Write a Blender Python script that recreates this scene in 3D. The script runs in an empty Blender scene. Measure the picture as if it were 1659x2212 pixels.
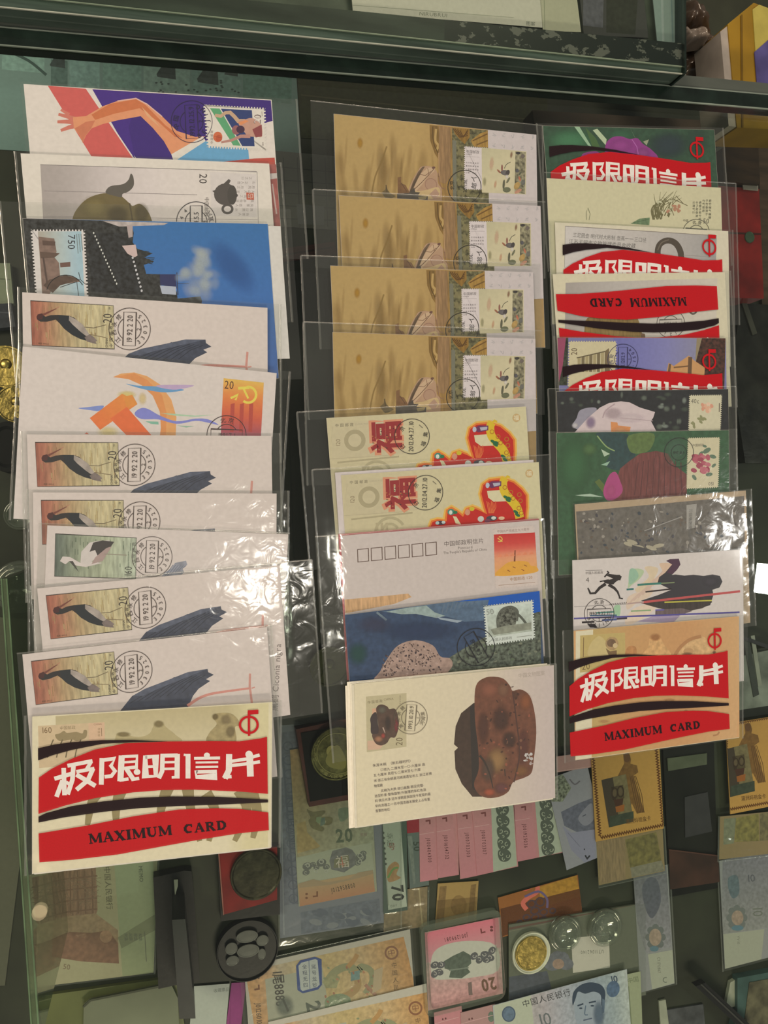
import bpy, math, random
from mathutils import Vector, Matrix, noise
R = math.radians
random.seed(7)
SC = bpy.context.scene
COL = SC.collection

# ------------------------------------------------------------ camera
FPX = 1660.0                      # focal length in pixels of the 1659 x 2212 frame
TILT = R(15.5)                    # the glass recedes towards the picture's right
DIST = 0.546
CAMP = Vector((-DIST * math.sin(TILT), 0.0, DIST * math.cos(TILT)))
FWD = Vector((math.sin(TILT), 0, -math.cos(TILT)))
RGT = Vector((math.cos(TILT), 0, math.sin(TILT)))
UPV = Vector((0, 1, 0))
cd = bpy.data.cameras.new('camera')
cd.sensor_fit = 'VERTICAL'; cd.sensor_height = 36.0; cd.lens = FPX / 2212.0 * 36.0
cd.clip_start = 0.01; cd.clip_end = 50
cam = bpy.data.objects.new('camera', cd); COL.objects.link(cam)
cam.matrix_world = Matrix((RGT, UPV, -FWD)).transposed().to_4x4()
cam.location = CAMP
SC.camera = cam

# ------------------------------------------------------------ light
SC.view_settings.view_transform = 'Standard'
SC.view_settings.look = 'None'
SC.view_settings.exposure = 0.0
SC.view_settings.gamma = 1.0
SC.view_settings.use_curve_mapping = False
try:
    SC.cycles.transparent_max_bounces = 48
    SC.cycles.max_bounces = 5
    SC.cycles.diffuse_bounces = 2
    SC.cycles.adaptive_threshold = 0.03
    SC.cycles.glossy_bounces = 3
    SC.cycles.caustics_reflective = False
    SC.cycles.caustics_refractive = False
except Exception:
    pass
wd = bpy.data.worlds.new('shop_air'); SC.world = wd; wd.use_nodes = True
bg = wd.node_tree.nodes['Background']
bg.inputs[0].default_value = (0.84, 0.82, 0.74, 1); bg.inputs[1].default_value = 0.16

def area(name, loc, target, sx, sy, power, col):
    l = bpy.data.lights.new(name, 'AREA'); l.shape = 'RECTANGLE'; l.size = sx; l.size_y = sy
    l.energy = power; l.color = col
    if sx < .1: l.shape = 'DISK'
    o = bpy.data.objects.new(name, l); COL.objects.link(o); o.location = loc
    o.rotation_euler = (Vector(target) - Vector(loc)).to_track_quat('-Z', 'Y').to_euler()
    return o
WARM = (1.0, 0.81, 0.62)
area('added_key_light', (-1.75, 0.55, 1.95), (0, 0, 0), 0.6, 1.2, 33, WARM)  # added key light, kept where the glass does not mirror it
area('added_front_light', (0.35, -2.45, 1.9), (0, 0, 0), 1.2, 0.25, 36, WARM)  # unseen front light added to brighten the cards, outside the mirrored view
area('added_rear_light', (0.5, 2.3, 1.9), (0, 0, 0), 1.2, 0.3, 23, WARM)  # another added light, filling from behind the counter
area('spot_panel_light', (1.99, -0.25, 1.8), (0.3, 0, 0), 0.11, 0.12, 5.0, (1, .97, .9))
area('small_lamp_light', (0.14, -0.34, 1.8), (0.1, -0.1, 0), 0.07, 0.07, 1.4, (1, .93, .8))
area('corner_lamp_light', (-0.50, -1.12, 1.8), (0, 0, 0), 0.04, 0.04, 0.022, (1, .72, .42))

# ------------------------------------------------------------ helpers
def px(u, v, z=0.0):
    """where the line of sight through a photograph pixel meets the level z"""
    d = FWD + RGT * ((u - 829.5) / FPX) + UPV * ((1106.0 - v) / FPX)
    return CAMP + d * ((z - CAMP.z) / d.z)

def lin1(c):
    c /= 255.0
    return c / 12.92 if c <= 0.04045 else ((c + 0.055) / 1.055) ** 2.4
KT = (0.80, 0.69, 0.56)           # light arriving on the counter top (white paper = this)
KL = (0.76, 0.79, 0.64)           # light arriving on the shelf under the glass
def lin(c, k):
    return [min(0.93, max(0.002, lin1(c[i]) / k[i])) for i in range(3)]

def nmat(name):
    m = bpy.data.materials.new(name); m.use_nodes = True
    nt = m.node_tree; nt.nodes.clear()
    out = nt.nodes.new('ShaderNodeOutputMaterial')
    return m, nt, out
def nd(nt, typ, **kw):
    n = nt.nodes.new(typ)
    for k, v in kw.items():
        if isinstance(k, str) and hasattr(n, k): setattr(n, k, v)
    return n
def setin(n, **kw):
    for k, v in kw.items(): n.inputs[k.replace('_', ' ')].default_value = v

def ink_material(name, rough=0.55, vary=0.10, scale=900.0, soft=False, spec=0.3, stretch=None, lo=0.93, metal=0.0):
    m, nt, out = nmat(name)
    at = nd(nt, 'ShaderNodeAttribute'); at.attribute_name = 'Col'
    tc = nd(nt, 'ShaderNodeTexCoord')
    mp = nd(nt, 'ShaderNodeMapping')
    mp.inputs['Scale'].default_value = stretch or (1, 1, 1)
    nt.links.new(tc.outputs['Object'], mp.inputs['Vector'])
    no = nd(nt, 'ShaderNodeTexNoise'); no.inputs['Scale'].default_value = scale
    no.inputs['Detail'].default_value = 3
    nt.links.new(mp.outputs[0], no.inputs['Vector'])
    mr = nd(nt, 'ShaderNodeMapRange'); mr.inputs[1].default_value = 0.3; mr.inputs[2].default_value = 0.7
    mr.inputs[3].default_value = 1 - vary; mr.inputs[4].default_value = 1 + vary * 0.6
    nt.links.new(no.outputs['Fac'], mr.inputs[0])
    mul = nd(nt, 'ShaderNodeVectorMath'); mul.operation = 'SCALE'
    nt.links.new(at.outputs['Color'], mul.inputs[0]); nt.links.new(mr.outputs[0], mul.inputs['Scale'])
    b = nd(nt, 'ShaderNodeBsdfPrincipled'); b.inputs['Roughness'].default_value = rough
    b.inputs['Specular IOR Level'].default_value = spec; b.inputs['Metallic'].default_value = metal
    nt.links.new(mul.outputs[0], b.inputs['Base Color'])
    if soft:
        tr = nd(nt, 'ShaderNodeBsdfTransparent'); mx = nd(nt, 'ShaderNodeMixShader')
        nt.links.new(at.outputs['Alpha'], mx.inputs[0])
        nt.links.new(tr.outputs[0], mx.inputs[1]); nt.links.new(b.outputs[0], mx.inputs[2])
        nt.links.new(mx.outputs[0], out.inputs[0])
    else:
        nt.links.new(b.outputs[0], out.inputs[0])
    return m
INK = [ink_material('printed_paper', vary=0.05, scale=350),
       ink_material('soft_ink', soft=True, vary=0.05),
       ink_material('mottled_print', vary=0.24, scale=260),
       ink_material('foliage_print', vary=0.8, scale=380),
       ink_material('streaked_print', vary=0.30, scale=600, stretch=(1.0, 0.16, 1)),
       ink_material('spotted_fur_print', vary=0.95, scale=520),
       ink_material('gold_foil', rough=0.28, vary=0.5, scale=160, metal=0.85)]
PLAIN, SOFT, MOTTLE, LEAFY, STREAK, FUR, GOLD = range(7)

def flat_material(name, col, rough=0.5, spec=0.4, metal=0.0, vary=0.15, scale=60.0, bump=0.0, coat=0.0, stretch=None):
    m, nt, out = nmat(name)
    b = nd(nt, 'ShaderNodeBsdfPrincipled')
    tc = nd(nt, 'ShaderNodeTexCoord'); no = nd(nt, 'ShaderNodeTexNoise')
    mp = nd(nt, 'ShaderNodeMapping'); mp.inputs['Scale'].default_value = stretch or (1, 1, 1)
    nt.links.new(tc.outputs['Object'], mp.inputs['Vector']); nt.links.new(mp.outputs[0], no.inputs['Vector'])
    no.inputs['Scale'].default_value = scale; no.inputs['Detail'].default_value = 5
    ra = nd(nt, 'ShaderNodeValToRGB')
    ra.color_ramp.elements[0].position = 0.3; ra.color_ramp.elements[1].position = 0.72
    ra.color_ramp.elements[0].color = [c * (1 - vary) for c in col] + [1]
    ra.color_ramp.elements[1].color = [min(1, c * (1 + vary)) for c in col] + [1]
    nt.links.new(no.outputs['Fac'], ra.inputs[0]); nt.links.new(ra.outputs[0], b.inputs['Base Color'])
    setin(b, Roughness=rough, Metallic=metal); b.inputs['Specular IOR Level'].default_value = spec
    b.inputs['Coat Weight'].default_value = coat
    if bump:
        bp = nd(nt, 'ShaderNodeBump'); bp.inputs['Strength'].default_value = bump; bp.inputs['Distance'].default_value = 0.001
        nt.links.new(no.outputs['Fac'], bp.inputs['Height']); nt.links.new(bp.outputs[0], b.inputs['Normal'])
    nt.links.new(b.outputs[0], out.inputs[0])
    return m

def film_material(name, haze, gloss, rough, bump, scale, tint=(0.97, 0.98, 0.97), dist=0.0006, hazecol=(.8, .84, .8)):
    """clear plastic: lets most light through, a little milky, glossy and slightly crumpled"""
    m, nt, out = nmat(name)
    tr = nd(nt, 'ShaderNodeBsdfTransparent'); tr.inputs[0].default_value = (*tint, 1)
    df = nd(nt, 'ShaderNodeBsdfDiffuse'); df.inputs[0].default_value = (*hazecol, 1)
    gl = nd(nt, 'ShaderNodeBsdfGlossy')
    gl.inputs['Roughness'].default_value = rough
    m1 = nd(nt, 'ShaderNodeMixShader'); m1.inputs[0].default_value = haze
    nt.links.new(tr.outputs[0], m1.inputs[1]); nt.links.new(df.outputs[0], m1.inputs[2])
    lw = nd(nt, 'ShaderNodeLayerWeight'); lw.inputs[0].default_value = 0.5      # same from both sides of a thin sheet
    pw = nd(nt, 'ShaderNodeMath'); pw.operation = 'POWER'; pw.inputs[1].default_value = 5.0
    nt.links.new(lw.outputs['Facing'], pw.inputs[0])
    sc = nd(nt, 'ShaderNodeMath'); sc.operation = 'MULTIPLY_ADD'; sc.inputs[1].default_value = 0.95; sc.inputs[2].default_value = 0.045
    nt.links.new(pw.outputs[0], sc.inputs[0])
    mu = nd(nt, 'ShaderNodeMath'); mu.operation = 'MULTIPLY'; mu.inputs[1].default_value = gloss; mu.use_clamp = True
    nt.links.new(sc.outputs[0], mu.inputs[0])
    m2 = nd(nt, 'ShaderNodeMixShader'); nt.links.new(mu.outputs[0], m2.inputs[0])
    nt.links.new(m1.outputs[0], m2.inputs[1]); nt.links.new(gl.outputs[0], m2.inputs[2])
    if bump:
        tc = nd(nt, 'ShaderNodeTexCoord'); no = nd(nt, 'ShaderNodeTexNoise')
        no.inputs['Scale'].default_value = scale; no.inputs['Detail'].default_value = 2.5
        no.inputs['Distortion'].default_value = 1.2
        nt.links.new(tc.outputs['Object'], no.inputs['Vector'])
        bp = nd(nt, 'ShaderNodeBump'); bp.inputs['Strength'].default_value = bump; bp.inputs['Distance'].default_value = dist
        nt.links.new(no.outputs['Fac'], bp.inputs['Height'])
        nt.links.new(bp.outputs[0], gl.inputs['Normal'])
    nt.links.new(m2.outputs[0], out.inputs[0])
    return m
FILM = film_material('clear_sleeve_film', 0.022, 1.9, 0.09, 0.0, 45)
FILMC = film_material('crinkled_sleeve_film', 0.04, 2.0, 0.12, 0.5, 70)
SEAM = film_material('sleeve_seam', 0.12, 3.0, 0.18, 0.0, 420)
CASE = film_material('hard_clear_plastic', 0.05, 1.4, 0.05, 0.0, 1)

def tag(o, label=None, cat=None, group=None, kind=None):
    if label: o['label'] = label
    if cat: o['category'] = cat
    if group: o['group'] = group
    if kind: o['kind'] = kind
    return o
def empty(name, loc=(0, 0, 0), rot=(0, 0, 0)):
    o = bpy.data.objects.new(name, None); COL.objects.link(o)
    o.location = loc; o.rotation_euler = rot; o.empty_display_size = 0.01
    return o
def mesh_obj(name, me, parent=None):
    o = bpy.data.objects.new(name, me); COL.objects.link(o)
    if parent: o.parent = parent
    return o
def copy_tree(o, parent=None):
    c = o.copy(); COL.objects.link(c)
    if parent: c.parent = parent
    for ch in list(o.children): copy_tree(ch, c)
    return c

class MB:
    """collects plain solids into one mesh"""
    def __init__(s): s.v = []; s.f = []; s.sm = []
    def add(s, vs, fs, smooth=False):
        n = len(s.v); s.v += [tuple(p) for p in vs]
        s.f += [[i + n for i in f] for f in fs]; s.sm += [smooth] * len(fs)
    def box(s, x0, x1, y0, y1, z0, z1, cut=0.0):
        if cut <= 0:
            vs = [(x0, y0, z0), (x1, y0, z0), (x1, y1, z0), (x0, y1, z0), (x0, y0, z1), (x1, y0, z1), (x1, y1, z1), (x0, y1, z1)]
            s.add(vs, [(3, 2, 1, 0), (4, 5, 6, 7), (0, 1, 5, 4), (1, 2, 6, 5), (2, 3, 7, 6), (3, 0, 4, 7)])
        else:
            s.prism(rrect(x0, x1, y0, y1, cut), z0, z1)
    def prism(s, pts, z0, z1):
        n = len(pts)
        s.add([(x, y, z0) for x, y in pts] + [(x, y, z1) for x, y in pts],
              [list(range(n))[::-1], list(range(n, 2 * n))] + [(i, (i + 1) % n, n + (i + 1) % n, n + i) for i in range(n)])
    def lathe(s, prof, cx=0, cy=0, n=48):
        vs = []
        for r, z in prof:
            vs += [(cx + r * math.cos(2 * math.pi * i / n), cy + r * math.sin(2 * math.pi * i / n), z) for i in range(n)]
        fs = [(k * n + i, k * n + (i + 1) % n, (k + 1) * n + (i + 1) % n, (k + 1) * n + i) for k in range(len(prof) - 1) for i in range(n)]
        if prof[-1][0] > 1e-6: fs.append([(len(prof) - 1) * n + i for i in range(n)])
        if prof[0][0] > 1e-6: fs.append([i for i in range(n)][::-1])
        s.add(vs, fs, True)
    def build(s, name, mat, parent=None):
        me = bpy.data.meshes.new(name); me.from_pydata(s.v, [], s.f)
        for p, q in zip(me.polygons, s.sm): p.use_smooth = q
        me.materials.append(mat); me.validate(); me.update()
        return mesh_obj(name, me, parent)
def rrect(x0, x1, y0, y1, r, n=4):
    out = []
    for cx, cy, a0 in ((x1 - r, y1 - r, 0), (x0 + r, y1 - r, 90), (x0 + r, y0 + r, 180), (x1 - r, y0 + r, 270)):
        for i in range(n + 1):
            a = R(a0 + 90 * i / n); out.append((cx + r * math.cos(a), cy + r * math.sin(a)))
    return out

class Frame:
    """a rectangle lying flat at level z, measured by its corners in the photograph"""
    def __init__(s, quad, z=0.0015, aspect=None, width=None):
        q = [px(u, v, z) for u, v in quad]
        s.z = z
        if len(q) == 2:
            ex = q[1] - q[0]; s.w = width or ex.length; ex.normalize()
            ey = Vector((-ex.y, ex.x, 0)); s.h = s.w * aspect
            s.o = (q[0] + q[1]) / 2 - ey * s.h / 2
        else:
            ex = (q[1] - q[0]) + (q[2] - q[3]); ex.normalize()
            ey = Vector((-ex.y, ex.x, 0))
            s.w = (abs((q[1] - q[0]).dot(ex)) + abs((q[2] - q[3]).dot(ex))) / 2
            s.h = (abs((q[0] - q[3]).dot(ey)) + abs((q[1] - q[2]).dot(ey))) / 2
            s.o = (q[0] + q[1] + q[2] + q[3]) / 4
        s.ex, s.ey = ex, ey
        s.ang = math.atan2(ex.y, ex.x)
    def loc(s, u, v):
        p = px(u, v, s.z) - s.o
        return (p.dot(s.ex), p.dot(s.ey))

GLYPH = {}
def glyphs(ch, bold=0.0):
    key = (ch, bold)
    if key not in GLYPH:
        c = bpy.data.curves.new('glyph', 'FONT'); c.body = ch; c.resolution_u = 2; c.offset = bold
        o = bpy.data.objects.new('glyph', c)
        m = o.to_mesh()
        vs = [(v.co.x, v.co.y) for v in m.vertices]; fs = [list(p.vertices) for p in m.polygons]
        adv = max([x for x, y in vs] + [0.0])
        o.to_mesh_clear(); bpy.data.objects.remove(o); bpy.data.curves.remove(c)
        if ch == ' ': adv = 0.3
        elif ord(ch) > 0x2e00: adv = 1.0
        else: adv += 0.07
        GLYPH[key] = (vs, fs, adv)
    return GLYPH[key]

class Art:
    """flat print: coloured patches measured in photograph pixels and laid onto a frame"""
    def __init__(s, fr, k=KT, z0=0.0, dz=1.5e-6, crop=(0, 0, 1)):
        s.fr = fr; s.k = k; s.z = z0; s.dz = dz; s.crop = crop
        s.v = []; s.f = []; s.c = []; s.m = []; s.clip = True
    def L(s, x, y):
        ox, oy, k = s.crop
        return s.fr.loc(ox + x / k, oy + y / k)
    def raw(s, pts, faces, cols, mat=PLAIN):
        n = len(s.v); s.z += s.dz
        if s.clip:                                            # print never runs past its paper
            w, h = s.fr.w / 2 - 1e-4, s.fr.h / 2 - 1e-4
            pts = [(max(-w, min(w, p[0])), max(-h, min(h, p[1]))) for p in pts]
        s.v += [(p[0], p[1], s.z) for p in pts]
        s.c += cols
        s.f += [[i + n for i in f] for f in faces]; s.m += [mat] * len(faces)
    def col(s, c, a=1.0):
        return (*lin(c, s.k), a if len(c) < 4 else c[3])
    def poly(s, pts, c, mat=None, a=1.0, smooth=False):
        if smooth: pts = spline(pts)
        if mat is None: mat = PLAIN if a >= 1 else SOFT
        cc = s.col(c, a)
        s.raw([s.L(*p) for p in pts], [list(range(len(pts)))], [cc] * len(pts), mat)
    def lpoly(s, pts, c, mat=PLAIN, a=1.0):                    # local metres instead of pixels
        s.raw(pts, [list(range(len(pts)))], [s.col(c, a)] * len(pts), mat if a >= 1 else SOFT)
    def quad(s, q, f, nx=8, ny=4, mat=PLAIN):
        """bilinear patch; f(s,t) gives the colour"""
        vs, cs = [], []
        for j in range(ny + 1):
            for i in range(nx + 1):
                a, b = i / nx, j / ny
                x = (q[0][0] * (1 - a) + q[1][0] * a) * (1 - b) + (q[3][0] * (1 - a) + q[2][0] * a) * b
                y = (q[0][1] * (1 - a) + q[1][1] * a) * (1 - b) + (q[3][1] * (1 - a) + q[2][1] * a) * b
                vs.append(s.L(x, y)); c = f(a, b); cs.append(s.col(c[:3], c[3] if len(c) > 3 else 1.0))
        fs = [(j * (nx + 1) + i, (j + 1) * (nx + 1) + i, (j + 1) * (nx + 1) + i + 1, j * (nx + 1) + i + 1) for j in range(ny) for i in range(nx)]
        s.raw(vs, fs, cs, mat)
    def ell(s, cx, cy, rx, ry, c, rot=0, mat=None, a=1.0, n=20):
        ca, sa = math.cos(R(rot)), math.sin(R(rot))
        s.poly([(cx + rx * math.cos(t) * ca - ry * math.sin(t) * sa, cy + rx * math.cos(t) * sa + ry * math.sin(t) * ca)
                for t in [2 * math.pi * i / n for i in range(n)]], c, mat, a)
    def soft(s, cx, cy, rx, ry, c, a0=1.0, rot=0, mid=0.6, n=18, c2=None):
        """a patch that fades out towards its rim"""
        ca, sa = math.cos(R(rot)), math.sin(R(rot))
        vs = [s.L(cx, cy)]; cs = [s.col(c, a0)]
        rings = ((.3, .93), (.5, .74), (.7, .42), (.85, .16), (1.0, 0.0))
        for q, al in [(q_, a0 * f_) for q_, f_ in rings]:
            for i in range(n):
                t = 2 * math.pi * i / n
                vs.append(s.L(cx + q * (rx * math.cos(t) * ca - ry * math.sin(t) * sa), cy + q * (rx * math.cos(t) * sa + ry * math.sin(t) * ca)))
                cs.append(s.col(c2 or c, al))
        fs = [(0, 1 + i, 1 + (i + 1) % n) for i in range(n)]
        for k in range(len(rings) - 1): fs += [(1 + k * n + i, 1 + (k + 1) * n + i, 1 + (k + 1) * n + (i + 1) % n, 1 + k * n + (i + 1) % n) for i in range(n)]
        s.raw(vs, fs, cs, SOFT)
    def scroll(s, x, y, r, c, rot=0, flip=1, w=None):
        """a curling ornament"""
        pts = []
        for i in range(15):
            t = i / 14; an = R(rot) + flip * t * 5.2; q = r * (1 - .78 * t)
            pts.append((x + q * math.cos(an), y + q * math.sin(an)))
        s.line(pts, w or r * .42, c, w2=(w or r * .42) * .4)
    def line(s, pts, w, c, closed=False, mat=None, a=1.0, smooth=False, w2=None):
        if smooth: pts = spline(pts, closed)
        n = len(pts); vs = []
        for i in range(n):
            p0 = pts[i - 1] if (closed or i > 0) else pts[i]
            p1 = pts[(i + 1) % n] if (closed or i < n - 1) else pts[i]
            dx, dy = p1[0] - p0[0], p1[1] - p0[1]; l = math.hypot(dx, dy) or 1
            ww = w if w2 is None else w + (w2 - w) * i / max(1, n - 1)
            k = ww / 2
            if 0 < i < n - 1 or closed:
                ax, ay = pts[i][0] - p0[0], pts[i][1] - p0[1]; la = math.hypot(ax, ay) or 1
                cosh = abs(ax * dx + ay * dy) / (la * l)
                k = min(k / max(cosh, 0.5), ww)
            vs += [(pts[i][0] - dy / l * k, pts[i][1] + dx / l * k), (pts[i][0] + dy / l * k, pts[i][1] - dx / l * k)]
        m = n if closed else n - 1
        fs = [(2 * i, 2 * i + 1, 2 * ((i + 1) % n) + 1, 2 * ((i + 1) % n)) for i in range(m)]
        s.raw([s.L(*p) for p in vs], fs, [s.col(c, a)] * len(vs), mat if mat is not None else (PLAIN if a >= 1 else SOFT))
    def ring(s, cx, cy, r, w, c, ry=None, a0=0, a1=360, rot=0, n=40, a=1.0):
        ry = ry or r; ca, sa = math.cos(R(rot)), math.sin(R(rot))
        full = a1 - a0 >= 360; m = n if full else n + 1
        pts = []
        for i in range(m):
            t = R(a0 + (a1 - a0) * i / n); x, y = r * math.cos(t), ry * math.sin(t)
            pts.append((cx + x * ca - y * sa, cy + x * sa + y * ca))
        s.line(pts, w, c, closed=full, a=a)
    def text(s, st, x, y, size, c, ang=0, bold=0.0, center=False, sx=1.0, gap=0.0, a=1.0):
        """x, y: start of the base line; ang clockwise on the picture"""
        gl = [glyphs(ch, bold) for ch in st]
        tot = sum(g[2] + gap for g in gl) - gap
        ca, sa = math.cos(R(ang)), math.sin(R(ang))
        pen = -tot / 2 if center else 0.0
        off = -0.36 if center else 0.0
        vs, fs = [], []
        for g in gl:
            n = len(vs)
            for gx, gy in g[0]:
                X, Y = (gx + pen) * size * sx, (gy + off) * size
                vs.append(s.L(x + X * ca + Y * sa, y + X * sa - Y * ca))
            fs += [[i + n for i in f] for f in g[1]]
            pen += g[2] + gap
        if vs: s.raw(vs, fs, [s.col(c, a)] * len(vs), PLAIN if a >= 1 else SOFT)
    def arctext(s, st, cx, cy, r, size, c, ang, mid, step, inward=False, bold=0.0):
        """glyphs on a circle; ang = reading direction, mid = centre of the run (0 = top, 180 = bottom), step = degrees per glyph"""
        n = len(st)
        for i, ch in enumerate(st):
            k = i - (n - 1) / 2
            if inward: phi = mid - k * step; rt = ang + phi - 180
            else: phi = mid + k * step; rt = ang + phi
            t = R(ang + phi)
            s.text(ch, cx + r * math.sin(t), cy - r * math.cos(t), size, c, rt, bold, center=True)
    def build(s, name, parent=None, zlift=None):
        me = bpy.data.meshes.new(name); me.from_pydata(s.v, [], s.f)
        used = sorted(set(s.m))
        for k in used: me.materials.append(INK[k])
        ix = {k: i for i, k in enumerate(used)}
        me.polygons.foreach_set('material_index', [ix[k] for k in s.m])
        a = me.color_attributes.new('Col', 'FLOAT_COLOR', 'POINT')
        a.data.foreach_set('color', [x for c in s.c for x in c])
        # every face looks up
        me.update()
        flip = [p.index for p in me.polygons if p.normal.z < 0]
        for i in flip: me.polygons[i].flip()
        me.update()
        return mesh_obj(name, me, parent)

def spline(pts, closed=True, k=4):
    n = len(pts); out = []
    rng = range(n) if closed else range(n - 1)
    for i in rng:
        if closed: p0, p1, p2, p3 = pts[i - 1], pts[i], pts[(i + 1) % n], pts[(i + 2) % n]
        else: p0, p1, p2, p3 = pts[max(i - 1, 0)], pts[i], pts[i + 1], pts[min(i + 2, n - 1)]
        for j in range(k):
            t = j / k
            out.append(tuple(0.5 * (2 * p1[d] + (p2[d] - p0[d]) * t + (2 * p0[d] - 5 * p1[d] + 4 * p2[d] - p3[d]) * t * t + (3 * p1[d] - p0[d] - 3 * p2[d] + p3[d]) * t ** 3) for d in (0, 1)))
    if not closed: out.append(pts[-1])
    return out
def mixc(a, b, t): return tuple(a[i] + (b[i] - a[i]) * t for i in range(3))
def ramp(stops, t):
    for (t0, c0), (t1, c1) in zip(stops, stops[1:]):
        if t <= t1: return mixc(c0, c1, max(0, min(1, (t - t0) / (t1 - t0))))
    return stops[-1][1]

def perforated(q, n1, n2, d):
    """outline of a stamp with scalloped edges; q in pixels"""
    out = []
    for (a, b, n) in ((q[0], q[1], n1), (q[1], q[2], n2), (q[2], q[3], n1), (q[3], q[0], n2)):
        dx, dy = b[0] - a[0], b[1] - a[1]; l = math.hypot(dx, dy); nx_, ny_ = -dy / l * d, dx / l * d
        for i in range(n):
            for t, dep in ((0.0, 0), (0.35, 0), (0.5, 1), (0.85, 1)):
                f = (i + t) / n
                out.append((a[0] + dx * f + nx_ * dep, a[1] + dy * f + ny_ * dep))
    return out

# ------------------------------------------------------------ cards in sleeves
THK = 0.00035
SLOPE = 0.040
def slab(name, w, h, thk, c, k, parent=None, rough=0, round_=0.0, mat=PLAIN):
    pts = rrect(-w / 2, w / 2, -h / 2, h / 2, round_) if round_ else [(-w / 2, -h / 2), (w / 2, -h / 2), (w / 2, h / 2), (-w / 2, h / 2)]
    mb = MB(); mb.prism(pts, 0, thk)
    me = bpy.data.meshes.new(name); me.from_pydata(mb.v, [], mb.f)
    me.materials.append(INK[mat])
    a = me.color_attributes.new('Col', 'FLOAT_COLOR', 'POINT')
    cc = (*lin(c, k), 1.0)
    a.data.foreach_set('color', [x for _ in mb.v for x in cc]); me.update()
    return mesh_obj(name, me, parent)

def sleeve(w, h, mar, parent, seed=0, z=THK + 0.00042, crinkle=0.0, seam='', mat=None, name='sleeve'):
    """a clear film larger than its card; mar = margins (left, right, top, bottom) in metres"""
    l, r, t, b = mar
    x0, x1, y0, y1 = -w / 2 - l, w / 2 + r, -h / 2 - b, h / 2 + t
    nx, ny = 44, 30
    if crinkle: nx, ny = 80, 56
    vs = []
    for j in range(ny + 1):
        for i in range(nx + 1):
            x, y = x0 + (x1 - x0) * i / nx, y0 + (y1 - y0) * j / ny
            out = max(-w / 2 - x, x - w / 2, -h / 2 - y, y - h / 2, 0.0)
            edge = min(x - x0, x1 - x, y - y0, y1 - y)
            zz = z - min(out * 0.10, 0.00045)
            p = Vector((x * 38 + seed * 7.3, y * 38, seed * 3.1))
            zz += noise.noise(p) * (0.00010 + 0.00065 * min(1, out / 0.006) + crinkle * 0.5)
            zz += noise.noise(p * 4.1) * (0.00002 + 0.00010 * min(1, out / 0.004)) + crinkle * 1.5 * abs(noise.noise(Vector((p.x * 1.3 + p.y * .9, p.y * 2.2 - p.x * .5, seed))))
            if edge < 0.002: zz += (0.002 - edge) * 0.10 * (0.4 + noise.noise(p * 1.7))
            vs.append((x, y, max(zz, THK + 0.00016)if out == 0 else zz))
    fs = [(j * (nx + 1) + i, j * (nx + 1) + i + 1, (j + 1) * (nx + 1) + i + 1, (j + 1) * (nx + 1) + i) for j in range(ny) for i in range(nx)]
    me = bpy.data.meshes.new(name); me.from_pydata(vs, [], fs)
    me.materials.append(mat or (FILMC if crinkle else FILM))
    for p in me.polygons: p.use_smooth = True
    me.update()
    o = mesh_obj(name, me, parent)
    # heat-sealed side seams and the open hem: thin raised strips
    e = 0.0007
    for side in seam:
        sb = MB()
        if side in 'lr':
            xa = x0 if side == 'l' else x1
            n = 60
            vs = []
            for i in range(n + 1):
                y = y0 + (y1 - y0) * i / n
                zz = z + 0.00012 + 0.00022 * noise.noise(Vector((y * 420, seed, 1)))
                for dx, dz_ in ((-e, -0.00025), (0, 0), (e, -0.00025)): vs.append((xa + dx + 0.0002 * noise.noise(Vector((y * 200, seed, 5))), y, zz + dz_))
            sb.add(vs, [(3 * i + k, 3 * i + k + 1, 3 * i + k + 4, 3 * i + k + 3) for i in range(n) for k in (0, 1)], True)
        else:
            ya = y1 if side == 't' else y0
            n = 80; vs = []
            for i in range(n + 1):
                x = x0 + (x1 - x0) * i / n
                zz = z + 0.00010 + 0.00018 * noise.noise(Vector((x * 300, seed, 9)))
                for dy, dz_ in ((-e, -0.0002), (0, 0), (e, -0.0002)): vs.append((x, ya + dy * 0.6, zz + dz_))
            sb.add(vs, [(3 * i + k, 3 * i + k + 3, 3 * i + k + 4, 3 * i + k + 1) for i in range(n) for k in (0, 1)], True)
        sb.build('seam', SEAM, o)
    return o

def card_root(name, fr, label, group, extra=0.0, cat='postcard'):
    zb = 0.0016 + extra
    o = empty(name, (fr.o.x, fr.o.y, zb + SLOPE * fr.h / 2), (SLOPE, 0, fr.ang))
    tag(o, label, cat, group)
    return o
def place_like(root, fr, w, h, label, extra=0.0):
    """a copy of a finished card laid on another frame (matched by the top edge's middle)"""
    c = copy_tree(root)
    top = fr.o + fr.ey * fr.h / 2
    o = top - fr.ey * h / 2
    c.location = (o.x, o.y, 0.0016 + extra + SLOPE * h / 2); c.rotation_euler = (SLOPE, 0, fr.ang)
    c['label'] = label
    return c
PZ = THK + 2e-5                  # where print starts above the card's underside
def cp(crop, *pts): return [(crop[0] + x / crop[2], crop[1] + y / crop[2]) for x, y in pts]
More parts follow.
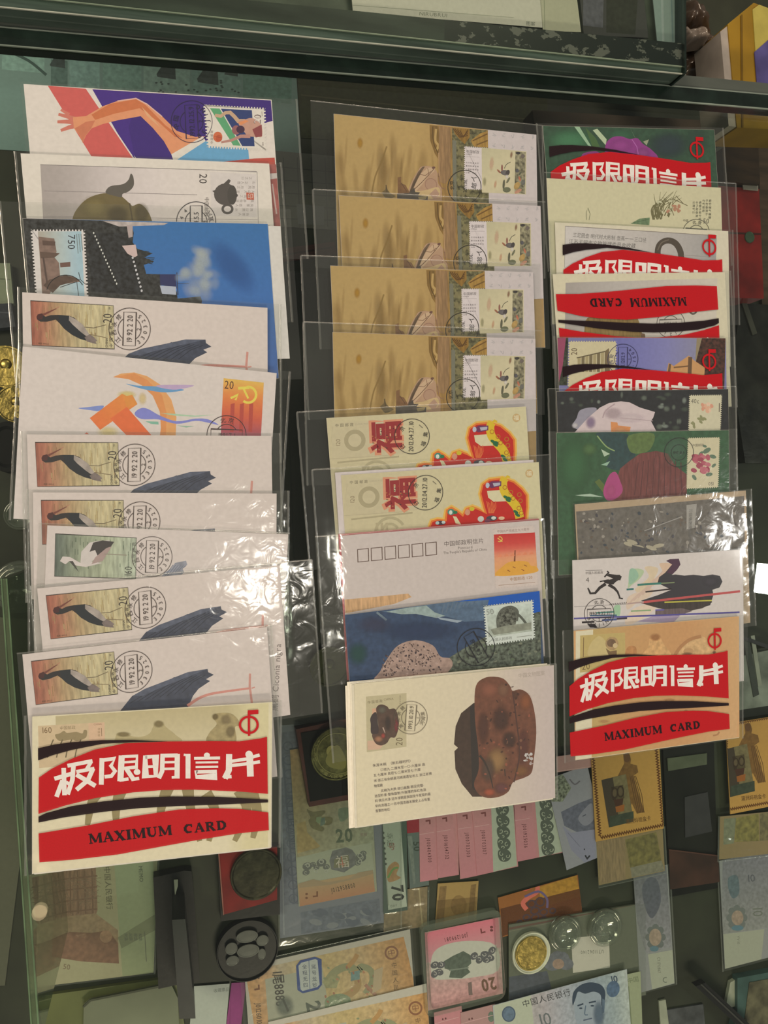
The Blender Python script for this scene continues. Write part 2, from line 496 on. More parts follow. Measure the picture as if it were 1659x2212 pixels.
# ------------------------------------------------------------ the glass counter
GLASS = film_material('counter_glass', 0.0, 1.0, 0.004, 0, 1, tint=(.90, .945, .905))
EDGE = flat_material('dark_glass_edge', (.010, .020, .016), rough=.25, vary=.5, scale=40, coat=.3)
SHELFM = flat_material('shelf_board', (.030, .036, .022), rough=.5, vary=.5, scale=14)
SZ = -0.152                        # the shelf under the glass
def prism_px(name, pts, ztop, thick, mat, parent=None):
    """a solid slab whose outline was measured in the photograph at the level ztop"""
    mb = MB(); ps = [px(u, v, ztop) for u, v in pts]
    area2 = sum(ps[i].x * ps[(i + 1) % len(ps)].y - ps[(i + 1) % len(ps)].x * ps[i].y for i in range(len(ps)))
    if area2 < 0: ps.reverse()
    cx = sum(p.x for p in ps) / len(ps); cy = sum(p.y for p in ps) / len(ps)
    mb.prism([(p.x - cx, p.y - cy) for p in ps], -thick, 0)
    o = mb.build(name, mat, parent); o.location = (cx, cy, ztop)
    return o
def LN(v0, v1, u): return v0 + (v1 - v0) * u / 1659.0
def strip(name, a, b, u0, u1, ztop, thick, mat, parent=None):
    return prism_px(name, [(u0, LN(*a, u0)), (u1, LN(*a, u1)), (u1, LN(*b, u1)), (u0, LN(*b, u0))], ztop, thick, mat, parent)
LA, LB, LC = (97, 236), (59, 205), (18, 180)
cg = prism_px('counter_glass', [(-260, LN(*LA, -260)), (1900, LN(*LA, 1900)), (1900, 2500), (-260, 2500)], 0.0, .008, GLASS)
tag(cg, 'clear greenish glass counter top carrying the postcards', 'counter top', kind='structure')
mb = MB(); mb.box(-2.2, 2.6, -2.2, 2.2, -.02, 0); fl = mb.build('floor', SHELFM); fl.location = (0, 0, SZ)
tag(fl, 'dark olive shelf board under the counter glass', 'shelf', kind='structure')
rl = strip('trim_1', LB, LA, -260, 1900, .0012, .0105, EDGE); tag(rl, 'dark green rear rail of the counter', 'rail', kind='structure')
LEDGE = flat_material('grey_glass_ledge', (.115, .135, .120), rough=.12, vary=.35, scale=9, stretch=(.35, 2, 1), coat=.6)
lg = strip('trim_2', LC, LB, -260, 1900, .0004, .009, LEDGE); tag(lg, 'grey-green glass ledge behind the rail', 'ledge', kind='structure')
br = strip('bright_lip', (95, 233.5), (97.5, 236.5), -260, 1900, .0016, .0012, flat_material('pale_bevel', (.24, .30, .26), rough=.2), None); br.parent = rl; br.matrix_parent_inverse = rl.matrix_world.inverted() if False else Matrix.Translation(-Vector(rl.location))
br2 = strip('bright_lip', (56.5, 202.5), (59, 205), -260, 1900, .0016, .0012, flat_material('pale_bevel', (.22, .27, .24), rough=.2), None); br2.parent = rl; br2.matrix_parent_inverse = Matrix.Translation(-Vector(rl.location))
# glass divider standing under the counter at the left
DIV = film_material('green_glass_pane', .26, 1.2, .02, 0, 1, tint=(.84, .92, .84), hazecol=(.40, .46, .31))
dv = empty('glass_divider', px(40, 1800, SZ))
tag(dv, 'upright green glass pane standing under the counter glass at its left end', 'glass pane')
def child_world(o, root):
    o.parent = root; o.matrix_parent_inverse = Matrix.Translation(-Vector(root.location)); return o
child_world(prism_px('pane', [(2, 1250), (14, 1250), (86, 2260), (70, 2260)], -.0095, .142, DIV), dv)
DE = flat_material('polished_glass_edge', (.22, .30, .20), rough=.15, vary=.4, scale=30)
child_world(prism_px('polished_edge', [(12.5, 1250), (15.5, 1250), (88, 2260), (84, 2260)], -.0090, .003, DE), dv)
child_world(prism_px('polished_edge', [(1, 1250), (4, 1250), (72, 2260), (69, 2260)], -.0090, .003, DE), dv)

# ------------------------------------------------------------ the flat show tray behind the ledge
TR_C, TR_D, TR_E = (15, 178), (-12, 164), (-53, 112)
tray = empty('display_tray', px(900, 40, .0005)); tag(tray, 'shallow glass-topped display tray with peeling black edge behind the counter', 'display case')
BODY = flat_material('tray_body', (.10, .12, .10), rough=.3, vary=.5, scale=30)
def black_peel():
    m, nt, out = nmat('peeling_black_paint')
    b = nd(nt, 'ShaderNodeBsdfPrincipled'); setin(b, Roughness=.35)
    tc = nd(nt, 'ShaderNodeTexCoord'); mp = nd(nt, 'ShaderNodeMapping'); mp.inputs['Scale'].default_value = (.75, 1.2, 1)
    no = nd(nt, 'ShaderNodeTexNoise'); no.inputs['Scale'].default_value = 75; no.inputs['Detail'].default_value = 6; no.inputs['Roughness'].default_value = .65
    nt.links.new(tc.outputs['Object'], mp.inputs[0]); nt.links.new(mp.outputs[0], no.inputs['Vector'])
    ra = nd(nt, 'ShaderNodeValToRGB'); ra.color_ramp.interpolation = 'CONSTANT'
    ra.color_ramp.elements[0].color = (.006, .012, .012, 1); ra.color_ramp.elements[1].color = (.15, .15, .145, 1); ra.color_ramp.elements[1].position = .555
    nt.links.new(no.outputs['Fac'], ra.inputs[0]); nt.links.new(ra.outputs[0], b.inputs['Base Color']); nt.links.new(b.outputs[0], out.inputs[0])
    return m
child_world(strip('front_glass_edge', TR_D, TR_C, -260, 1482, .016, .0155, flat_material('green_glass_rim', (.070, .105, .090), rough=.12, vary=.55, scale=26, stretch=(.25, 3, 1), coat=.7)), tray)
child_world(strip('black_paint_strip', TR_E, TR_D, 960, 1478, .0165, .004, black_peel()), tray)
child_world(strip('dark_edge_band', TR_E, TR_D, -260, 960, .0165, .004, flat_material('dark_edge_band', (.050, .062, .055), rough=.25, vary=.6, scale=22, stretch=(.4, 2, 1), coat=.4)), tray)
child_world(strip('tray_bottom', (-420, -300), TR_E, -260, 1476, .004, .0035, BODY), tray)
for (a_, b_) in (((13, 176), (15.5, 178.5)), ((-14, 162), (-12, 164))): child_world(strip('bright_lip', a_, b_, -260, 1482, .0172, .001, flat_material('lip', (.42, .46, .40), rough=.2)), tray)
child_world(prism_px('end_pane', [(1479, LN(*TR_C, 1479) - 2), (1483, LN(*TR_C, 1483) - 2), (1481, -160), (1477, -160)], .020, .019, EDGE), tray)
child_world(prism_px('glass_lid', [(-260, LN(*TR_D, -260)), (1480, LN(*TR_D, 1480)), (1476, -160), (-260, -260)], .0215, .003, GLASS), tray)
def flat_thing(name, pts, ztop, thick, col, label, cat, k=KT, mat=PLAIN, group=None):
    """a sheet or card with a printed face: returns its root, its art and its frame"""
    fr = Frame(pts, z=ztop)
    root = empty(name, (fr.o.x, fr.o.y, ztop - thick), (0, 0, fr.ang)); tag(root, label, cat, group)
    slab('sheet', fr.w, fr.h, thick, col, k, root, mat=mat)
    return root, Art(fr, k, thick + 1e-5, dz=3e-6), fr
T2 = (830, 0, 2.0012)
root, a, fr = flat_thing('document', cp(T2, (-150, -160), (670, -100), (680, 130), (-140, 40)), .010, .0006, (204, 200, 180), 'white printed document lying inside the rear display tray', 'document', KL)
a.crop = T2; a.text('NIRUBRUI', 150, 66, 22, (130, 132, 112), 4, sx=1.2); a.text('图', 612, 108, 20, (90, 96, 84), 4); a.text('案', 632, 110, 20, (90, 96, 84), 4)
a.line([(-140, 22), (560, 76)], 2, (150, 152, 130)); a.build('print', root)
root, a, fr = flat_thing('document', cp(T2, (672, -60), (842, -60), (836, 142), (676, 130)), .0085, .0006, (182, 180, 152), 'pale green paper slip in the rear tray beside the white document', 'document', KL)
a.crop = T2; a.line([(690, -40), (694, 126)], 2, (120, 128, 100)); a.build('print', root)
root, a, fr = flat_thing('dark_photo', cp(T2, (850, -80), (1128, -80), (1130, 172), (850, 142)), .0075, .0008, (66, 66, 62), 'dark photograph in clear wrap inside the rear tray', 'photograph', KL)
a.crop = T2; a.poly([(960, -80), (1100, -80), (1085, 150), (960, 140)], (52, 54, 44), MOTTLE); a.poly([(860, -80), (950, -80), (945, 120), (860, 110)], (92, 92, 96), MOTTLE); a.build('print', root);
root, a, fr = flat_thing('blue_slip', cp(T2, (1166, -60), (1272, -60), (1290, 190), (1170, 176)), .0085, .0006, (132, 150, 140), 'pale blue paper slip at the end of the rear tray', 'document', KL)
a.crop = T2; a.line([(1200, -50), (1206, 180)], 10, (150, 164, 156)); a.line([(1240, -50), (1248, 180)], 6, (110, 132, 128)); a.build('print', root)
# ------------------------------------------------------------ the cards on the glass
A_ = (0, 150, 2.5136); B_ = (0, 600, 2.5136); C_ = (0, 1040, 2.5136); D_ = (0, 1480, 2.5136)
E_ = (600, 180, 2.8603); F_ = (600, 680, 2.6758); G_ = (640, 1100, 2.6758); H_ = (620, 1400, 2.6758)
I_ = (1130, 230, 3.1361); J_ = (1130, 700, 3.1361); K_ = (1130, 1150, 3.1361); N_ = (580, 1560, 2.6758)
O_ = (480, 1880, 2.5922); Q_ = (1040, 1560, 2.6801); V_ = (1200, 1330, 4.1475); W_ = (60, 1500, 3.0722)
X_ = (50, 630, 5.53); Y_ = (920, 240, 6.9125); Z_ = (700, 870, 3.7705); S_ = (360, 200, 6.9125); T_ = (780, 1470, 7.135)
BLK = (38, 34, 34)
MM = 0.001
GL, GM, GR = 'postcards in the left-hand column', 'postcards in the middle column', 'postcards in the right-hand column'

def base(a, fr, f, nx=1, ny=1, mat=PLAIN, inset=0.0):
    """the whole printed face; f is a colour or f(s, t) with t from the top"""
    w, h = fr.w / 2 - inset, fr.h / 2 - inset
    vs, cs = [], []
    for j in range(ny + 1):
        for i in range(nx + 1):
            vs.append((-w + 2 * w * i / nx, h - 2 * h * j / ny))
            cs.append(a.col(f(i / nx, j / ny) if callable(f) else f))
    a.raw(vs, [(j * (nx + 1) + i, (j + 1) * (nx + 1) + i, (j + 1) * (nx + 1) + i + 1, j * (nx + 1) + i + 1) for j in range(ny) for i in range(nx)], cs, mat)

def postmark(a, cx, cy, r, ang, date, top='', bottom='', c=BLK, box=True, ds=0.36, ts=0.30, arcs=True, num='', lw=None):
    lw = lw or r * 0.035
    a.ring(cx, cy, r, lw, c)
    if box:
        ca, sa = math.cos(R(ang)), math.sin(R(ang))
        def P(x, y): return (cx + x * ca - y * sa, cy + x * sa + y * ca)
        w, h = r * 0.80, r * 0.30
        a.line([P(-w, -h), P(w, -h), P(w, h), P(-w, h)], lw, c, closed=True)
        if arcs:
            for s0 in (1, -1):
                pts = []
                for i in range(13):
                    t = R(32 + 116 * i / 12)
                    pts.append(P(r * 0.56 * math.cos(t), s0 * r * 0.56 * math.sin(t)))
                a.line(pts, lw, c)
    a.text(date, cx, cy, r * ds, c, ang, center=True, sx=0.78)
    if num:
        t = R(ang + 180); a.text(num, cx + r * .43 * math.sin(t), cy - r * .43 * math.cos(t), r * .26, c, ang, center=True)
    if top: a.arctext(top, cx, cy, r * 0.77, r * ts, c, ang, 0, 30)
    if bottom: a.arctext(bottom, cx, cy, r * 0.76, r * ts, c, ang, 180, 21, inward=True)

def start(name, fr, label, group, paper=(226, 210, 196), extra=0.0):
    root = card_root(name, fr, label, group, extra)
    slab('card', fr.w, fr.h, THK, paper, KT, root)
    return root, Art(fr, KT, PZ)
def smm(l, r, t, b): return (l * MM, r * MM, t * MM, b * MM)
ASP = 0.68

# ---- left column -------------------------------------------------
# basketball card
fr = Frame(cp(A_, (135, 100), (1470, 183)), aspect=ASP)
root, a = start('postcard', fr, 'basketball postcard with a bent orange arm on purple, above the teapot card', GL)
a.crop = A_; base(a, fr, (226, 208, 194))
a.poly([(265, 107), (470, 125), (830, 650), (640, 690), (500, 485)], (206, 90, 82))
a.poly([(505, 128), (1466, 187), (1476, 295), (1350, 330), (1130, 430), (940, 505), (900, 640), (835, 640)], (58, 30, 112))
a.poly([(505, 128), (760, 143), (700, 330), (735, 500), (640, 360)], (66, 34, 122))
for (x0, y0, x1, y1) in ((430, 292, 322, 260), (420, 302, 316, 300), (420, 318, 334, 346)):
    a.line([(x0, y0), ((x0 + x1) / 2, (y0 + y1) / 2 - 2), (x1, y1)], 28, (206, 116, 96), w2=15)
a.line([(380, 262), (335, 236)], 18, (206, 116, 96), w2=12)
arm = [(400, 275), (470, 270), (560, 218), (650, 186), (740, 174), (800, 205), (880, 270), (960, 348), (1060, 380), (1115, 376), (1040, 412), (930, 472),
       (890, 402), (830, 332), (765, 270), (640, 292), (560, 312), (500, 335), (470, 372), (452, 412), (436, 372), (405, 335)]
a.poly(arm, (226, 146, 102))
a.poly([(500, 262), (600, 205), (740, 180), (790, 210), (900, 320), (990, 385), (950, 380), (860, 300), (760, 228), (620, 258), (520, 290)], (204, 112, 66))
a.poly([(410, 335), (470, 300), (520, 292), (500, 332), (468, 372), (452, 408), (438, 372)], (204, 118, 84))
a.poly([(770, 220), (840, 290), (870, 330), (800, 270)], (232, 164, 118))
a.line([(640, 190), (740, 176), (800, 207), (880, 272)], 6, (238, 176, 160))
a.poly([(930, 472), (1100, 376), (1116, 402), (955, 505), (940, 500)], (226, 210, 198))
a.poly([(955, 505), (1115, 402), (1345, 442), (1352, 520), (1240, 620), (900, 640)], (104, 160, 204))
a.poly([(1205, 512), (1380, 494), (1488, 490), (1500, 640), (1240, 640)], (190, 78, 64))
a.poly([(1446, 525), (1496, 525), (1522, 860), (1440, 860)], (176, 92, 84), MOTTLE)
a.poly([(1452, 575), (1500, 572), (1504, 600), (1454, 606)], (214, 196, 184))
a.line([(1476, 630), (1500, 790)], 8, (208, 176, 164))
a.build('picture', root)
st = Art(fr, KT, PZ + 1.5e-4, crop=S_)
q = [(540, 228), (1462, 275), (1496, 905), (598, 860)]
st.poly(perforated(q, 22, 14, 26), (228, 216, 202))
st.poly([(640, 282), (785, 288), (1100, 830), (985, 822), (930, 730)], (92, 158, 108))
st.poly([(800, 290), (1262, 312), (1305, 838), (1120, 835)], (40, 58, 106))
st.poly([(785, 288), (803, 290), (1122, 836), (1100, 830)], (228, 216, 202))
st.line([(715, 385), (800, 400), (870, 350), (940, 345), (1000, 400), (1060, 470), (1160, 470)], 44, (198, 160, 126), w2=60)
st.poly([(1060, 490), (1180, 440), (1280, 430), (1400, 520), (1415, 690), (1340, 700), (1220, 690), (1160, 640)], (196, 146, 124), smooth=True)
st.poly([(1060, 490), (1170, 455), (1220, 470), (1100, 530)], (226, 140, 90))
st.poly([(1270, 590), (1410, 520), (1415, 690), (1320, 710)], (142, 66, 66))
st.ell(1030, 600, 62, 68, (150, 92, 92)); st.ell(1095, 592, 62, 56, (66, 36, 62))
st.line([(1240, 690), (1100, 690), (960, 750), (810, 780)], 54, (186, 132, 116), w2=30)
st.ell(758, 700, 68, 76, (206, 104, 64)); st.ell(775, 722, 48, 50, (190, 84, 52)); st.line([(700, 690), (815, 715)], 4, (120, 60, 40))
st.text('20', 1392, 515, 150, (70, 50, 50), -86, sx=0.9); st.text('20', 1384, 508, 132, (214, 190, 176), -86, sx=0.9, a=0.9)
for i, ch in enumerate('中国邮政'): st.text(ch, 686, 805 - i * 52, 44, (110, 90, 80), -88)
st.text('篮球', 1436, 830, 26, (120, 100, 95), -88); st.line([(1410, 330), (1416, 400)], 8, (150, 130, 120))
st.build('stamp', root)
pm = Art(fr, KT, PZ + 2.2e-4, crop=S_)
postmark(pm, 370, 478, 305, -93, '1992.12.25.9', '中国', 'BEIJING', (34, 22, 62), num='2', lw=8)
pm.build('postmark', root)
sleeve(fr.w, fr.h, smm(2, 17, 1.2, 1), root, 1, seam='r')

# teapot card
fr = Frame(cp(A_, (119, 473), (1457, 527)), aspect=ASP)
root, a = start('postcard', fr, 'grey teapot postcard lying below the basketball card', GL)
a.crop = A_; base(a, fr, (228, 212, 198))
a.quad([(225, 533), (1390, 569), (1420, 1240), (255, 1200)], lambda s, t: ramp([(0, (170, 156, 146)), (.12, (176, 162, 152)), (.3, (204, 188, 178)), (.55, (220, 204, 192)), (1, (222, 208, 196))], s), 12, 4)
a.line([(225, 533), (1390, 569)], 3, (120, 110, 104)); a.line([(243, 672), (1070, 693)], 3, (140, 128, 122)); a.line([(255, 806), (1400, 826)], 3, (160, 148, 140))
a.poly([(380, 950), (395, 830), (420, 770), (480, 712), (570, 684), (650, 695), (705, 738), (722, 752), (760, 740), (800, 775), (826, 832), (850, 950)], (112, 96, 60), smooth=True)
a.soft(520, 760, 90, 70, (142, 124, 76), .8); a.soft(640, 800, 70, 60, (86, 72, 44), .7); a.soft(770, 790, 45, 60, (96, 82, 54), .8)
a.poly([(578, 684), (585, 660), (610, 645), (670, 636), (700, 612), (712, 580), (726, 600), (727, 645), (700, 675), (668, 688), (662, 706), (630, 700)], (94, 86, 76), smooth=True)
a.line([(705, 738), (716, 800), (722, 840)], 8, (84, 70, 44))
a.poly([(1138, 572), (1386, 584), (1392, 812), (1148, 802)], (214, 200, 188))
a.line([(1128, 560), (1392, 572), (1400, 850)], 4, (170, 158, 150))
a.ell(1222, 690, 62, 58, (84, 76, 70)); a.ell(1258, 694, 26, 52, (74, 68, 62)); a.ell(1280, 696, 9, 9, (70, 64, 60))
a.poly([(1205, 640), (1240, 608), (1250, 618), (1236, 645)], (84, 76, 70)); a.poly([(1165, 668), (1150, 672), (1172, 690)], (84, 76, 70))
a.ring(1233, 768, 26, 13, (84, 76, 70), ry=22)
a.poly([(1334, 680), (1374, 682), (1376, 720), (1336, 718)], (190, 90, 66)); a.text('印', 1340, 712, 32, (222, 190, 170), 0)
rnd = random.Random(3)
for i in range(5):
    for j in range(9): 
        if (i + j) % 4: a.text(rnd.choice('山水茶壶月清风人之'), 1290 + i * 20 - 2 * j, 596 + j * 24, 17, (150, 138, 128), 90)
a.text('20', 1082, 580, 60, (70, 62, 58), 92, sx=0.85); a.text('中国邮政', 1112, 705, 26, (110, 100, 92), 92)
a.build('picture', root)
pm = Art(fr, KT, PZ + 2.2e-4, crop=A_); postmark(pm, 1064, 836, 106, -90, '1994.5.5', '2144', '北京宜兴', (60, 56, 56), num='8', ts=.28)
pm.build('postmark', root)
sleeve(fr.w, fr.h, smm(3, 8, 1, 1), root, 2, seam='lr')

# castle and sky card
fr = Frame(cp(A_, (130, 822), (1450, 851)), aspect=ASP)
root, a = start('postcard', fr, 'blue sky postcard with dark castle hill and 750 stamp below teapot card', GL)
bc = slab('backing_card', fr.w, fr.h * 0.86, THK * 0.8, (214, 204, 190), KT, root); bc.location = (0.0085, 0.006, -0.0004)
a.crop = A_
base(a, fr, lambda s, t: mixc((52, 108, 160), (66, 106, 172), t), 4, 6)
tree = [(130, 822), (640, 836), (716, 848), (728, 900), (722, 950), (748, 985), (830, 1008), (785, 1030), (838, 1052), (782, 1070), (795, 1118), (868, 1120), (880, 1200), (960, 1212), (964, 1250),
        (1088, 1238), (1096, 1262), (1060, 1500), (150, 1600)]
a.poly(tree, (52, 52, 50), LEAFY)
a.poly([(480, 900), (700, 900), (780, 1230), (500, 1230)], (42, 43, 44), LEAFY)
a.poly([(560, 836), (915, 846), (890, 858), (650, 866)], (186, 170, 160), MOTTLE)
a.poly([(690, 858), (722, 858), (722, 920), (700, 926)], (176, 156, 148)); a.poly([(664, 968), (738, 962), (748, 1020), (732, 1030), (694, 1010)], (204, 176, 166))
a.poly([(868, 1120), (954, 1120), (960, 1196), (870, 1176)], (44, 48, 88)); a.poly([(868, 1180), (956, 1186), (956, 1230), (880, 1224)], (176, 178, 186)); a.line([(960, 1110), (966, 1230)], 6, (50, 60, 90))
for y in (1128, 1170): a.line([(960, y), (1026, y)], 3, (52, 62, 90))
for i in range(16): a.ell(512 + 8.2 * i, 900 + 18 * i, 4, 6, (210, 205, 200), n=8)
for i in range(9): a.ell(722 + 6 * i, 1032 + 22 * i, 6, 7, (196, 190, 186), n=8)
for (x, y) in ((770, 1010), (800, 1045)): 
    for k in range(5): a.line([(x, y - 14 + k * 7), (x + 40 - 3 * k, y - 12 + k * 8)], 3, (34, 44, 44))
rn = random.Random(12)
for i in range(34):
    t = rn.random(); x = 1090 + rn.uniform(-90, 90) * (.25 + t); y = 1000 + 240 * t + rn.uniform(-12, 12); a.soft(x, y, rn.uniform(24, 62), rn.uniform(24, 52), mixc((216, 216, 220), (176, 184, 210), rn.random()), rn.uniform(.18, .4), rn.uniform(0, 90))
for i in range(8): a.soft(1000 + rn.uniform(-30, 30), 1100 + rn.uniform(-50, 80), 34, 30, (190, 196, 214), .3)
a.soft(1260, 1080, 200, 90, (44, 92, 150), .5, rot=50)
a.build('picture', root)
st = Art(fr, KT, PZ + 1.2e-4, crop=A_)
st.poly(perforated([(172, 882), (465, 882), (486, 1300), (200, 1300)], 17, 24, 9), (214, 202, 194))
st.quad([(212, 892), (446, 892), (464, 1290), (236, 1290)], lambda s, t: ramp([(0, (172, 160, 142)), (.5, (178, 186, 178)), (1, (160, 186, 196))], s), 5, 3)
st.poly([(214, 920), (300, 930), (312, 1000), (300, 1030), (325, 1060), (330, 1130), (400, 1130), (440, 1160), (300, 1180), (236, 1290), (228, 1100)], (132, 106, 92), MOTTLE)
st.poly([(235, 940), (306, 946), (304, 968), (238, 966)], (92, 70, 60)); st.poly([(222, 1000), (330, 1008), (300, 1032), (226, 1036)], (98, 76, 64)); st.poly([(330, 1060), (386, 1054), (386, 1080), (332, 1084)], (110, 80, 70))
st.line([(240, 1030), (262, 1180)], 10, (84, 66, 58)); st.poly([(240, 1180), (270, 1150), (360, 1125), (440, 1150), (330, 1180), (290, 1220)], (90, 70, 58), MOTTLE)
st.text('750', 374, 908, 56, (40, 38, 44), 91, sx=.9); 
for i in range(3): st.line([(420 + i * 12, 905), (428 + i * 12, 1010 - 8 * i)], 4, (120, 128, 124))
st.build('stamp', root)
pm = Art(fr, KT, PZ + 2.2e-4, crop=A_)
pm.ring(360, 1230, 105, 4, BLK, a0=195, a1=330); pm.line([(430, 1110), (440, 1150), (470, 1175)], 3, BLK); pm.line([(330, 1190), (420, 1160), (430, 1240)], 3, BLK)
pm.build('postmark', root)
sleeve(fr.w, fr.h, smm(12, 16, 10, 1), root, 3, seam='l')

# black stork cards: one is measured, the others are copies
frS = Frame(cp(B_, (128, 89), (1448, 172)), aspect=ASP)
fr10 = Frame(cp(C_, (135, 931), (1440, 785)), aspect=ASP, width=frS.w)
SW, SH = frS.w, frS.h
def stork_stamp(a, body=True):
    a.quad([(103, 130), (1085, 188), (1095, 697), (118, 655)], lambda s, t: ramp([(0, (160, 92, 72)), (.12, (174, 112, 86)), (.35, (182, 150, 108)), (.6, (196, 178, 134)), (1, (200, 184, 140))], s), 12, 2, STREAK)
    rn = random.Random(5)
    for i in range(46):
        x = rn.uniform(150, 1050); y = rn.uniform(180, 560); l = rn.uniform(30, 130)
        a.line([(x, y), (x + 3, y + l)], rn.uniform(6, 14), mixc((150, 110, 70), (222, 200, 140), rn.random()), a=.45)
    a.line([(103, 130), (1085, 188), (1095, 697), (118, 655)], 5, (50, 42, 38), closed=True)
    a.line([(250, 296), (410, 222)], 26, (116, 62, 52), w2=8); a.line([(405, 222), (440, 200)], 6, (190, 120, 100))
    a.poly([(172, 320), (188, 290), (240, 278), (250, 300), (280, 318), (340, 300), (430, 296), (560, 306), (620, 330), (700, 400), (760, 470), (800, 560), (760, 600), (690, 580), (590, 530), (500, 460), (450, 400), (400, 352), (300, 376), (220, 376), (180, 350)], (40, 36, 38))
    a.poly([(430, 300), (560, 306), (620, 420), (740, 540), (760, 598), (690, 578), (590, 528), (500, 458), (450, 400)], (30, 36, 42))
    a.poly([(172, 320), (188, 290), (240, 278), (252, 302), (240, 350), (190, 352)], (72, 32, 34))
    a.poly([(560, 308), (640, 350), (720, 410), (800, 530), (760, 545), (700, 500), (600, 410), (556, 360)], (172, 156, 142), MOTTLE)
    a.poly([(740, 560), (800, 525), (850, 555), (890, 600), (870, 610), (885, 640), (840, 628), (770, 610)], (126, 110, 102), MOTTLE)
    a.line([(740, 440), (850, 450), (1000, 412)], 8, (120, 104, 78)); a.line([(800, 525), (900, 545), (1000, 565)], 8, (130, 110, 80))
    a.text('20', 1062, 395, 150, (60, 52, 46), -88, sx=.72); a.text('分', 1050, 235, 32, (70, 62, 52), -88)
    for i, ch in enumerate('中国邮政'): a.text(ch, 1072, 680 - i * 70, 46, (64, 56, 50), -88)
    a.text('CHINA', 1012, 682, 36, (74, 64, 54), -88)
    a.text('黑鹳 1992-2', 190, 640, 24, (120, 84, 60), 3)
def stork_body(a):
    a.crop = (C_[0] + 7, C_[1] + 3, C_[2])
    a.poly([(600, 1290), (640, 1228), (700, 1152), (770, 1112), (900, 1062), (1000, 1022), (1108, 1004), (1112, 1022), (1142, 1036), (1100, 1060), (1122, 1070), (1060, 1112), (1030, 1150), (1012, 1192), (960, 1330), (640, 1330)], (66, 70, 84), MOTTLE)
    for i in range(8):
        t = i / 8
        a.line([(690 + 40 * i, 1190 - 8 * i), (820 + 30 * i, 1110 - 5 * i), (930 + 24 * i, 1050 - 2 * i)], 4, (44, 48, 60))
    a.poly([(700, 1152), (770, 1112), (900, 1062), (1000, 1022), (1108, 1004), (1000, 1048), (860, 1104), (760, 1150)], (88, 92, 106), MOTTLE)
    a.line([(1000, 1205), (1060, 1165), (1120, 1142), (1200, 1128), (1335, 1110)], 16, (208, 138, 122), w2=11, smooth=True)
    a.line([(1337, 1030), (1336, 1100), (1348, 1190)], 12, (204, 142, 126)); a.line([(1346, 1110), (1364, 1104)], 7, (204, 142, 126))
fr9 = Frame(cp(C_, (200, 578), (1520, 452)), aspect=ASP, width=SW)
root = card_root('postcard', frS, 'black stork postcard directly below the blue sky card', GL); storkroot = root
slab('card', SW, SH, THK, (214, 196, 182), KT, root)
a = Art(fr10, KT, PZ); stork_body(a)
a.fr = fr9; a.text('黑鹳 Ciconia nigra', 1487, 1240, 46, (130, 116, 108), -87, bold=.004)
a.build('picture', root)
st = Art(frS, KT, PZ + 1.0e-4, crop=X_); stork_stamp(st); st.build('stamp', root)
pm = Art(frS, KT, PZ + 2.6e-4, crop=X_); postmark(pm, 1275, 462, 246, -88, '19 92 2 20', '江西永修', '330325', (66, 50, 44), num='2', ts=.27, ds=.38, lw=7); pm.build('postmark', root)
sleeve(SW, SH, smm(2, 9, 3, 1), root, 4, seam='lr')
def stork_copy(fr, label, mar, seed, crinkle=0.0, seam='lr'):
    c = place_like(storkroot, fr, SW, SH, label)
    for ch in list(c.children):
        if ch.name.startswith('sleeve'):
            for g in list(ch.children): bpy.data.objects.remove(g)
            bpy.data.objects.remove(ch)
    sleeve(SW, SH, mar, c, seed, crinkle=crinkle, seam=seam)
    return c

# hammer and sickle card
fr = Frame(cp(B_, (131, 381), (1497, 524)), aspect=ASP)
root, a = start('postcard', fr, 'white postcard with large orange hammer and sickle and ribbon waves', GL, (216, 200, 186))
a.crop = B_; base(a, fr, (215, 199, 186))
a.poly([(616, 545), (660, 526), (730, 520), (800, 540), (870, 585), (930, 665), (958, 760), (952, 900), (862, 900), (874, 820), (868, 730), (830, 645), (770, 588), (700, 556)], (222, 158, 98))
a.poly([(616, 545), (730, 524), (800, 560), (880, 640), (905, 740), (900, 900), (862, 900), (874, 820), (868, 730), (830, 645), (770, 588), (700, 556)], (218, 142, 84))
a.soft(690, 640, 60, 26, (232, 200, 120), .8); a.soft(775, 660, 26, 40, (230, 196, 140), .8); a.soft(590, 840, 70, 40, (222, 196, 110), .5)
a.quad([(490, 765), (665, 634), (748, 690), (546, 828)], lambda s, t: mixc((224, 116, 62), (222, 150, 70), s * .6), 4, 2)
a.poly([(600, 768), (690, 705), (860, 900), (730, 900)], (222, 108, 62)); a.poly([(665, 634), (690, 646), (720, 640), (748, 690), (690, 705)], (220, 140, 66))
a.poly([(685, 581), (760, 592), (870, 596), (1000, 613), (900, 627), (790, 612)], (104, 150, 186), smooth=True); a.poly([(850, 590), (940, 586), (1054, 590), (960, 612), (880, 604)], (188, 160, 186), smooth=True)
a.poly([(428, 712), (480, 706), (565, 698), (540, 726), (490, 722)], (128, 140, 190), smooth=True)
a.poly([(732, 742), (760, 714), (800, 714), (870, 752), (960, 782), (1060, 768), (1130, 772), (1186, 802), (1130, 790), (1060, 780), (960, 796), (860, 772), (770, 770)], (130, 130, 192), smooth=True)
a.poly([(790, 782), (860, 784), (862, 800), (820, 796)], (130, 176, 150)); a.poly([(870, 738), (950, 742), (1060, 752), (1170, 746), (1060, 758), (950, 752)], (170, 196, 160)); a.poly([(960, 805), (1056, 808), (1010, 816)], (150, 176, 150))
a.poly([(460, 850), (474, 842), (486, 852)], (206, 96, 70))
a.build('picture', root)
st = Art(fr, KT, PZ + 1.0e-4, crop=B_)
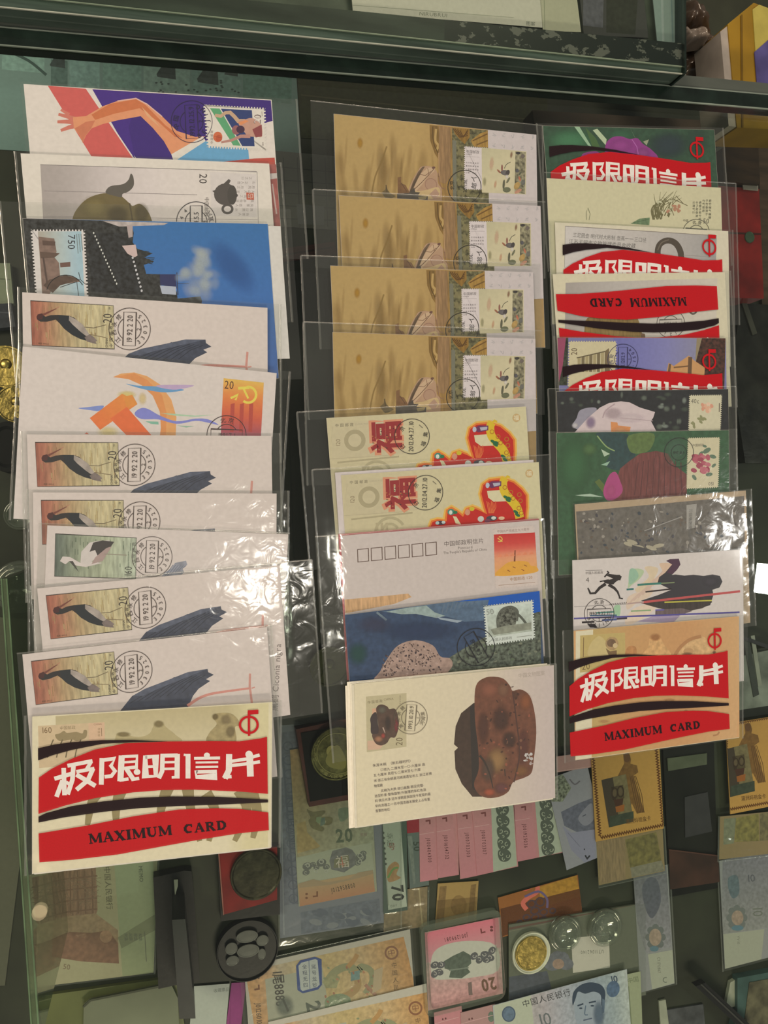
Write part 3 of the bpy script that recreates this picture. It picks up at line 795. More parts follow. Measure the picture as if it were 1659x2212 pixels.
st.quad([(1212, 551), (1428, 575), (1412, 900), (1196, 880)], lambda s, t: ramp([(0, (232, 178, 84)), (.3, (222, 126, 66)), (.6, (206, 92, 66)), (1, (146, 78, 104))], t), 2, 8)
for x in (1250, 1300, 1350): st.poly([(x, 690), (x + 22, 684), (x + 16, 840), (x - 4, 838)], (196, 84, 72), a=.7)
st.text('20', 1214, 606, 62, (78, 48, 40), 5, sx=.8)
st.ring(1345, 640, 42, 13, (236, 202, 84), a0=-110, a1=120, rot=8); st.line([(1290, 605), (1350, 602)], 15, (236, 202, 84)); st.line([(1318, 604), (1345, 660)], 11, (236, 202, 84)); st.line([(1250, 658), (1290, 640), (1275, 668)], 12, (236, 202, 84))
st.build('stamp', root)
pm = Art(fr, KT, PZ + 2.0e-4, crop=B_); postmark(pm, 1228, 858, 106, 2, '1991.7.1', '北京', '', (66, 50, 50)); pm.build('postmark', root)
sleeve(fr.w, fr.h, smm(2, 9, 2, 1), root, 5, seam='lr')

stork_copy(Frame(cp(C_, (152, -252), (1470, -244)), aspect=ASP), 'black stork postcard lying right below the hammer and sickle card', smm(3, 6, 2, 2), 11, .00022)
stork_copy(Frame(cp(C_, (182, 60), (1500, 66)), aspect=ASP), 'half-hidden black stork postcard just above the white crane card', smm(3, 8, 2, 2), 12, .0003)
# white crane card
fr = Frame(cp(C_, (263, 237), (1560, 286)), aspect=ASP)
root, a = start('postcard', fr, 'crane postcard with green 160 stamp, between black stork cards', GL, (214, 196, 182))
a.crop = C_; base(a, fr, (214, 197, 184))
a.poly([(850, 560), (890, 495), (930, 470), (950, 440), (1010, 428), (1016, 450), (990, 470), (1000, 490), (960, 530), (900, 640)], (150, 148, 154), MOTTLE)
for i in range(6): a.line([(890 + i * 20, 520 - i * 10), (940 + i * 14, 450 + i)], 4, (120, 122, 132))
a.build('picture', root)
st = Art(fr, KT, PZ + 1.0e-4, crop=C_)
st.quad([(307, 283), (743, 305), (738, 526), (300, 512)], lambda s, t: ramp([(0, (96, 104, 92)), (.25, (146, 150, 124)), (.6, (176, 178, 146)), (1, (182, 186, 160))], s), 10, 2, STREAK)
rn = random.Random(8)
for i in range(30):
    x, y = rn.uniform(320, 720), rn.uniform(300, 460); st.line([(x, y), (x, y + rn.uniform(14, 50))], 5, (110, 124, 100), a=.4)
st.line([(307, 283), (743, 305), (738, 526), (300, 512)], 2.5, (50, 46, 42), closed=True)
st.poly([(330, 430), (345, 405), (385, 408), (440, 440), (470, 430), (560, 440), (470, 462), (420, 455), (380, 430), (360, 448)], (212, 196, 184))
st.poly([(440, 440), (445, 380), (490, 330), (540, 320), (600, 318), (540, 400), (480, 450)], (208, 194, 182)); st.poly([(490, 380), (510, 330), (560, 318), (622, 326), (600, 360), (540, 420), (520, 370)], (66, 60, 58)); st.poly([(520, 410), (580, 360), (610, 350), (560, 430), (500, 446)], (170, 144, 134))
st.poly([(380, 430), (400, 430), (432, 490)], (70, 66, 60)); st.line([(570, 392), (690, 398)], 5, (150, 140, 120))
st.text('160', 716, 516, 56, (66, 66, 60), -88, sx=.72)
for i, ch in enumerate('中国邮政'): st.text(ch, 736, 445 - i * 32, 22, (90, 90, 80), -88)
st.build('stamp', root)
pm = Art(fr, KT, PZ + 2.0e-4, crop=C_); postmark(pm, 826, 406, 108, -88, '19 92 2 20', '江西永修', '330325', (84, 72, 66), num='2', ts=.27, ds=.38, lw=3); pm.build('postmark', root)
sleeve(fr.w, fr.h, smm(5, 1, 1, 1), root, 6, crinkle=.00006, seam='t')
stork_copy(fr9, 'black stork postcard directly below the crane card, lamp glare on it', smm(4, 22, 2, 2), 13, .00008, 'lrt')
stork_copy(fr10, 'black stork postcard with pink legs showing, above the red banded stack', smm(3, 3, 1, 1), 14, .00016, 'tr')

# ---- the printed maximum-card wrapper ---------------------------------
SERIF = {'M': (.98, [(.14, 0, .14, .7, .06), (.16, .7, .49, .06, .13), (.49, .06, .80, .7, .05), (.83, 0, .83, .7, .15)], [(.02, .28), (.70, .97)], [(.02, .20), (.76, .97)]),
         'A': (.80, [(.10, 0, .40, .72, .05), (.38, .72, .68, 0, .15), (.22, .24, .56, .24, .05)], [(0, .24), (.52, .80)], []),
         'X': (.80, [(.16, .7, .64, 0, .16), (.14, 0, .64, .7, .05)], [(0, .28), (.50, .80)], [(.02, .32), (.52, .78)]),
         'I': (.42, [(.21, 0, .21, .7, .16)], [(.03, .39)], [(.03, .39)]),
         'U': (.84, [(.20, .7, .20, .2, .15), (.20, .22, .30, .06, .13), (.30, .05, .56, .05, .09), (.56, .06, .66, .24, .06), (.66, .22, .66, .7, .05)], [], [(.03, .38), (.54, .80)]),
         'C': (.80, [(.62, .62, .36, .66, .08), (.36, .66, .18, .50, .14), (.16, .52, .16, .18, .16), (.18, .20, .36, .04, .14), (.36, .05, .64, .10, .08), (.66, .46, .66, .70, .07)], [], []),
         'R': (.82, [(.20, 0, .20, .7, .15), (.20, .66, .52, .66, .07), (.56, .66, .56, .38, .14), (.52, .37, .20, .37, .06), (.40, .38, .68, .0, .14)], [(.03, .36), (.60, .82)], [(.03, .36)]),
         'D': (.84, [(.20, 0, .20, .7, .15), (.20, .66, .46, .66, .07), (.46, .66, .64, .50, .12), (.66, .52, .66, .18, .16), (.64, .20, .46, .04, .12), (.46, .04, .20, .04, .07)], [(.03, .3)], [(.03, .3)])}
def serif(a, st, x, y, size, c, ang, gap=0.06):
    ca, sa = math.cos(R(ang)), math.sin(R(ang)); pen = 0
    for ch in st:
        if ch == ' ': pen += .55; continue
        w, strokes, feet, heads = SERIF[ch]
        def P(gx, gy): return (x + (gx + pen) * size * ca + gy * size * sa, y + (gx + pen) * size * sa - gy * size * ca)
        for (x0, y0, x1, y1, wd_) in strokes: a.line([P(x0, y0), P(x1, y1)], (wd_ * 1.25 + .02) * size, c)
        for (x0, x1) in feet: a.line([P(x0, .02), P(x1, .02)], .07 * size, c)
        for (x0, x1) in heads: a.line([P(x0, .68), P(x1, .68)], .07 * size, c)
        pen += w + gap

def wrapper_print(a, folds=True):
    a.crop = W_
    red, blk, wht = (178, 16, 24), (28, 12, 16), (214, 202, 184)
    al = 0.94
    a.poly([(80, 335), (190, 310), (300, 295), (500, 282), (700, 281), (930, 292), (700, 296), (500, 307), (300, 347), (180, 380), (80, 416)], blk, a=.97)
    a.poly([(84, 530), (170, 470), (300, 405), (450, 345), (650, 303), (930, 292), (1200, 290), (1400, 292), (1540, 272), (1580, 262), (1587, 642), (1400, 626), (1100, 613), (900, 615), (700, 630), (450, 668), (250, 718), (80, 772)], red, a=al)
    a.poly([(80, 790), (130, 766), (300, 720), (500, 690), (750, 665), (950, 657), (1250, 660), (1588, 680), (1588, 699), (1300, 712), (1000, 722), (750, 735), (500, 760), (240, 797), (80, 830)], blk, a=.97)
    a.poly([(80, 903), (400, 850), (700, 790), (1000, 745), (1250, 737), (1400, 742), (1590, 766), (1595, 885), (1400, 905), (1150, 945), (900, 990), (600, 1045), (300, 1080), (84, 1096)], red, a=al)
    a.ring(1460, 183, 58, 15, red, ry=54); a.line([(1460, 90), (1462, 256)], 15, red); a.poly([(1453, 86), (1522, 82), (1522, 110), (1453, 116)], red)
    z = a.z
    def S(w, *p): a.line(list(p), w, wht)
    S(28, (186, 538), (306, 503)); S(30, (247, 466), (252, 648)); S(30, (240, 548), (199, 658)); S(22, (262, 560), (292, 580))
    S(26, (272, 452), (436, 420)); S(30, (312, 446), (304, 545), (272, 642)); S(24, (428, 424), (398, 474)); S(24, (330, 492), (448, 470)); S(30, (440, 470), (405, 548), (330, 612)); S(30, (330, 510), (455, 586))
    S(32, (498, 402), (493, 578)); S(24, (505, 415), (582, 404), (556, 452), (584, 488), (560, 520), (515, 526))
    S(40, (628, 384), (618, 556)); S(20, (628, 392), (728, 388), (724, 462), (630, 470)); S(16, (636, 430), (726, 424)); S(22, (612, 548), (672, 540)); S(30, (655, 468), (706, 546)); S(22, (690, 545), (742, 536)); a.ell(728, 494, 22, 20, wht)
    S(26, (781, 395), (850, 391), (850, 522), (782, 526), (781, 384)); S(18, (784, 460), (848, 457))
    S(30, (896, 374), (892, 490), (870, 536)); S(26, (884, 386), (994, 384)); S(34, (992, 374), (990, 538)); S(16, (900, 430), (985, 428)); S(16, (900, 474), (985, 472)); S(18, (955, 530), (1002, 528))
    S(32, (1062, 374), (1062, 538)); S(16, (1034, 380), (1062, 384)); a.ell(1186, 384, 20, 18, wht); S(20, (1102, 404), (1272, 402)); S(14, (1112, 432), (1260, 430)); S(14, (1112, 462), (1260, 460)); S(24, (1116, 494), (1248, 492), (1248, 526), (1116, 528), (1116, 484))
    S(40, (1332, 376), (1330, 484), (1304, 538)); S(22, (1296, 530), (1348, 526)); S(22, (1345, 424), (1440, 410), (1532, 382)); S(22, (1345, 452), (1440, 442), (1534, 428)); a.ell(1462, 378, 24, 24, wht); S(44, (1466, 376), (1472, 526))
    a.z += a.dz * 4
    serif(a, 'MAXIMUM', 412, 972, 92, blk, -6.2, .03); serif(a, 'CARD', 1034, 906, 84, blk, -6)

def wrapper_on(root, fr, mesh, p1, p2, q1, q2, z):
    """lay the shared wrapper print onto a sleeve: template points p1,p2 (local) go to pixels q1,q2 measured on frame fr"""
    a1, a2 = Vector(fr.loc(*q1)), Vector(fr.loc(*q2))
    d, e = Vector(p2) - Vector(p1), a2 - a1
    ang = math.atan2(e.y, e.x) - math.atan2(d.y, d.x)
    o = mesh_obj('sleeve_print', mesh, root)
    m = (Vector(p1) + Vector(p2)) / 2; c, s = math.cos(ang), math.sin(ang)
    off = (a1 + a2) / 2 - Vector((m.x * c - m.y * s, m.x * s + m.y * c))
    o.location = (off.x, off.y, z); o.rotation_euler = (0, 0, ang)
    return o

# bottom stack of the left column: camel card in the printed wrapper
fr = Frame([(70, 1543), (581, 1510), (588, 1826), (76, 1880)]); frW = fr
root, a = start('postcard', fr, 'camel postcard in red banded maximum card sleeve, bottom of left-hand column', GL, (222, 206, 170), extra=0.0026)
for i in range(5):
    s_ = slab('stacked_card', fr.w, fr.h, THK, (220, 206, 180), KT, root); s_.location = (0.0006 * math.sin(i * 2.1), -0.0004 * (i + 1), -0.0005 * (i + 1)); s_.rotation_euler = (0, 0, 0.004 * math.sin(i * 1.7))
a.crop = W_; base(a, fr, (222, 206, 168))
a.quad([(195, 125), (1590, 40), (1590, 1000), (215, 1150)], lambda s, t: mixc((190, 172, 128), (222, 206, 168), min(1, t * 2.2)) if s < .9 else (214, 198, 150), 10, 8)
a.poly([(80, 190), (515, 165), (520, 430), (85, 470)], (206, 178, 138)); a.poly([(410, 172), (515, 166), (518, 290), (412, 300)], (214, 176, 140))
a.text('160', 100, 238, 56, (120, 92, 60), -2, sx=.9); a.text('中国邮政', 222, 214, 26, (140, 118, 84), -3); a.text('CHINA', 444, 186, 17, (150, 110, 80), -3)
for i in range(3): a.text('骆', 470, 218 + i * 20, 17, (150, 120, 84))
a.line([(495, 205), (497, 258)], 4, (140, 112, 80))
cam_ = (150, 130, 92)
a.poly([(190, 250), (220, 240), (250, 222), (270, 236), (330, 230), (370, 240), (380, 218), (400, 222), (396, 262), (370, 280), (330, 290), (300, 280), (220, 290)], cam_, smooth=True)
for x in (150, 210, 270, 330): a.line([(x + 30, 280), (x, 350), (x - 10, 400)], 8, (112, 96, 66))
a.poly([(585, 275), (600, 238), (640, 236), (700, 260), (760, 262), (810, 240), (836, 190), (858, 158), (890, 162), (920, 200), (980, 250), (1000, 300), (600, 310)], (180, 162, 116), smooth=True)
a.soft(870, 178, 40, 28, (134, 116, 76), .95); a.soft(640, 246, 54, 20, (134, 116, 76), .95)
a.poly([(1190, 300), (1200, 240), (1250, 180), (1225, 140), (1240, 112), (1300, 104), (1350, 112), (1390, 150), (1398, 190), (1370, 200), (1380, 280), (1350, 310)], (168, 148, 102), MOTTLE, smooth=True)
a.soft(1240, 130, 26, 26, (116, 98, 62), .9); a.soft(1310, 150, 40, 40, (140, 120, 84), .8); a.soft(1340, 230, 36, 46, (130, 112, 76), .9)
for pts in ([(480, 620), (430, 700), (400, 850)], [(620, 620), (590, 730), (590, 850)], [(930, 600), (890, 720), (870, 860)], [(1060, 600), (1080, 740), (1140, 960)], [(1180, 640), (1240, 760), (1200, 960)], [(1400, 620), (1450, 760), (1370, 960)], [(1480, 620), (1520, 780), (1490, 940)]):
    a.line(pts, 84, (148, 130, 86), w2=34, smooth=True)
a.build('picture', root)
sl = sleeve(fr.w, fr.h, smm(4, 6, 1, 1), root, 20, seam='lr')
wp = Art(fr, KT, 0.0); wp.clip = False; wrapper_print(wp); wpo = wp.build('sleeve_print', root); WP = wpo.data
wpo.parent = sl; wpo.location = (0, 0, THK + 0.0007)
PA, PB = fr.loc(*cp(W_, (80, 375))[0]), fr.loc(*cp(W_, (1560, 266))[0])
PC, PD = fr.loc(*cp(W_, (80, 810))[0]), fr.loc(*cp(W_, (1588, 690))[0])
ZW = THK + 0.0007
# ---- middle column ------------------------------------------------
# horse painting cards: one measured, three copies
fr = Frame(cp(E_, (337, 208), (1580, 335)), aspect=ASP); HW, HH = fr.w, fr.h
root, a = start('postcard', fr, 'tan horse painting postcard, uppermost of the four in the middle column', GM, (206, 190, 180)); horseroot = root
a.crop = E_
base(a, fr, lambda s, t: ramp([(0, (176, 144, 88)), (.4, (182, 148, 90)), (.55, (172, 136, 80)), (1, (168, 134, 84))], s), 8, 5, PLAIN)
rn = random.Random(2)
for i in range(34): a.soft(rn.uniform(360, 960), rn.uniform(420, 760), rn.uniform(10, 40), rn.uniform(80, 170), rn.choice([(156, 122, 66), (164, 130, 74), (192, 160, 104)]), rn.uniform(.15, .4), rn.uniform(-8, 14))
a.soft(500, 385, 22, 38, (176, 128, 36), .8)
a.poly([(975, 280), (1066, 290), (1082, 900), (985, 900)], (158, 120, 64), STREAK)
a.poly([(925, 276), (985, 284), (1000, 420), (990, 495), (960, 450), (930, 370)], (132, 98, 46), STREAK); a.line([(965, 300), (962, 370), (980, 400), (968, 430)], 14, (184, 148, 88), smooth=True); a.line([(945, 285), (950, 380), (985, 470), (985, 590)], 6, (92, 66, 26), smooth=True)
a.poly([(1062, 292), (1290, 310), (1310, 900), (1080, 900)], (112, 104, 68), LEAFY)
a.poly([(1066, 292), (1170, 300), (1172, 350), (1142, 392), (1112, 366), (1080, 330)], (142, 104, 42), STREAK)
for k in range(4): a.line([(1068 + 14 * k, 296 + 4 * k), (1110 + 8 * k, 350), (1160, 340 - 12 * k)], 5, (86, 54, 16))
a.poly([(1178, 372), (1230, 330), (1284, 310), (1284, 412), (1200, 408)], (166, 126, 58), STREAK); a.line([(1190, 372), (1280, 330)], 8, (110, 76, 30)); a.line([(1215, 396), (1282, 370)], 8, (112, 80, 34))
a.poly([(1066, 366), (1090, 372), (1100, 900), (1080, 900)], (116, 112, 92))
for i in range(5):
    for j in range(3): a.ell(1112 + 26 * j, 440 + 62 * i, 13, 20, (150, 136, 92), n=9, a=.6)
HZ_ = (710, 700, 3.6867)
frK = a.fr; a.fr = Frame(cp(F_, (312, 108), (1470, 146)), aspect=ASP, width=HW); a.crop = HZ_
a.poly([(852, 112), (945, 118), (945, 500), (905, 560), (852, 545)], (152, 116, 76), STREAK); a.line([(852, 320), (856, 500)], 8, (180, 140, 96))
a.line([(440, 300), (400, 420), (350, 540), (320, 690)], 12, (150, 118, 62), smooth=True, a=.6)
a.poly([(610, 660), (640, 560), (690, 470), (720, 436), (790, 432), (840, 470), (850, 560), (880, 620), (850, 800), (640, 800)], (178, 140, 108), smooth=True)
a.poly([(630, 645), (660, 590), (705, 500), (765, 445), (826, 434), (818, 468), (772, 505), (720, 580), (668, 640)], (196, 162, 126))
a.poly([(618, 650), (650, 560), (690, 480), (726, 438), (744, 436), (712, 490), (676, 560), (646, 630)], (106, 84, 62), MOTTLE)
for (p, q) in (((640, 610), (690, 500)), ((652, 600), (712, 470)), ((630, 640), (668, 560))): a.line([p, q], 5, (82, 62, 46))
a.ell(792, 572, 46, 44, (174, 136, 108)); a.ring(792, 572, 46, 4, (146, 104, 84))
a.line([(630, 648), (720, 560), (790, 480), (822, 440)], 5, (104, 72, 52)); a.line([(705, 500), (748, 505), (790, 470)], 4, (116, 80, 58)); a.line([(765, 447), (776, 500)], 4, (116, 80, 58)); a.ell(812, 440, 14, 9, (110, 74, 60), -20)
a.line([(850, 480), (870, 580), (905, 600)], 5, (140, 100, 80), smooth=True)
a.poly([(640, 640), (740, 622), (850, 590), (860, 660), (770, 690), (640, 680)], (198, 166, 116), smooth=True); a.poly([(780, 650), (830, 600), (860, 640), (830, 700)], (176, 138, 112))
a.poly([(528, 536), (556, 528), (556, 580), (590, 590), (620, 640), (626, 672), (528, 684)], (124, 88, 56), MOTTLE); a.line([(556, 575), (600, 640)], 5, (88, 60, 40))
a.poly([(524, 660), (620, 650), (660, 606), (668, 640), (706, 640), (690, 664), (768, 666), (762, 800), (528, 800)], (82, 72, 62), MOTTLE)
a.poly([(402, 660), (430, 636), (436, 600), (450, 640), (470, 662), (512, 682), (470, 706), (440, 712), (420, 690)], (106, 88, 56), MOTTLE); a.line([(436, 600), (444, 660)], 6, (76, 58, 38))
a.poly([(690, 676), (760, 664), (752, 690), (700, 700)], (150, 130, 88))
a.fr = frK; a.crop = E_
# white margin of the card with its grey writing
a.poly([(1282, 306), (1586, 330), (1616, 900), (1300, 900)], (202, 186, 178))
for r_ in range(2):
    for k in range(5):
        x, y = 1308 + k * 58, 330 + r_ * 66 + k * 4 
        for m in range(5): a.line([(x + rn.uniform(0, 26), y + rn.uniform(-8, 18)), (x + rn.uniform(0, 26), y + rn.uniform(-8, 18))], 3, (178, 168, 162))
a.build('picture', root)
st = Art(fr, KT, PZ + 1.6e-4, crop=Y_)
st.poly(perforated([(538, 558), (892, 584), (905, 1210), (545, 1196)], 13, 22, 14), (214, 198, 190))
st.quad([(798, 584), (1462, 640), (1468, 1268), (815, 1240)], lambda s, t: ramp([(0, (190, 178, 140)), (.5, (206, 190, 150)), (1, (196, 182, 146))], (s + t) / 2), 6, 4, PLAIN)
st.poly([(1300, 640), (1452, 652), (1452, 1262), (1296, 1240)], (140, 130, 100), LEAFY)
for (x, y, rx, ry, c, ro) in ((950, 820, 40, 120, (212, 172, 140), 4), (1010, 1120, 24, 70, (206, 156, 120), 8), (850, 1080, 30, 80, (160, 150, 110), 0), (1240, 690, 24, 60, (140, 96, 70), 8)): st.soft(x, y, rx, ry, c, .7, ro)
for (x, y, rx, ry, c, ro) in ((1150, 950, 66, 40, (104, 96, 92), 10), (1060, 930, 40, 14, (150, 96, 70), 45), (1105, 880, 14, 50, (140, 88, 74), 0), (1190, 950, 30, 44, (70, 62, 60), 20), (1135, 1120, 18, 70, (96, 92, 70), 5), (1200, 1060, 16, 50, (110, 106, 80), 30), (1180, 1200, 60, 40, (104, 104, 76), 0), (1340, 665, 34, 20, (60, 54, 50), 0), (1410, 710, 30, 30, (110, 96, 86), 0), (1330, 920, 24, 30, (86, 82, 84), 0), (1375, 960, 34, 14, (86, 86, 66), -50), (1330, 1140, 40, 60, (176, 140, 80), 30), (1420, 1090, 30, 40, (104, 100, 90), 0), (1370, 1040, 14, 40, (190, 110, 80), -20), (1350, 1220, 60, 26, (196, 140, 110), -30)):
    st.ell(x, y, rx, ry, c, ro, MOTTLE, n=12)
st.line([(1140, 890), (1170, 830), (1230, 795)], 9, (90, 84, 66), smooth=True); st.soft(1180, 1010, 30, 40, (220, 206, 190), .9)
st.text('中国邮政', 566, 660, 52, (96, 86, 84), 3, sx=.95); st.text('CHINA', 566, 690, 28, (120, 108, 104), 3)
st.line([(566, 712), (770, 724)], 3, (150, 136, 132))
for r_ in range(4):
    for k in range(6):
        if r_ < 3 or k % 3 != 2: st.text(rn.choice('花鸟山水春秋月明'), 566 + k * 33, 812 + r_ * 48 + k * 2, 26, (110, 98, 96), 3)
st.build('stamp', root)
pm = Art(fr, KT, PZ + 2.6e-4, crop=Y_)
pm.ring(552, 1160, 246, 11, (46, 40, 32)); pm.text('2011.06.', 585, 1240, 74, (46, 40, 36), -88, sx=.8); pm.text('北京', 400, 1200, 70, (46, 42, 30), -95); pm.text('人', 690, 1085, 84, (40, 36, 36), -60); pm.text('邮', 720, 1190, 90, (40, 36, 36), -80)
pm.build('postmark', root)
sleeve(HW, HH, smm(16, 5, 7, 1), root, 30, seam='tr')
for (q, lab, sd, mar) in (((cp(E_, (365, 708), (1608, 772))), 'tan horse painting postcard, second from the top of the middle column', 31, smm(18, 4, 3, 1)),
                     ((cp(E_, (315, 1138), (1562, 1178))), 'tan horse painting postcard, third from the top of the middle column', 32, smm(20, 6, 6, 1)),
                     ((cp(F_, (312, 108), (1470, 146))), 'tan horse painting postcard right above the two red dragon cards', 33, smm(20, 5, 6, 1))):
    c = place_like(horseroot, Frame(q, aspect=ASP), HW, HH, lab)
    for ch in list(c.children):
        if ch.name.startswith('sleeve'):
            for g in list(ch.children): bpy.data.objects.remove(g)
            bpy.data.objects.remove(ch)
    sleeve(HW, HH, mar, c, sd, seam='tl')

# red dragon good-fortune cards
fr = Frame(cp(Z_, (8, 130), (1622, 36)), aspect=ASP); DW, DH = fr.w, fr.h
root, a = start('postcard', fr, 'cream postcard with red and yellow dragon letter, upper of the two', GM, (210, 196, 168)); dragroot = root
a.crop = Z_; base(a, fr, lambda s, t: mixc((198, 182, 142), (208, 194, 150), s), 4, 1)
a.poly([(48, 170), (600, 140), (640, 420), (60, 470)], (196, 180, 142))
for i, ch in enumerate('中国邮政'): a.text(ch, 80 + 40 * i, 202 - 2 * i, 30, (92, 82, 62), -3)
a.text('CHINA POST', 240, 188, 20, (170, 156, 124), -3); a.text('120', 122, 362, 50, (136, 116, 88), -90, sx=.9)
a.ring(240, 310, 70, 34, (184, 168, 130), a=.6); a.line([(30, 460), (560, 430)], 3, (176, 160, 124)); a.line([(30, 440), (60, 200)], 2, (176, 160, 124)); a.line([(100, 490), (600, 440)], 14, (186, 170, 132), a=.7)
a.text('福', 604, 420, 282, (212, 140, 104), -93, bold=.06); a.text('福', 600, 408, 262, (148, 42, 44), -93, bold=.03)
for i in range(26): a.ell(random.uniform(375, 590), random.uniform(190, 390), 7, 5, random.choice([(196, 120, 70), (90, 40, 50), (190, 80, 60), (110, 90, 60)]), n=7, a=.8)
a.ring(420, 600, 120, 22, (176, 162, 124), a0=180, a1=330); a.ring(420, 600, 70, 20, (176, 162, 124), a0=180, a1=330)
for x in (310, 350, 390): a.line([(x, 520), (x + 4, 580)], 20, (178, 162, 124))
red_ = [(742, 560), (760, 510), (805, 498), (872, 505), (880, 420), (915, 400), (965, 428), (1012, 466), (1040, 412), (1088, 396), (1150, 420), (1200, 450), (1178, 380), (1152, 290), (1168, 215), (1222, 178), (1330, 166), (1420, 195), (1490, 252), (1530, 305), (1536, 400), (1530, 500), (1420, 620), (760, 640)]
a.line(red_ + [red_[0]], 40, (226, 176, 80)); a.poly(red_, (190, 30, 24)); a.line(red_ + [red_[0]], 14, (222, 116, 40))
a.poly([(1205, 268), (1322, 260), (1340, 312), (1372, 352), (1262, 356), (1216, 322)], (212, 198, 156))
a.poly([(930, 470), (960, 475), (1000, 540), (955, 530)], (212, 196, 150))
a.line([(1350, 165), (1335, 200), (1345, 270), (1390, 330), (1450, 400), (1480, 490)], 64, (214, 178, 36), smooth=True, w2=72); a.line([(1390, 160), (1370, 150), (1345, 175)], 14, (214, 178, 36))
for (x, y) in ((1360, 320), (1390, 330), (1445, 440), (1460, 465), (1380, 345)): a.ell(x, y, 24, 12, (28, 96, 56), 30, n=9)
for (x, y) in ((1350, 240), (1400, 280), (1420, 330), (1470, 300), (1480, 350), (1470, 410), (1490, 450)): a.ring(x, y, 16, 6, (178, 110, 20), n=14)
a.poly([(1196, 220), (1240, 190), (1320, 190), (1320, 228), (1240, 246)], (104, 44, 84)); a.poly([(1250, 205), (1312, 200), (1310, 222), (1260, 232)], (176, 170, 176)); a.ell(1208, 222, 16, 22, (184, 184, 190))
for (x, y, rx, ry, c) in ((915, 436, 30, 26, (70, 130, 110)), (912, 440, 14, 18, (214, 216, 206)), (950, 440, 18, 14, (36, 110, 70)), (1050, 440, 22, 26, (204, 140, 110)), (1085, 412, 22, 18, (200, 178, 40)), (830, 525, 44, 18, (70, 50, 60)), (805, 525, 16, 14, (170, 190, 180)), (855, 520, 16, 12, (190, 200, 190)), (1160, 495, 26, 24, (200, 196, 180)), (1250, 490, 46, 22, (70, 62, 70)), (1265, 488, 20, 14, (206, 208, 196)), (1215, 510, 26, 14, (120, 60, 80)), (1330, 490, 26, 14, (222, 180, 140))): a.ell(x, y, rx, ry, c, n=12)
for k in range(7): a.line([(1205 + 12 * k, 350 + 8 * (k % 3)), (1215 + 11 * k, 400), (1225 + 6 * k, 450)], 5, (224, 116, 60))
a.ell(1546, 128, 31, 33, (198, 164, 110)); a.text('福', 1546, 128, 44, (222, 208, 170), -3, center=True, bold=.01)
a.build('picture', root)
pm = Art(fr, KT, PZ + 2.6e-4, crop=Z_)
pm.ring(702, 278, 141, 5, (58, 50, 44)); pm.text('2012.04.27.10', 694, 278, 56, (50, 44, 40), -90, center=True, sx=.76)
for (ch, x, y, g) in (('京', 622, 218, -50), ('日', 628, 362, -130), ('一', 772, 198, 40), ('集', 812, 262, -80), ('福', 796, 338, -70)): pm.text(ch, x, y, 42, (50, 44, 40), g, center=True)
pm.build('postmark', root)
sleeve(DW, DH, smm(20, 9, 5, 1), root, 34, seam='tl')
c = place_like(dragroot, Frame(cp(F_, (360, 928), (1490, 853)), aspect=ASP), DW, DH, 'cream postcard with red and yellow dragon letter, lower, above the six-box card')
back = slab('backing_card', DW, DH, THK, (206, 190, 180), KT, c); back.location = (-.004, .002, -.00045)

# address-side postcard with six boxes
fr = Frame(cp(G_, (248, 152), (1386, 62)), aspect=ASP)
root, a = start('postcard', fr, 'pinkish postcard with six empty postcode boxes and a red stamp', GM, (206, 188, 176))
back = slab('backing_card', fr.w * 1.01, fr.h, THK, (180, 90, 90), KT, root); back.location = (-.0006, .0012, -.0005)
a.crop = G_; base(a, fr, (203, 186, 174))
for i in range(6):
    x, y = 378 + 78 * i, 265 - 7.4 * i
    a.line([(x - 32, y - 34), (x + 30, y - 40), (x + 33, y + 32), (x - 29, y + 38)], 4.5, (92, 66, 56), closed=True)
a.text('中国邮政明信片', 842, 212, 33, (84, 70, 66), -5); a.text('Postcard', 922, 230, 22, (84, 72, 66), -4); a.text("The People's Republic of China", 840, 258, 21, (84, 72, 66), -5, sx=.88)
a.poly([(268, 520), (440, 505), (640, 485), (660, 505), (560, 545), (275, 600)], (206, 160, 112), STREAK)
a.build('picture', root)
st = Art(fr, KT, PZ + 1.2e-4, crop=G_)
st.poly(perforated([(1118, 112), (1360, 88), (1390, 440), (1140, 458)], 15, 22, 6), (210, 190, 176))
st.quad([(1128, 145), (1364, 133), (1382, 350), (1138, 385)], lambda s, t: ramp([(0, (196, 36, 34)), (.3, (206, 66, 56)), (.55, (226, 150, 110)), (1, (224, 160, 90))], t), 3, 8)
st.poly([(1140, 380), (1180, 330), (1230, 300), (1320, 300), (1345, 325), (1376, 330), (1380, 360), (1260, 380)], (222, 158, 52), smooth=True); st.line([(1252, 235), (1250, 300)], 6, (120, 60, 30), w2=10)
for x, y in ((1240, 330), (1290, 345), (1305, 320), (1210, 350)): st.line([(x, y), (x + 16, y + 8)], 5, (150, 84, 30))
for i in range(6): st.poly([(1150 + 36 * i, 275 - 3 * i), (1168 + 36 * i, 255 - 3 * i), (1180 + 36 * i, 272 - 3 * i)], (226, 130, 90))
st.ring(1162, 172, 14, 5, (230, 190, 80), a0=-110, a1=130); st.line([(1150, 165), (1178, 186)], 5, (230, 190, 80))
st.text('中国共产党成立九十周年', 1146, 134, 17, (150, 120, 110), -4); st.text('中国邮政 1.20', 1225, 412, 22, (160, 110, 60), -6); st.line([(1160, 438), (1370, 420)], 3, (170, 140, 120))
st.build('stamp', root)
sleeve(fr.w, fr.h, smm(18, 4, 1, 1), root, 36, crinkle=.00005, seam='tr')

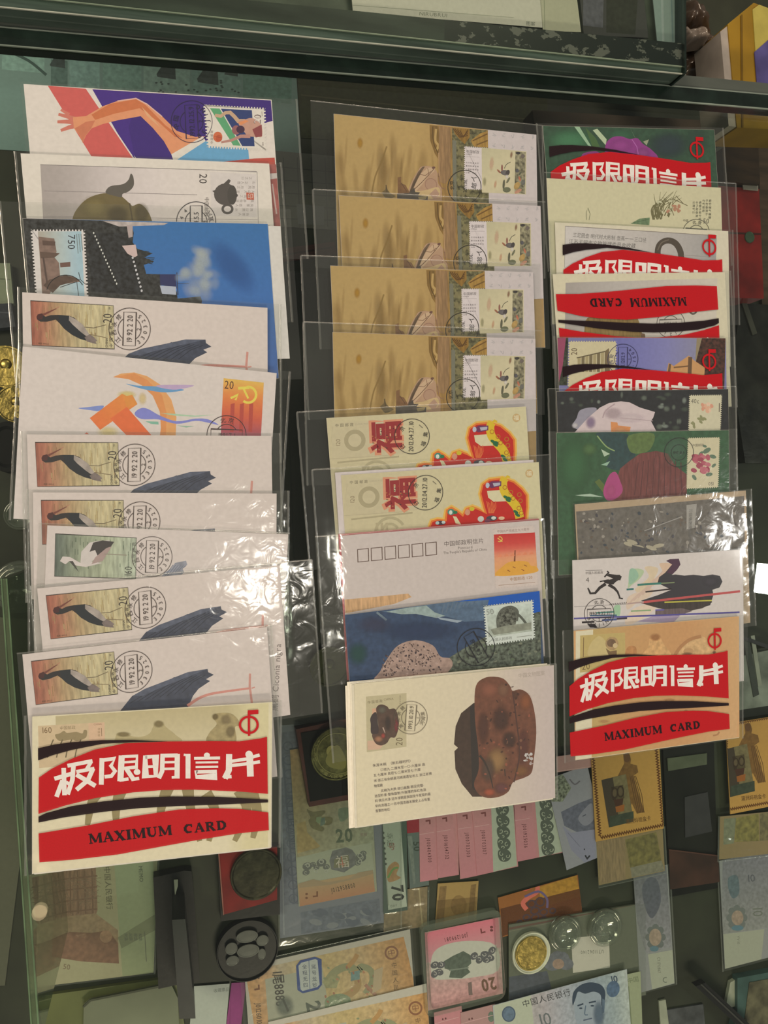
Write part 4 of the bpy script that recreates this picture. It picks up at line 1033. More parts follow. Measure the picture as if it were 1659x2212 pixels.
# leopard card
fr = Frame(cp(G_, (272, 606), (1390, 468)), aspect=ASP)
root, a = start('postcard', fr, 'snow leopard postcard with blue mountains and 50 stamp', GM, (120, 130, 140))
a.crop = G_; base(a, fr, (52, 70, 96), mat=MOTTLE)
a.poly([(900, 528), (1392, 468), (1402, 610), (1190, 560), (1040, 545), (960, 545)], (0, 82, 168))
a.poly([(480, 588), (700, 550), (900, 530), (1100, 520), (1070, 640), (960, 645), (800, 600)], (84, 104, 124), MOTTLE)
a.poly([(510, 588), (620, 566), (740, 552), (790, 592), (850, 612), (800, 624), (680, 600), (600, 602)], (150, 164, 156), MOTTLE); a.poly([(800, 618), (950, 640), (920, 652), (820, 632)], (150, 160, 166)); a.line([(455, 590), (512, 636)], 12, (110, 124, 130))
for k in range(9): a.line([(830 + 24 * k, 600 - 8 * k), (845 + 24 * k, 540 - 2 * k)], 7, (120, 136, 150), a=.5)
a.soft(350, 830, 70, 80, (34, 76, 66), .7); a.soft(700, 700, 260, 70, (46, 62, 92), .7); a.soft(440, 660, 120, 60, (64, 62, 84), .5)
a.poly([(865, 860), (960, 800), (1070, 740), (1250, 640), (1380, 590), (1400, 588), (1412, 1050), (880, 1050)], (92, 98, 82), LEAFY)
for i in range(60):
    x, y = random.uniform(900, 1400), random.uniform(660, 880)
    if y > 860 - (x - 870) * .5: a.ell(x, y, random.uniform(6, 16), random.uniform(3, 8), random.choice([(116, 118, 96), (60, 68, 58), (90, 100, 76)]), random.uniform(-30, 30), n=6)
a.poly([(460, 1000), (480, 930), (520, 858), (580, 782), (680, 752), (780, 782), (824, 846), (880, 858), (895, 900), (850, 960), (800, 1010)], (168, 138, 122), MOTTLE, smooth=True)
for i in range(260):
    x, y = random.uniform(490, 860), random.uniform(765, 960)
    if ((x - 660) / 190) ** 2 + ((y - 930) / 170) ** 2 < .92: a.ell(x, y, random.uniform(3, 7), random.uniform(2, 5), random.choice([(70, 52, 50), (104, 80, 72), (58, 46, 52), (190, 160, 144)]), random.uniform(0, 90), n=6)
a.build('picture', root)
st = Art(fr, KT, PZ + 3.2e-4, crop=G_)
st.poly(perforated([(1066, 553), (1355, 517), (1370, 746), (1086, 786)], 19, 15, 8), (204, 206, 192))
st.quad([(1085, 570), (1340, 540), (1350, 700), (1100, 735)], lambda s, t: mixc((196, 202, 186), (176, 180, 160), t), 3, 3, MOTTLE)
st.line([(1165, 690), (1160, 630), (1180, 585), (1225, 570), (1255, 590), (1250, 640)], 34, (92, 92, 80), smooth=True); st.poly([(1150, 660), (1160, 600), (1220, 565), (1258, 600), (1250, 670), (1200, 692)], (100, 100, 86), FUR, smooth=True)
st.line([(1250, 590), (1285, 620), (1315, 660), (1290, 666)], 14, (84, 86, 74), smooth=True); st.poly([(1110, 690), (1200, 668), (1345, 650), (1345, 690), (1130, 722)], (140, 140, 120), MOTTLE)
st.text('50', 1084, 606, 46, (140, 140, 128), -6); st.text('中国人民邮政', 1118, 760, 20, (110, 110, 100), -7); st.line([(1262, 735), (1350, 724)], 4, (150, 150, 136))
st.build('stamp', root)
pm = Art(fr, KT, PZ + 4.0e-4, crop=G_); postmark(pm, 1028, 792, 108, 60, '1990.9.3', '', '', (20, 22, 30), lw=4); pm.build('postmark', root)
sleeve(fr.w, fr.h, smm(16, 5, 1, 1), root, 37, z=THK + .0006, seam='lr')

# bowl card stack at the bottom
fr = Frame(cp(H_, (368, 198), (1522, 85), (1537, 862), (410, 1020)))
root, a = start('postcard', fr, 'cream postcard of brown lacquer bowl, uppermost of the bottom stack', GM, (226, 208, 172), extra=.0022)
for i in range(4):
    s_ = slab('stacked_card', fr.w, fr.h, THK, (224, 208, 178), KT, root); s_.location = (-.0016 * (i + 1) + .0006 * (i % 2), .0012 * (i % 3) - .001, -.00048 * (i + 1)); s_.rotation_euler = (0, 0, .004 * (i % 2))
a.crop = H_; base(a, fr, lambda s, t: ramp([(0, (224, 206, 168)), (.6, (216, 198, 166)), (.8, (204, 184, 166)), (1, (198, 178, 166))], s), 8, 2)
a.text('中国文物图案', 1316, 160, 30, (168, 150, 134), -6, sx=.85)
a.crop = T_
a.poly([(40, 215), (660, 160), (668, 990), (62, 1075)], (192, 176, 136)); a.poly([(70, 900), (380, 870), (260, 1030), (75, 1040)], (210, 170, 138)); a.poly([(140, 400), (205, 395), (200, 470), (140, 510)], (210, 160, 126))
for i, ch in enumerate('中国邮政'): a.text(ch, 66 + 60 * i, 326 - 7 * i, 52, (110, 96, 66), -6)
a.text('CHINA', 312, 280, 48, (130, 114, 82), -6); a.text('20', 606, 975, 150, (110, 92, 62), -88, sx=.82)
for i in range(5): a.text('碗', 570, 330 - i * 28, 20, (120, 104, 80), -88)
a.poly([(118, 640), (110, 560), (140, 490), (200, 460), (230, 640), (240, 780), (130, 786)], (58, 44, 44), smooth=True)
a.poly([(200, 390), (240, 345), (300, 338), (370, 370), (400, 410), (460, 398), (500, 420), (530, 500), (550, 620), (530, 760), (490, 846), (420, 850), (370, 930), (280, 970), (190, 930), (140, 800), (235, 780), (230, 620), (205, 470)], (84, 60, 48), MOTTLE, smooth=True)
a.soft(290, 420, 80, 70, (104, 96, 80), .8); a.soft(510, 660, 36, 130, (140, 50, 56), .8); a.soft(240, 870, 80, 60, (170, 116, 84), .9); a.soft(310, 820, 40, 50, (176, 70, 60), .8); a.line([(305, 690), (325, 740), (340, 780)], 20, (190, 160, 140), smooth=True, w2=6); a.soft(380, 620, 60, 140, (56, 42, 38), .7)
a.crop = H_
a.poly([(975, 565), (952, 545), (960, 440), (990, 365), (1062, 305), (1120, 420), (1120, 850), (1062, 850), (1000, 775), (962, 690), (955, 585)], (62, 42, 32), MOTTLE)
a.poly([(1040, 330), (1070, 300), (1110, 500), (1100, 830), (1060, 800)], (40, 30, 28))
a.poly([(1066, 270), (1078, 195), (1120, 162), (1170, 154), (1230, 166), (1270, 210), (1284, 236), (1330, 228), (1380, 262), (1410, 350), (1424, 480), (1412, 640), (1400, 712), (1360, 740), (1296, 766), (1270, 820), (1220, 850), (1150, 858), (1096, 832), (1070, 775), (1096, 690), (1090, 560), (1072, 420)], (112, 64, 44), MOTTLE, smooth=True)
for (x, y, rx, ry, c, al) in ((1150, 230, 70, 60, (150, 88, 64), .8), (1230, 230, 40, 50, (140, 96, 70), .7), (1220, 400, 60, 90, (70, 38, 30), .9), (1120, 450, 40, 120, (84, 46, 36), .8), (1270, 520, 50, 60, (64, 36, 30), .9), (1200, 640, 70, 90, (156, 116, 70), .9), (1150, 690, 50, 90, (88, 66, 54), .8), (1360, 300, 40, 60, (150, 84, 48), .8), (1350, 560, 40, 130, (96, 48, 42), .7), (1160, 825, 40, 26, (180, 86, 56), .8), (1230, 800, 50, 40, (110, 62, 60), .8), (1340, 700, 50, 40, (140, 92, 50), .7), (1300, 260, 20, 30, (90, 52, 36), .8)): a.soft(x, y, rx, ry, c, al)
for i in range(16): a.ell(1382 + random.uniform(-26, 22), 630 + random.uniform(-30, 34), random.uniform(4, 11), random.uniform(4, 12), random.choice([(190, 178, 168), (170, 150, 140), (200, 190, 180)]), random.uniform(0, 90), n=6)
a.line([(1100, 610), (1130, 650), (1160, 720), (1180, 800)], 14, (50, 36, 30), smooth=True, w2=5); a.line([(1245, 690), (1250, 730)], 6, (60, 40, 30)); a.line([(1284, 240), (1310, 420), (1330, 600), (1300, 766)], 8, (76, 42, 34), smooth=True)
for i in range(90):
    x, y = random.uniform(1080, 1415), random.uniform(190, 830)
    if ((x - 1240) / 170) ** 2 + ((y - 500) / 330) ** 2 < .9: a.ell(x, y, random.uniform(3, 9), random.uniform(3, 12), random.choice([(80, 40, 32), (150, 100, 72), (66, 36, 30), (176, 96, 70)]), random.uniform(-40, 40), n=6, a=.6)
a.crop = T_
para = [(155, 1300, '朱漆木碗  （新石器时代）', 62), (275, 1368, '口径九·二厘米至一〇·六厘米 高', 58), (170, 1452, '五·七厘米 底径七·二厘米至七·六厘', 56), (175, 1536, '米·浙江省余姚县河姆渡遗址出土 浙江省博', 56), (180, 1618, '物馆藏', 52),
        (285, 1690, '此碗为木质·敛口扁腹·圈足完整·', 56), (190, 1774, '造型朴素·整体旋制·外施薄的朱红色涂', 56), (195, 1850, '料·微见光泽·这件漆碗是我国现今发现的最', 54), (200, 1930, '早的漆器之一·在中国漆器发展史上占有重', 54), (205, 2006, '重要的地位·', 52)]
for (x, y, s_, sz) in para:
    a.text(s_, x, y, 50, (96, 80, 74), -7.3, sx=sz / 58)
a.build('picture', root)
pm = Art(fr, KT, PZ + 3.6e-4, crop=T_); postmark(pm, 728, 540, 252, -86, '1993.10.20.9', '浙江余姚', '河姆渡', (96, 82, 62), num='1', ts=.27, lw=7); pm.build('postmark', root)
sleeve(fr.w, fr.h, smm(2, 1.5, 1, 1), root, 38, z=THK + .00055, crinkle=.00003, seam='tr')

# ---- right column ---------------------------------------------------
def rcard(q, label, seed, mar, paper=(214, 200, 176), crinkle=0.0, seam='lr', crop=I_, aspect=0.70, cls='postcard', extra=0.0):
    fr = Frame(q, aspect=aspect) if len(q) == 2 else Frame(q)
    root, a = start(cls, fr, label, GR, paper, extra); a.crop = crop
    sl = sleeve(fr.w, fr.h, mar, root, seed, crinkle=crinkle, seam=seam, z=THK + .0005)
    return fr, root, a, sl
# purple flower card in wrapper
fr, root, a, sl = rcard(cp(I_, (112, 150), (1268, 176)), 'dark green postcard with a purple flower, at the top of the right-hand column', 50, smm(5, 8, 1.5, 1))
base(a, fr, (44, 74, 52), mat=MOTTLE)
a.soft(300, 250, 180, 90, (70, 126, 84), .8); a.soft(640, 215, 110, 55, (56, 104, 72), .7); a.soft(960, 280, 160, 110, (40, 56, 62), .8); a.soft(1150, 250, 90, 110, (44, 72, 58), .7)
a.poly([(325, 152), (360, 156), (445, 290), (420, 280)], (150, 178, 140)); a.poly([(450, 180), (480, 170), (545, 240), (540, 280)], (180, 190, 150)); a.poly([(400, 160), (470, 230), (500, 290), (450, 290)], (66, 96, 50)); a.poly([(700, 160), (730, 220), (742, 240)], (130, 160, 120)); a.poly([(790, 255), (830, 240), (815, 280)], (150, 150, 120))
a.poly([(380, 345), (420, 325), (480, 320), (530, 345), (540, 270), (580, 228), (640, 220), (700, 238), (750, 232), (790, 270), (850, 310), (888, 372), (700, 400), (400, 400)], (140, 50, 122), smooth=True)
a.soft(640, 280, 90, 50, (162, 66, 140), .8); a.soft(790, 330, 60, 40, (150, 70, 130), .8); a.soft(440, 340, 60, 22, (160, 64, 130), .7); a.line([(715, 240), (750, 290), (760, 340)], 5, (176, 96, 160)); a.line([(560, 300), (570, 340)], 4, (104, 30, 90))
a.build('picture', root)
wrapper_on(sl, fr, WP, PA, PB, cp(I_, (120, 322))[0], cp(I_, (1262, 396))[0], ZW)
# orchid card
fr, root, a, sl = rcard(cp(I_, (138, 503), (1312, 566)), 'plain cream postcard with small orchid drawing and 50 mark', 51, smm(2, 14, 4, 1), (206, 192, 172), seam='rt')
base(a, fr, (206, 194, 154))
rn = random.Random(4)
for i in range(26):
    x, y = 880 + rn.uniform(-20, 90), 780 - rn.uniform(0, 30); a.line([(x, y), (x + rn.uniform(-20, 40), y - 80), (x + rn.uniform(-40, 120), y - rn.uniform(110, 170))], 8, (110, 102, 66), w2=2, smooth=True)
for i in range(8): x, y = rn.uniform(880, 990), rn.uniform(640, 740); a.ell(x, y, 14, 7, (196, 188, 150), rn.uniform(0, 90), n=8)
for i in range(16): x, y = rn.uniform(945, 1040), rn.uniform(685, 735); a.ell(x, y, 11, 8, (180, 128, 98), rn.uniform(0, 90), n=7)
for (x0, y0, x1, y1) in ((990, 640, 1090, 685), (1010, 620, 1060, 670), (980, 700, 1000, 750)): a.line([(x0, y0), (x1, y1)], 4, (104, 92, 60))
for k in range(6):
    for j in range(4 + (k % 3)): a.text(rn.choice('兰竹幽香清气君子'), 1122 + 22 * k, 672 + 22 * j - (12 if k > 2 else 0), 19, (90, 84, 66), 3)
a.text('50', 1196, 802, 46, (96, 90, 76), 3, sx=.9); a.text('中国', 1062, 790, 18, (110, 100, 80), 3)
a.line([(412, 780), (410, 730), (420, 700), (436, 740), (430, 780)], 3, (110, 110, 80)); a.poly([(710, 805), (770, 772), (838, 765), (836, 815)], (110, 130, 92), STREAK); a.line([(725, 800), (835, 775)], 3, (70, 90, 60))
a.build('picture', root)
pm = Art(fr, KT, PZ + 2.4e-4, crop=I_); postmark(pm, 1152, 866, 90, 4, '1988.12', '北京', '', (70, 66, 56)); pm.build('postmark', root)
# teapot handle card in wrapper
fr, root, a, sl = rcard(cp(I_, (195, 800), (1362, 858)), 'grey teapot handle postcard in red wrapper between orchid card and upside-down card', 52, smm(5, 4, 1, 1))
base(a, fr, (216, 202, 172))
a.quad([(265, 825), (1285, 888), (1285, 1400), (265, 1360)], lambda s, t: ramp([(0, (206, 194, 182)), (.5, (192, 180, 168)), (.82, (176, 166, 156)), (1, (160, 152, 144))], s), 8, 2)
a.line([(265, 825), (1285, 888)], 4, (130, 118, 108)); a.line([(265, 825), (265, 1100)], 3, (150, 140, 128))
a.text('三足圆壶 明代时大彬制 壶高一一·三口径', 316, 896, 34, (96, 90, 84), 4, sx=.82); a.text('江苏无锡市文物管理委员会收藏', 290, 938, 34, (96, 90, 84), 4, sx=.95)
a.line([(905, 1060), (890, 1000), (905, 945), (955, 920), (1010, 940), (1045, 1000), (1050, 1080)], 40, (78, 66, 54), smooth=True); a.line([(890, 985), (915, 935), (965, 915)], 8, (110, 96, 80), smooth=True); a.line([(1065, 1018), (1280, 1030)], 3, (150, 140, 130))
a.build('picture', root)
wrapper_on(sl, fr, WP, PA, PB, cp(I_, (215, 983))[0], cp(I_, (1337, 1050))[0], ZW)
# upside-down wrapper card
fr, root, a, sl = rcard(cp(I_, (180, 1148), (1340, 1134)), 'postcard lying upside down with inverted MAXIMUM CARD band', 53, smm(2, 5, 1, 1))
base(a, fr, (214, 200, 166))
a.quad([(268, 1205), (1290, 1175), (1290, 1900), (270, 1900)], lambda s, t: ramp([(0, (166, 154, 142)), (.3, (184, 172, 160)), (1, (208, 194, 172))], s), 6, 2)
a.poly([(390, 1640), (400, 1540), (420, 1440), (560, 1420), (740, 1430), (780, 1520), (800, 1640)], (140, 112, 62), STREAK, smooth=True); a.poly([(780, 1540), (810, 1545), (815, 1580), (790, 1590)], (110, 84, 60)); a.ring(1132, 1390, 22, 12, (96, 84, 72))
a.build('picture', root)
pm = Art(fr, KT, PZ + 2.4e-4, crop=I_); postmark(pm, 982, 1478, 94, 178, '1994.5.5', '71214', '宜兴', (80, 74, 66)); pm.build('postmark', root)
wrapper_on(sl, fr, WP, PC, PD, cp(I_, (1322, 1458))[0], cp(I_, (200, 1462))[0], ZW)
# pagoda card in wrapper
fr, root, a, sl = rcard(cp(J_, (212, 100), (1345, 104)), 'pagoda postcard with lilac sky in red wrapper, above the rose cards', 54, smm(3, 8, 1, 1), crop=J_)
base(a, fr, (120, 116, 156))
a.quad([(590, 98), (1300, 102), (1300, 345), (590, 330)], lambda s, t: ramp([(0, (108, 106, 164)), (.5, (130, 126, 170)), (.85, (140, 134, 150)), (1, (130, 122, 124))], s), 6, 2)
a.poly([(1150, 105), (1190, 105), (1190, 250), (1145, 255)], (146, 128, 96)); a.poly([(1185, 104), (1345, 104), (1345, 500), (1160, 420), (1150, 255)], (74, 40, 30), LEAFY)
a.poly([(950, 340), (965, 268), (1000, 290), (1100, 220), (1140, 255), (1210, 300), (1205, 420), (950, 420)], (200, 146, 92)); a.line([(1000, 300), (1100, 290)], 10, (120, 84, 50)); a.line([(1110, 230), (1108, 350)], 26, (104, 74, 48)); a.line([(975, 275), (968, 340)], 16, (110, 80, 50))
a.poly([(212, 100), (285, 100), (285, 420), (218, 420)], (56, 60, 44), LEAFY); a.poly([(212, 105), (270, 100), (250, 300), (220, 400)], (150, 66, 92))
a.build('picture', root)
st = Art(fr, KT, PZ + 1.5e-4, crop=J_)
st.poly(perforated([(286, 122), (612, 122), (612, 440), (286, 440)], 19, 18, 7), (204, 188, 148))
for k in range(8): st.poly([(350 + 26 * k, 232 - 6 * k), (372 + 26 * k, 226 - 6 * k), (372 + 26 * k, 330), (352 + 26 * k, 330)], (120, 104, 74) if k % 2 else (168, 150, 108)); st.line([(344 + 26 * k, 236 - 6 * k), (376 + 26 * k, 230 - 6 * k)], 6, (90, 76, 54))
st.poly([(535, 190), (560, 170), (570, 330), (540, 330)], (120, 100, 70)); st.text('20', 346, 218, 58, (90, 70, 50), -90, sx=.8)
st.build('stamp', root)
pm = Art(fr, KT, PZ + 2.4e-4, crop=J_); postmark(pm, 655, 246, 102, -90, '1.1202.9', '西安', '7-1504', (44, 40, 84), num='1'); pm.build('postmark', root)
wrapper_on(sl, fr, WP, PA, PB, cp(J_, (218, 330))[0], cp(J_, (1338, 340))[0], ZW)
# white rose card
fr, root, a, sl = rcard(cp(J_, (205, 462), (1362, 446)), 'white rose postcard with 40c stamp and dark leaves', 55, smm(7, 7, 2, 1), crop=J_, seam='lrt')
base(a, fr, (40, 40, 42), mat=MOTTLE)
for i in range(26):
    x, y = (random.uniform(880, 1080), random.uniform(480, 720)) if i % 3 else (random.uniform(230, 900), random.uniform(460, 560)); a.soft(x, y, random.uniform(10, 34), random.uniform(10, 30), random.choice([(120, 126, 110), (84, 92, 78), (150, 156, 140)]), .6)
a.poly([(320, 700), (345, 640), (365, 590), (430, 570), (480, 580), (440, 650), (430, 730)], (150, 142, 150), smooth=True)
a.poly([(330, 740), (420, 640), (500, 570), (560, 540), (640, 528), (700, 536), (770, 570), (872, 600), (860, 640), (846, 660), (890, 740), (850, 780), (350, 790)], (208, 186, 180))
a.soft(590, 610, 70, 46, (184, 160, 158), .8); a.soft(700, 640, 120, 40, (216, 194, 188), .8); a.line([(520, 640), (540, 590), (600, 545)], 8, (176, 150, 150), smooth=True); a.line([(640, 640), (760, 650), (860, 660)], 5, (180, 156, 154), smooth=True); a.soft(440, 670, 40, 50, (140, 116, 140), .8); a.soft(335, 690, 26, 24, (200, 190, 184), .9)
a.poly([(575, 665), (620, 670), (625, 690), (710, 700), (700, 760), (580, 760)], (214, 140, 84)); a.soft(640, 720, 60, 30, (220, 160, 110), .7)
a.build('picture', root)
st = Art(fr, KT, PZ + 1.7e-4, crop=J_)
st.poly(perforated([(1098, 485), (1322, 483), (1318, 760), (1098, 760)], 17, 20, 6), (206, 194, 160)); st.text('40c', 1112, 540, 42, (84, 78, 66), 2, sx=.85)
for i in range(14): st.ell(1220 + random.uniform(-32, 36), 565 + random.uniform(-34, 34), 15, 11, random.choice([(222, 170, 136), (214, 150, 120), (226, 186, 156)]), random.uniform(0, 90), n=8)
for i in range(9): st.ell(1150 + random.uniform(-30, 60), 660 + random.uniform(-26, 40), 16, 9, (142, 138, 96), random.uniform(0, 90), n=7)
st.line([(1304, 540), (1304, 600)], 6, (110, 96, 80)); st.build('stamp', root)
# pink rose card
fr, root, a, sl = rcard(cp(J_, (203, 740), (1366, 722)), 'green postcard with dark red rose and pink rose stamp', 56, smm(6, 7, 1, 2), crop=J_, crinkle=.00004, seam='lr')
base(a, fr, (48, 86, 54), mat=MOTTLE)
a.soft(330, 960, 140, 240, (54, 100, 60), .9); a.soft(430, 850, 60, 50, (82, 116, 66), .8); a.poly([(470, 745), (640, 742), (700, 770), (740, 900), (650, 990), (540, 960), (570, 860)], (36, 66, 66), MOTTLE, smooth=True); a.poly([(690, 760), (860, 745), (840, 850), (760, 880), (700, 860)], (92, 112, 58), MOTTLE, smooth=True); a.line([(480, 760), (540, 830), (600, 862)], 8, (140, 160, 100), smooth=True)
a.poly([(640, 980), (700, 930), (770, 880), (880, 862), (960, 880), (1010, 960), (1090, 1020), (1100, 1400), (540, 1400), (600, 1100)], (116, 60, 56), STREAK)
for k in range(9): a.line([(760 + 36 * k, 900 + 10 * abs(k - 4)), (740 + 40 * k, 1160)], 6, (88, 44, 44))
a.poly([(530, 1150), (538, 1090), (570, 1020), (610, 1004), (640, 1060), (660, 1130), (620, 1180), (560, 1195)], (170, 66, 116), smooth=True); a.soft(580, 1130, 40, 50, (190, 84, 130), .7); a.poly([(470, 1070), (500, 1050), (536, 1090), (526, 1140)], (88, 104, 46)); a.poly([(340, 1160), (440, 1150), (530, 1172), (400, 1168)], (170, 186, 160)); a.poly([(508, 850), (568, 882), (530, 900)], (176, 190, 160)); a.poly([(510, 955), (570, 930), (550, 962)], (150, 180, 150)); a.soft(1010, 850, 90, 110, (72, 104, 80), .7)
a.build('picture', root)
st = Art(fr, KT, PZ + 1.8e-4, crop=J_)
st.poly(perforated([(1088, 772), (1308, 768), (1306, 1110), (1086, 1120)], 17, 26, 6), (206, 192, 154))
for (x, y, r_) in ((1220, 860, 30), (1262, 900, 24), (1180, 880, 20), (1240, 1020, 24), (1140, 1040, 22), (1205, 830, 16), (1270, 960, 18)): st.ell(x, y, r_, r_ * .55, (96, 116, 92), random.uniform(-60, 60), n=10)
for i in range(24): st.ell(1182 + random.uniform(-50, 50), 950 + random.uniform(-54, 54), 22, 15, random.choice([(176, 84, 96), (158, 62, 80), (190, 104, 112)]), random.uniform(0, 90), n=9)
st.text('中国邮政', 1120, 832, 20, (110, 100, 84), -2); st.text('150', 1276, 1070, 34, (90, 80, 66), 178, sx=.85); st.build('stamp', root)
pm = Art(fr, KT, PZ + 2.6e-4, crop=J_); pm.ring(1032, 872, 98, 4, (30, 36, 34)); pm.ring(1032, 872, 52, 3, (30, 36, 34)); pm.text('1997.10.9', 1030, 874, 26, (30, 36, 34), 0, center=True, sx=.8); pm.build('postmark', root)
# dark leafy card in crinkled film
fr, root, a, sl = rcard(cp(J_, (328, 1222), (1480, 1128)), 'dark mottled brown garden postcard in crumpled shiny film, above the runner card', 57, smm(2, 5, 1, 3), (178, 156, 128), crop=J_, crinkle=.00035, seam='r')
base(a, fr, (176, 150, 118))
a.poly([(338, 1270), (1470, 1165), (1486, 1560), (370, 1700)], (106, 98, 88), MOTTLE)
for i in range(150): a.ell(random.uniform(370, 1420), random.uniform(1270, 1560), random.uniform(5, 16), random.uniform(4, 12), random.choice([(70, 66, 70), (90, 84, 80), (150, 140, 126), (60, 66, 72), (104, 88, 74)]), random.uniform(0, 90), n=7)
for (x, y) in ((700, 1490), (760, 1510), (850, 1515), (900, 1500), (720, 1475)): a.ell(x, y, 40, 14, (168, 156, 130), random.uniform(-10, 20), n=9)
a.poly([(720, 1495), (840, 1525), (800, 1545), (720, 1540)], (74, 70, 68)); a.line([(800, 1400), (930, 1350), (1050, 1305)], 7, (150, 142, 132)); a.poly([(1080, 1225), (1150, 1218), (1140, 1380), (1085, 1390)], (156, 148, 136))
for i in range(5): a.text('园林亭台', 1100, 1250 + i * 30, 26, (110, 104, 96), 90)
a.build('picture', root)
# runner card
fr, root, a, sl = rcard(cp(K_, (312, 186), (1462, 113)), 'white postcard with black motion-striped runner and small 4 stamp', 58, smm(16, 4, 1, 1), (212, 198, 186), crop=K_, seam='l')
base(a, fr, (211, 197, 185))
for (pts, c) in (([(718, 250), (795, 256), (770, 310), (720, 350), (690, 370)], (178, 190, 150)), ([(700, 250), (740, 248), (760, 300), (700, 350)], (150, 180, 150)), ([(800, 232), (890, 240), (860, 320), (780, 400), (740, 380), (830, 300)], (214, 190, 156)), ([(900, 208), (985, 215), (930, 290), (860, 360), (840, 330), (920, 270)], (214, 180, 150)), ([(690, 440), (760, 400), (860, 380), (840, 430), (760, 470), (690, 520)], (216, 190, 164)), ([(600, 500), (640, 490), (640, 560), (600, 570)], (160, 190, 150)), ([(690, 560), (760, 500), (890, 480), (850, 540), (740, 610), (680, 620)], (222, 196, 170))):
    a.poly(pts, c, smooth=True)
for k in range(5): a.line([(700 + 30 * k, 480 - 20 * k), (760 + 30 * k, 420 - 26 * k), (830 + 24 * k, 380 - 30 * k)], 12, (206, 176, 154), smooth=True)
a.poly([(945, 190), (970, 178), (1030, 176), (1042, 215), (1020, 250), (985, 285), (1010, 282), (1070, 290), (1130, 284), (1200, 292), (1260, 282), (1310, 292), (1328, 330), (1310, 370), (1262, 386), (1270, 420), (1250, 490), (1200, 505), (1060, 520), (900, 490), (780, 460), (900, 420), (985, 385), (890, 340), (900, 300), (940, 270), (985, 215)], (56, 52, 56))
a.poly([(945, 190), (970, 178), (1030, 176), (1042, 215), (1020, 250), (990, 280), (950, 270), (985, 215)], (78, 48, 66)); a.soft(1250, 330, 70, 40, (70, 64, 70), .8)
a.poly([(760, 470), (960, 440), (1100, 450), (1250, 430), (1262, 470), (1200, 510), (1060, 540), (900, 510)], (64, 54, 50), STREAK); a.poly([(880, 520), (1060, 510), (1130, 530), (1040, 560), (880, 560)], (110, 92, 90), STREAK); a.poly([(760, 600), (880, 560), (1050, 560), (1000, 610)], (168, 148, 168))
for (x0, y0, x1, y1, w, c) in ((755, 352, 915, 342, 14, (60, 120, 104)), (915, 342, 1005, 336, 9, (120, 128, 92)), (682, 384, 730, 380, 12, (50, 110, 104)), (810, 400, 985, 380, 10, (38, 26, 30)), (790, 470, 1450, 396, 15, (190, 82, 80)), (690, 480, 800, 468, 10, (180, 150, 140)), (940, 470, 1260, 458, 9, (190, 178, 70)), (330, 580, 1450, 538, 11, (86, 76, 140)), (880, 524, 940, 520, 10, (104, 90, 150)), (715, 530, 850, 524, 9, (130, 160, 110)), (480, 542, 600, 535, 11, (70, 130, 116)), (440, 560, 620, 558, 10, (70, 96, 120)), (520, 592, 620, 585, 14, (70, 84, 130)), (385, 606, 470, 602, 13, (40, 30, 34)), (620, 582, 690, 578, 12, (50, 34, 50)), (330, 500, 690, 482, 3, (150, 140, 134))):
    a.line([(x0, y0), (x1, y1)], w, c)
for i in range(10): a.line([(570 + 12 * i, 489 - i), (576 + 12 * i, 478 - i)], 4, (70, 60, 60))
rb = (44, 36, 36)
a.poly([(545, 290), (560, 278), (610, 284), (635, 284), (642, 296), (630, 318), (610, 330), (590, 350), (540, 342), (525, 330), (560, 318), (590, 310)], rb); a.line([(640, 292), (630, 320)], 16, rb); a.line([(530, 300), (548, 280), (562, 268)], 10, rb); a.line([(548, 258), (560, 272)], 9, rb); a.line([(500, 330), (560, 318)], 8, rb)
a.line([(540, 345), (500, 372), (470, 408), (438, 410), (420, 372)], 22, rb, w2=9); a.line([(560, 350), (600, 375), (622, 400), (640, 445)], 22, rb, w2=9); a.line([(630, 440), (658, 446)], 8, rb)
a.text('中国人民邮政', 402, 280, 20, (110, 100, 94), -2); a.line([(402, 256), (515, 252)], 4, (150, 140, 132)); a.text('4', 406, 334, 46, (96, 86, 82), -2)
a.build('picture', root)
pm = Art(fr, KT, PZ + 2.6e-4, crop=K_); postmark(pm, 500, 545, 100, -2, '1990.9.22.11', '北京', 'BEIJING', (60, 52, 50), num='2', lw=3.5); pm.poly([(420, 615), (470, 615), (490, 640), (440, 640)], (40, 30, 34)); pm.build('postmark', root)
# camel head card in wrapper, lowest
fr, root, a, sl = rcard(cp(K_, (338, 658), (1452, 560), (1438, 1388), (330, 1540)), 'orange camel head postcard in red wrapper, bottom of the right-hand column', 59, smm(9, 3, 1, 1.2), (214, 184, 140), crop=V_, extra=.0008)
for i in range(2):
    s_ = slab('stacked_card', fr.w, fr.h, THK, (216, 196, 160), KT, root); s_.location = (.0005 * i, -.0004 * (i + 1), -.0005 * (i + 1))
base(a, fr, (210, 158, 104))
a.quad([(305, 110), (1635, 5), (1615, 1085), (320, 1265)], lambda s, t: ramp([(0, (188, 158, 96)), (.25, (198, 150, 96)), (.6, (200, 146, 94)), (1, (208, 162, 110))], s), 8, 2)
a.poly([(150, 130), (305, 116), (315, 1270), (148, 1290)], (218, 204, 168)); a.poly([(190, 168), (590, 140), (600, 460), (195, 500)], (190, 164, 100))
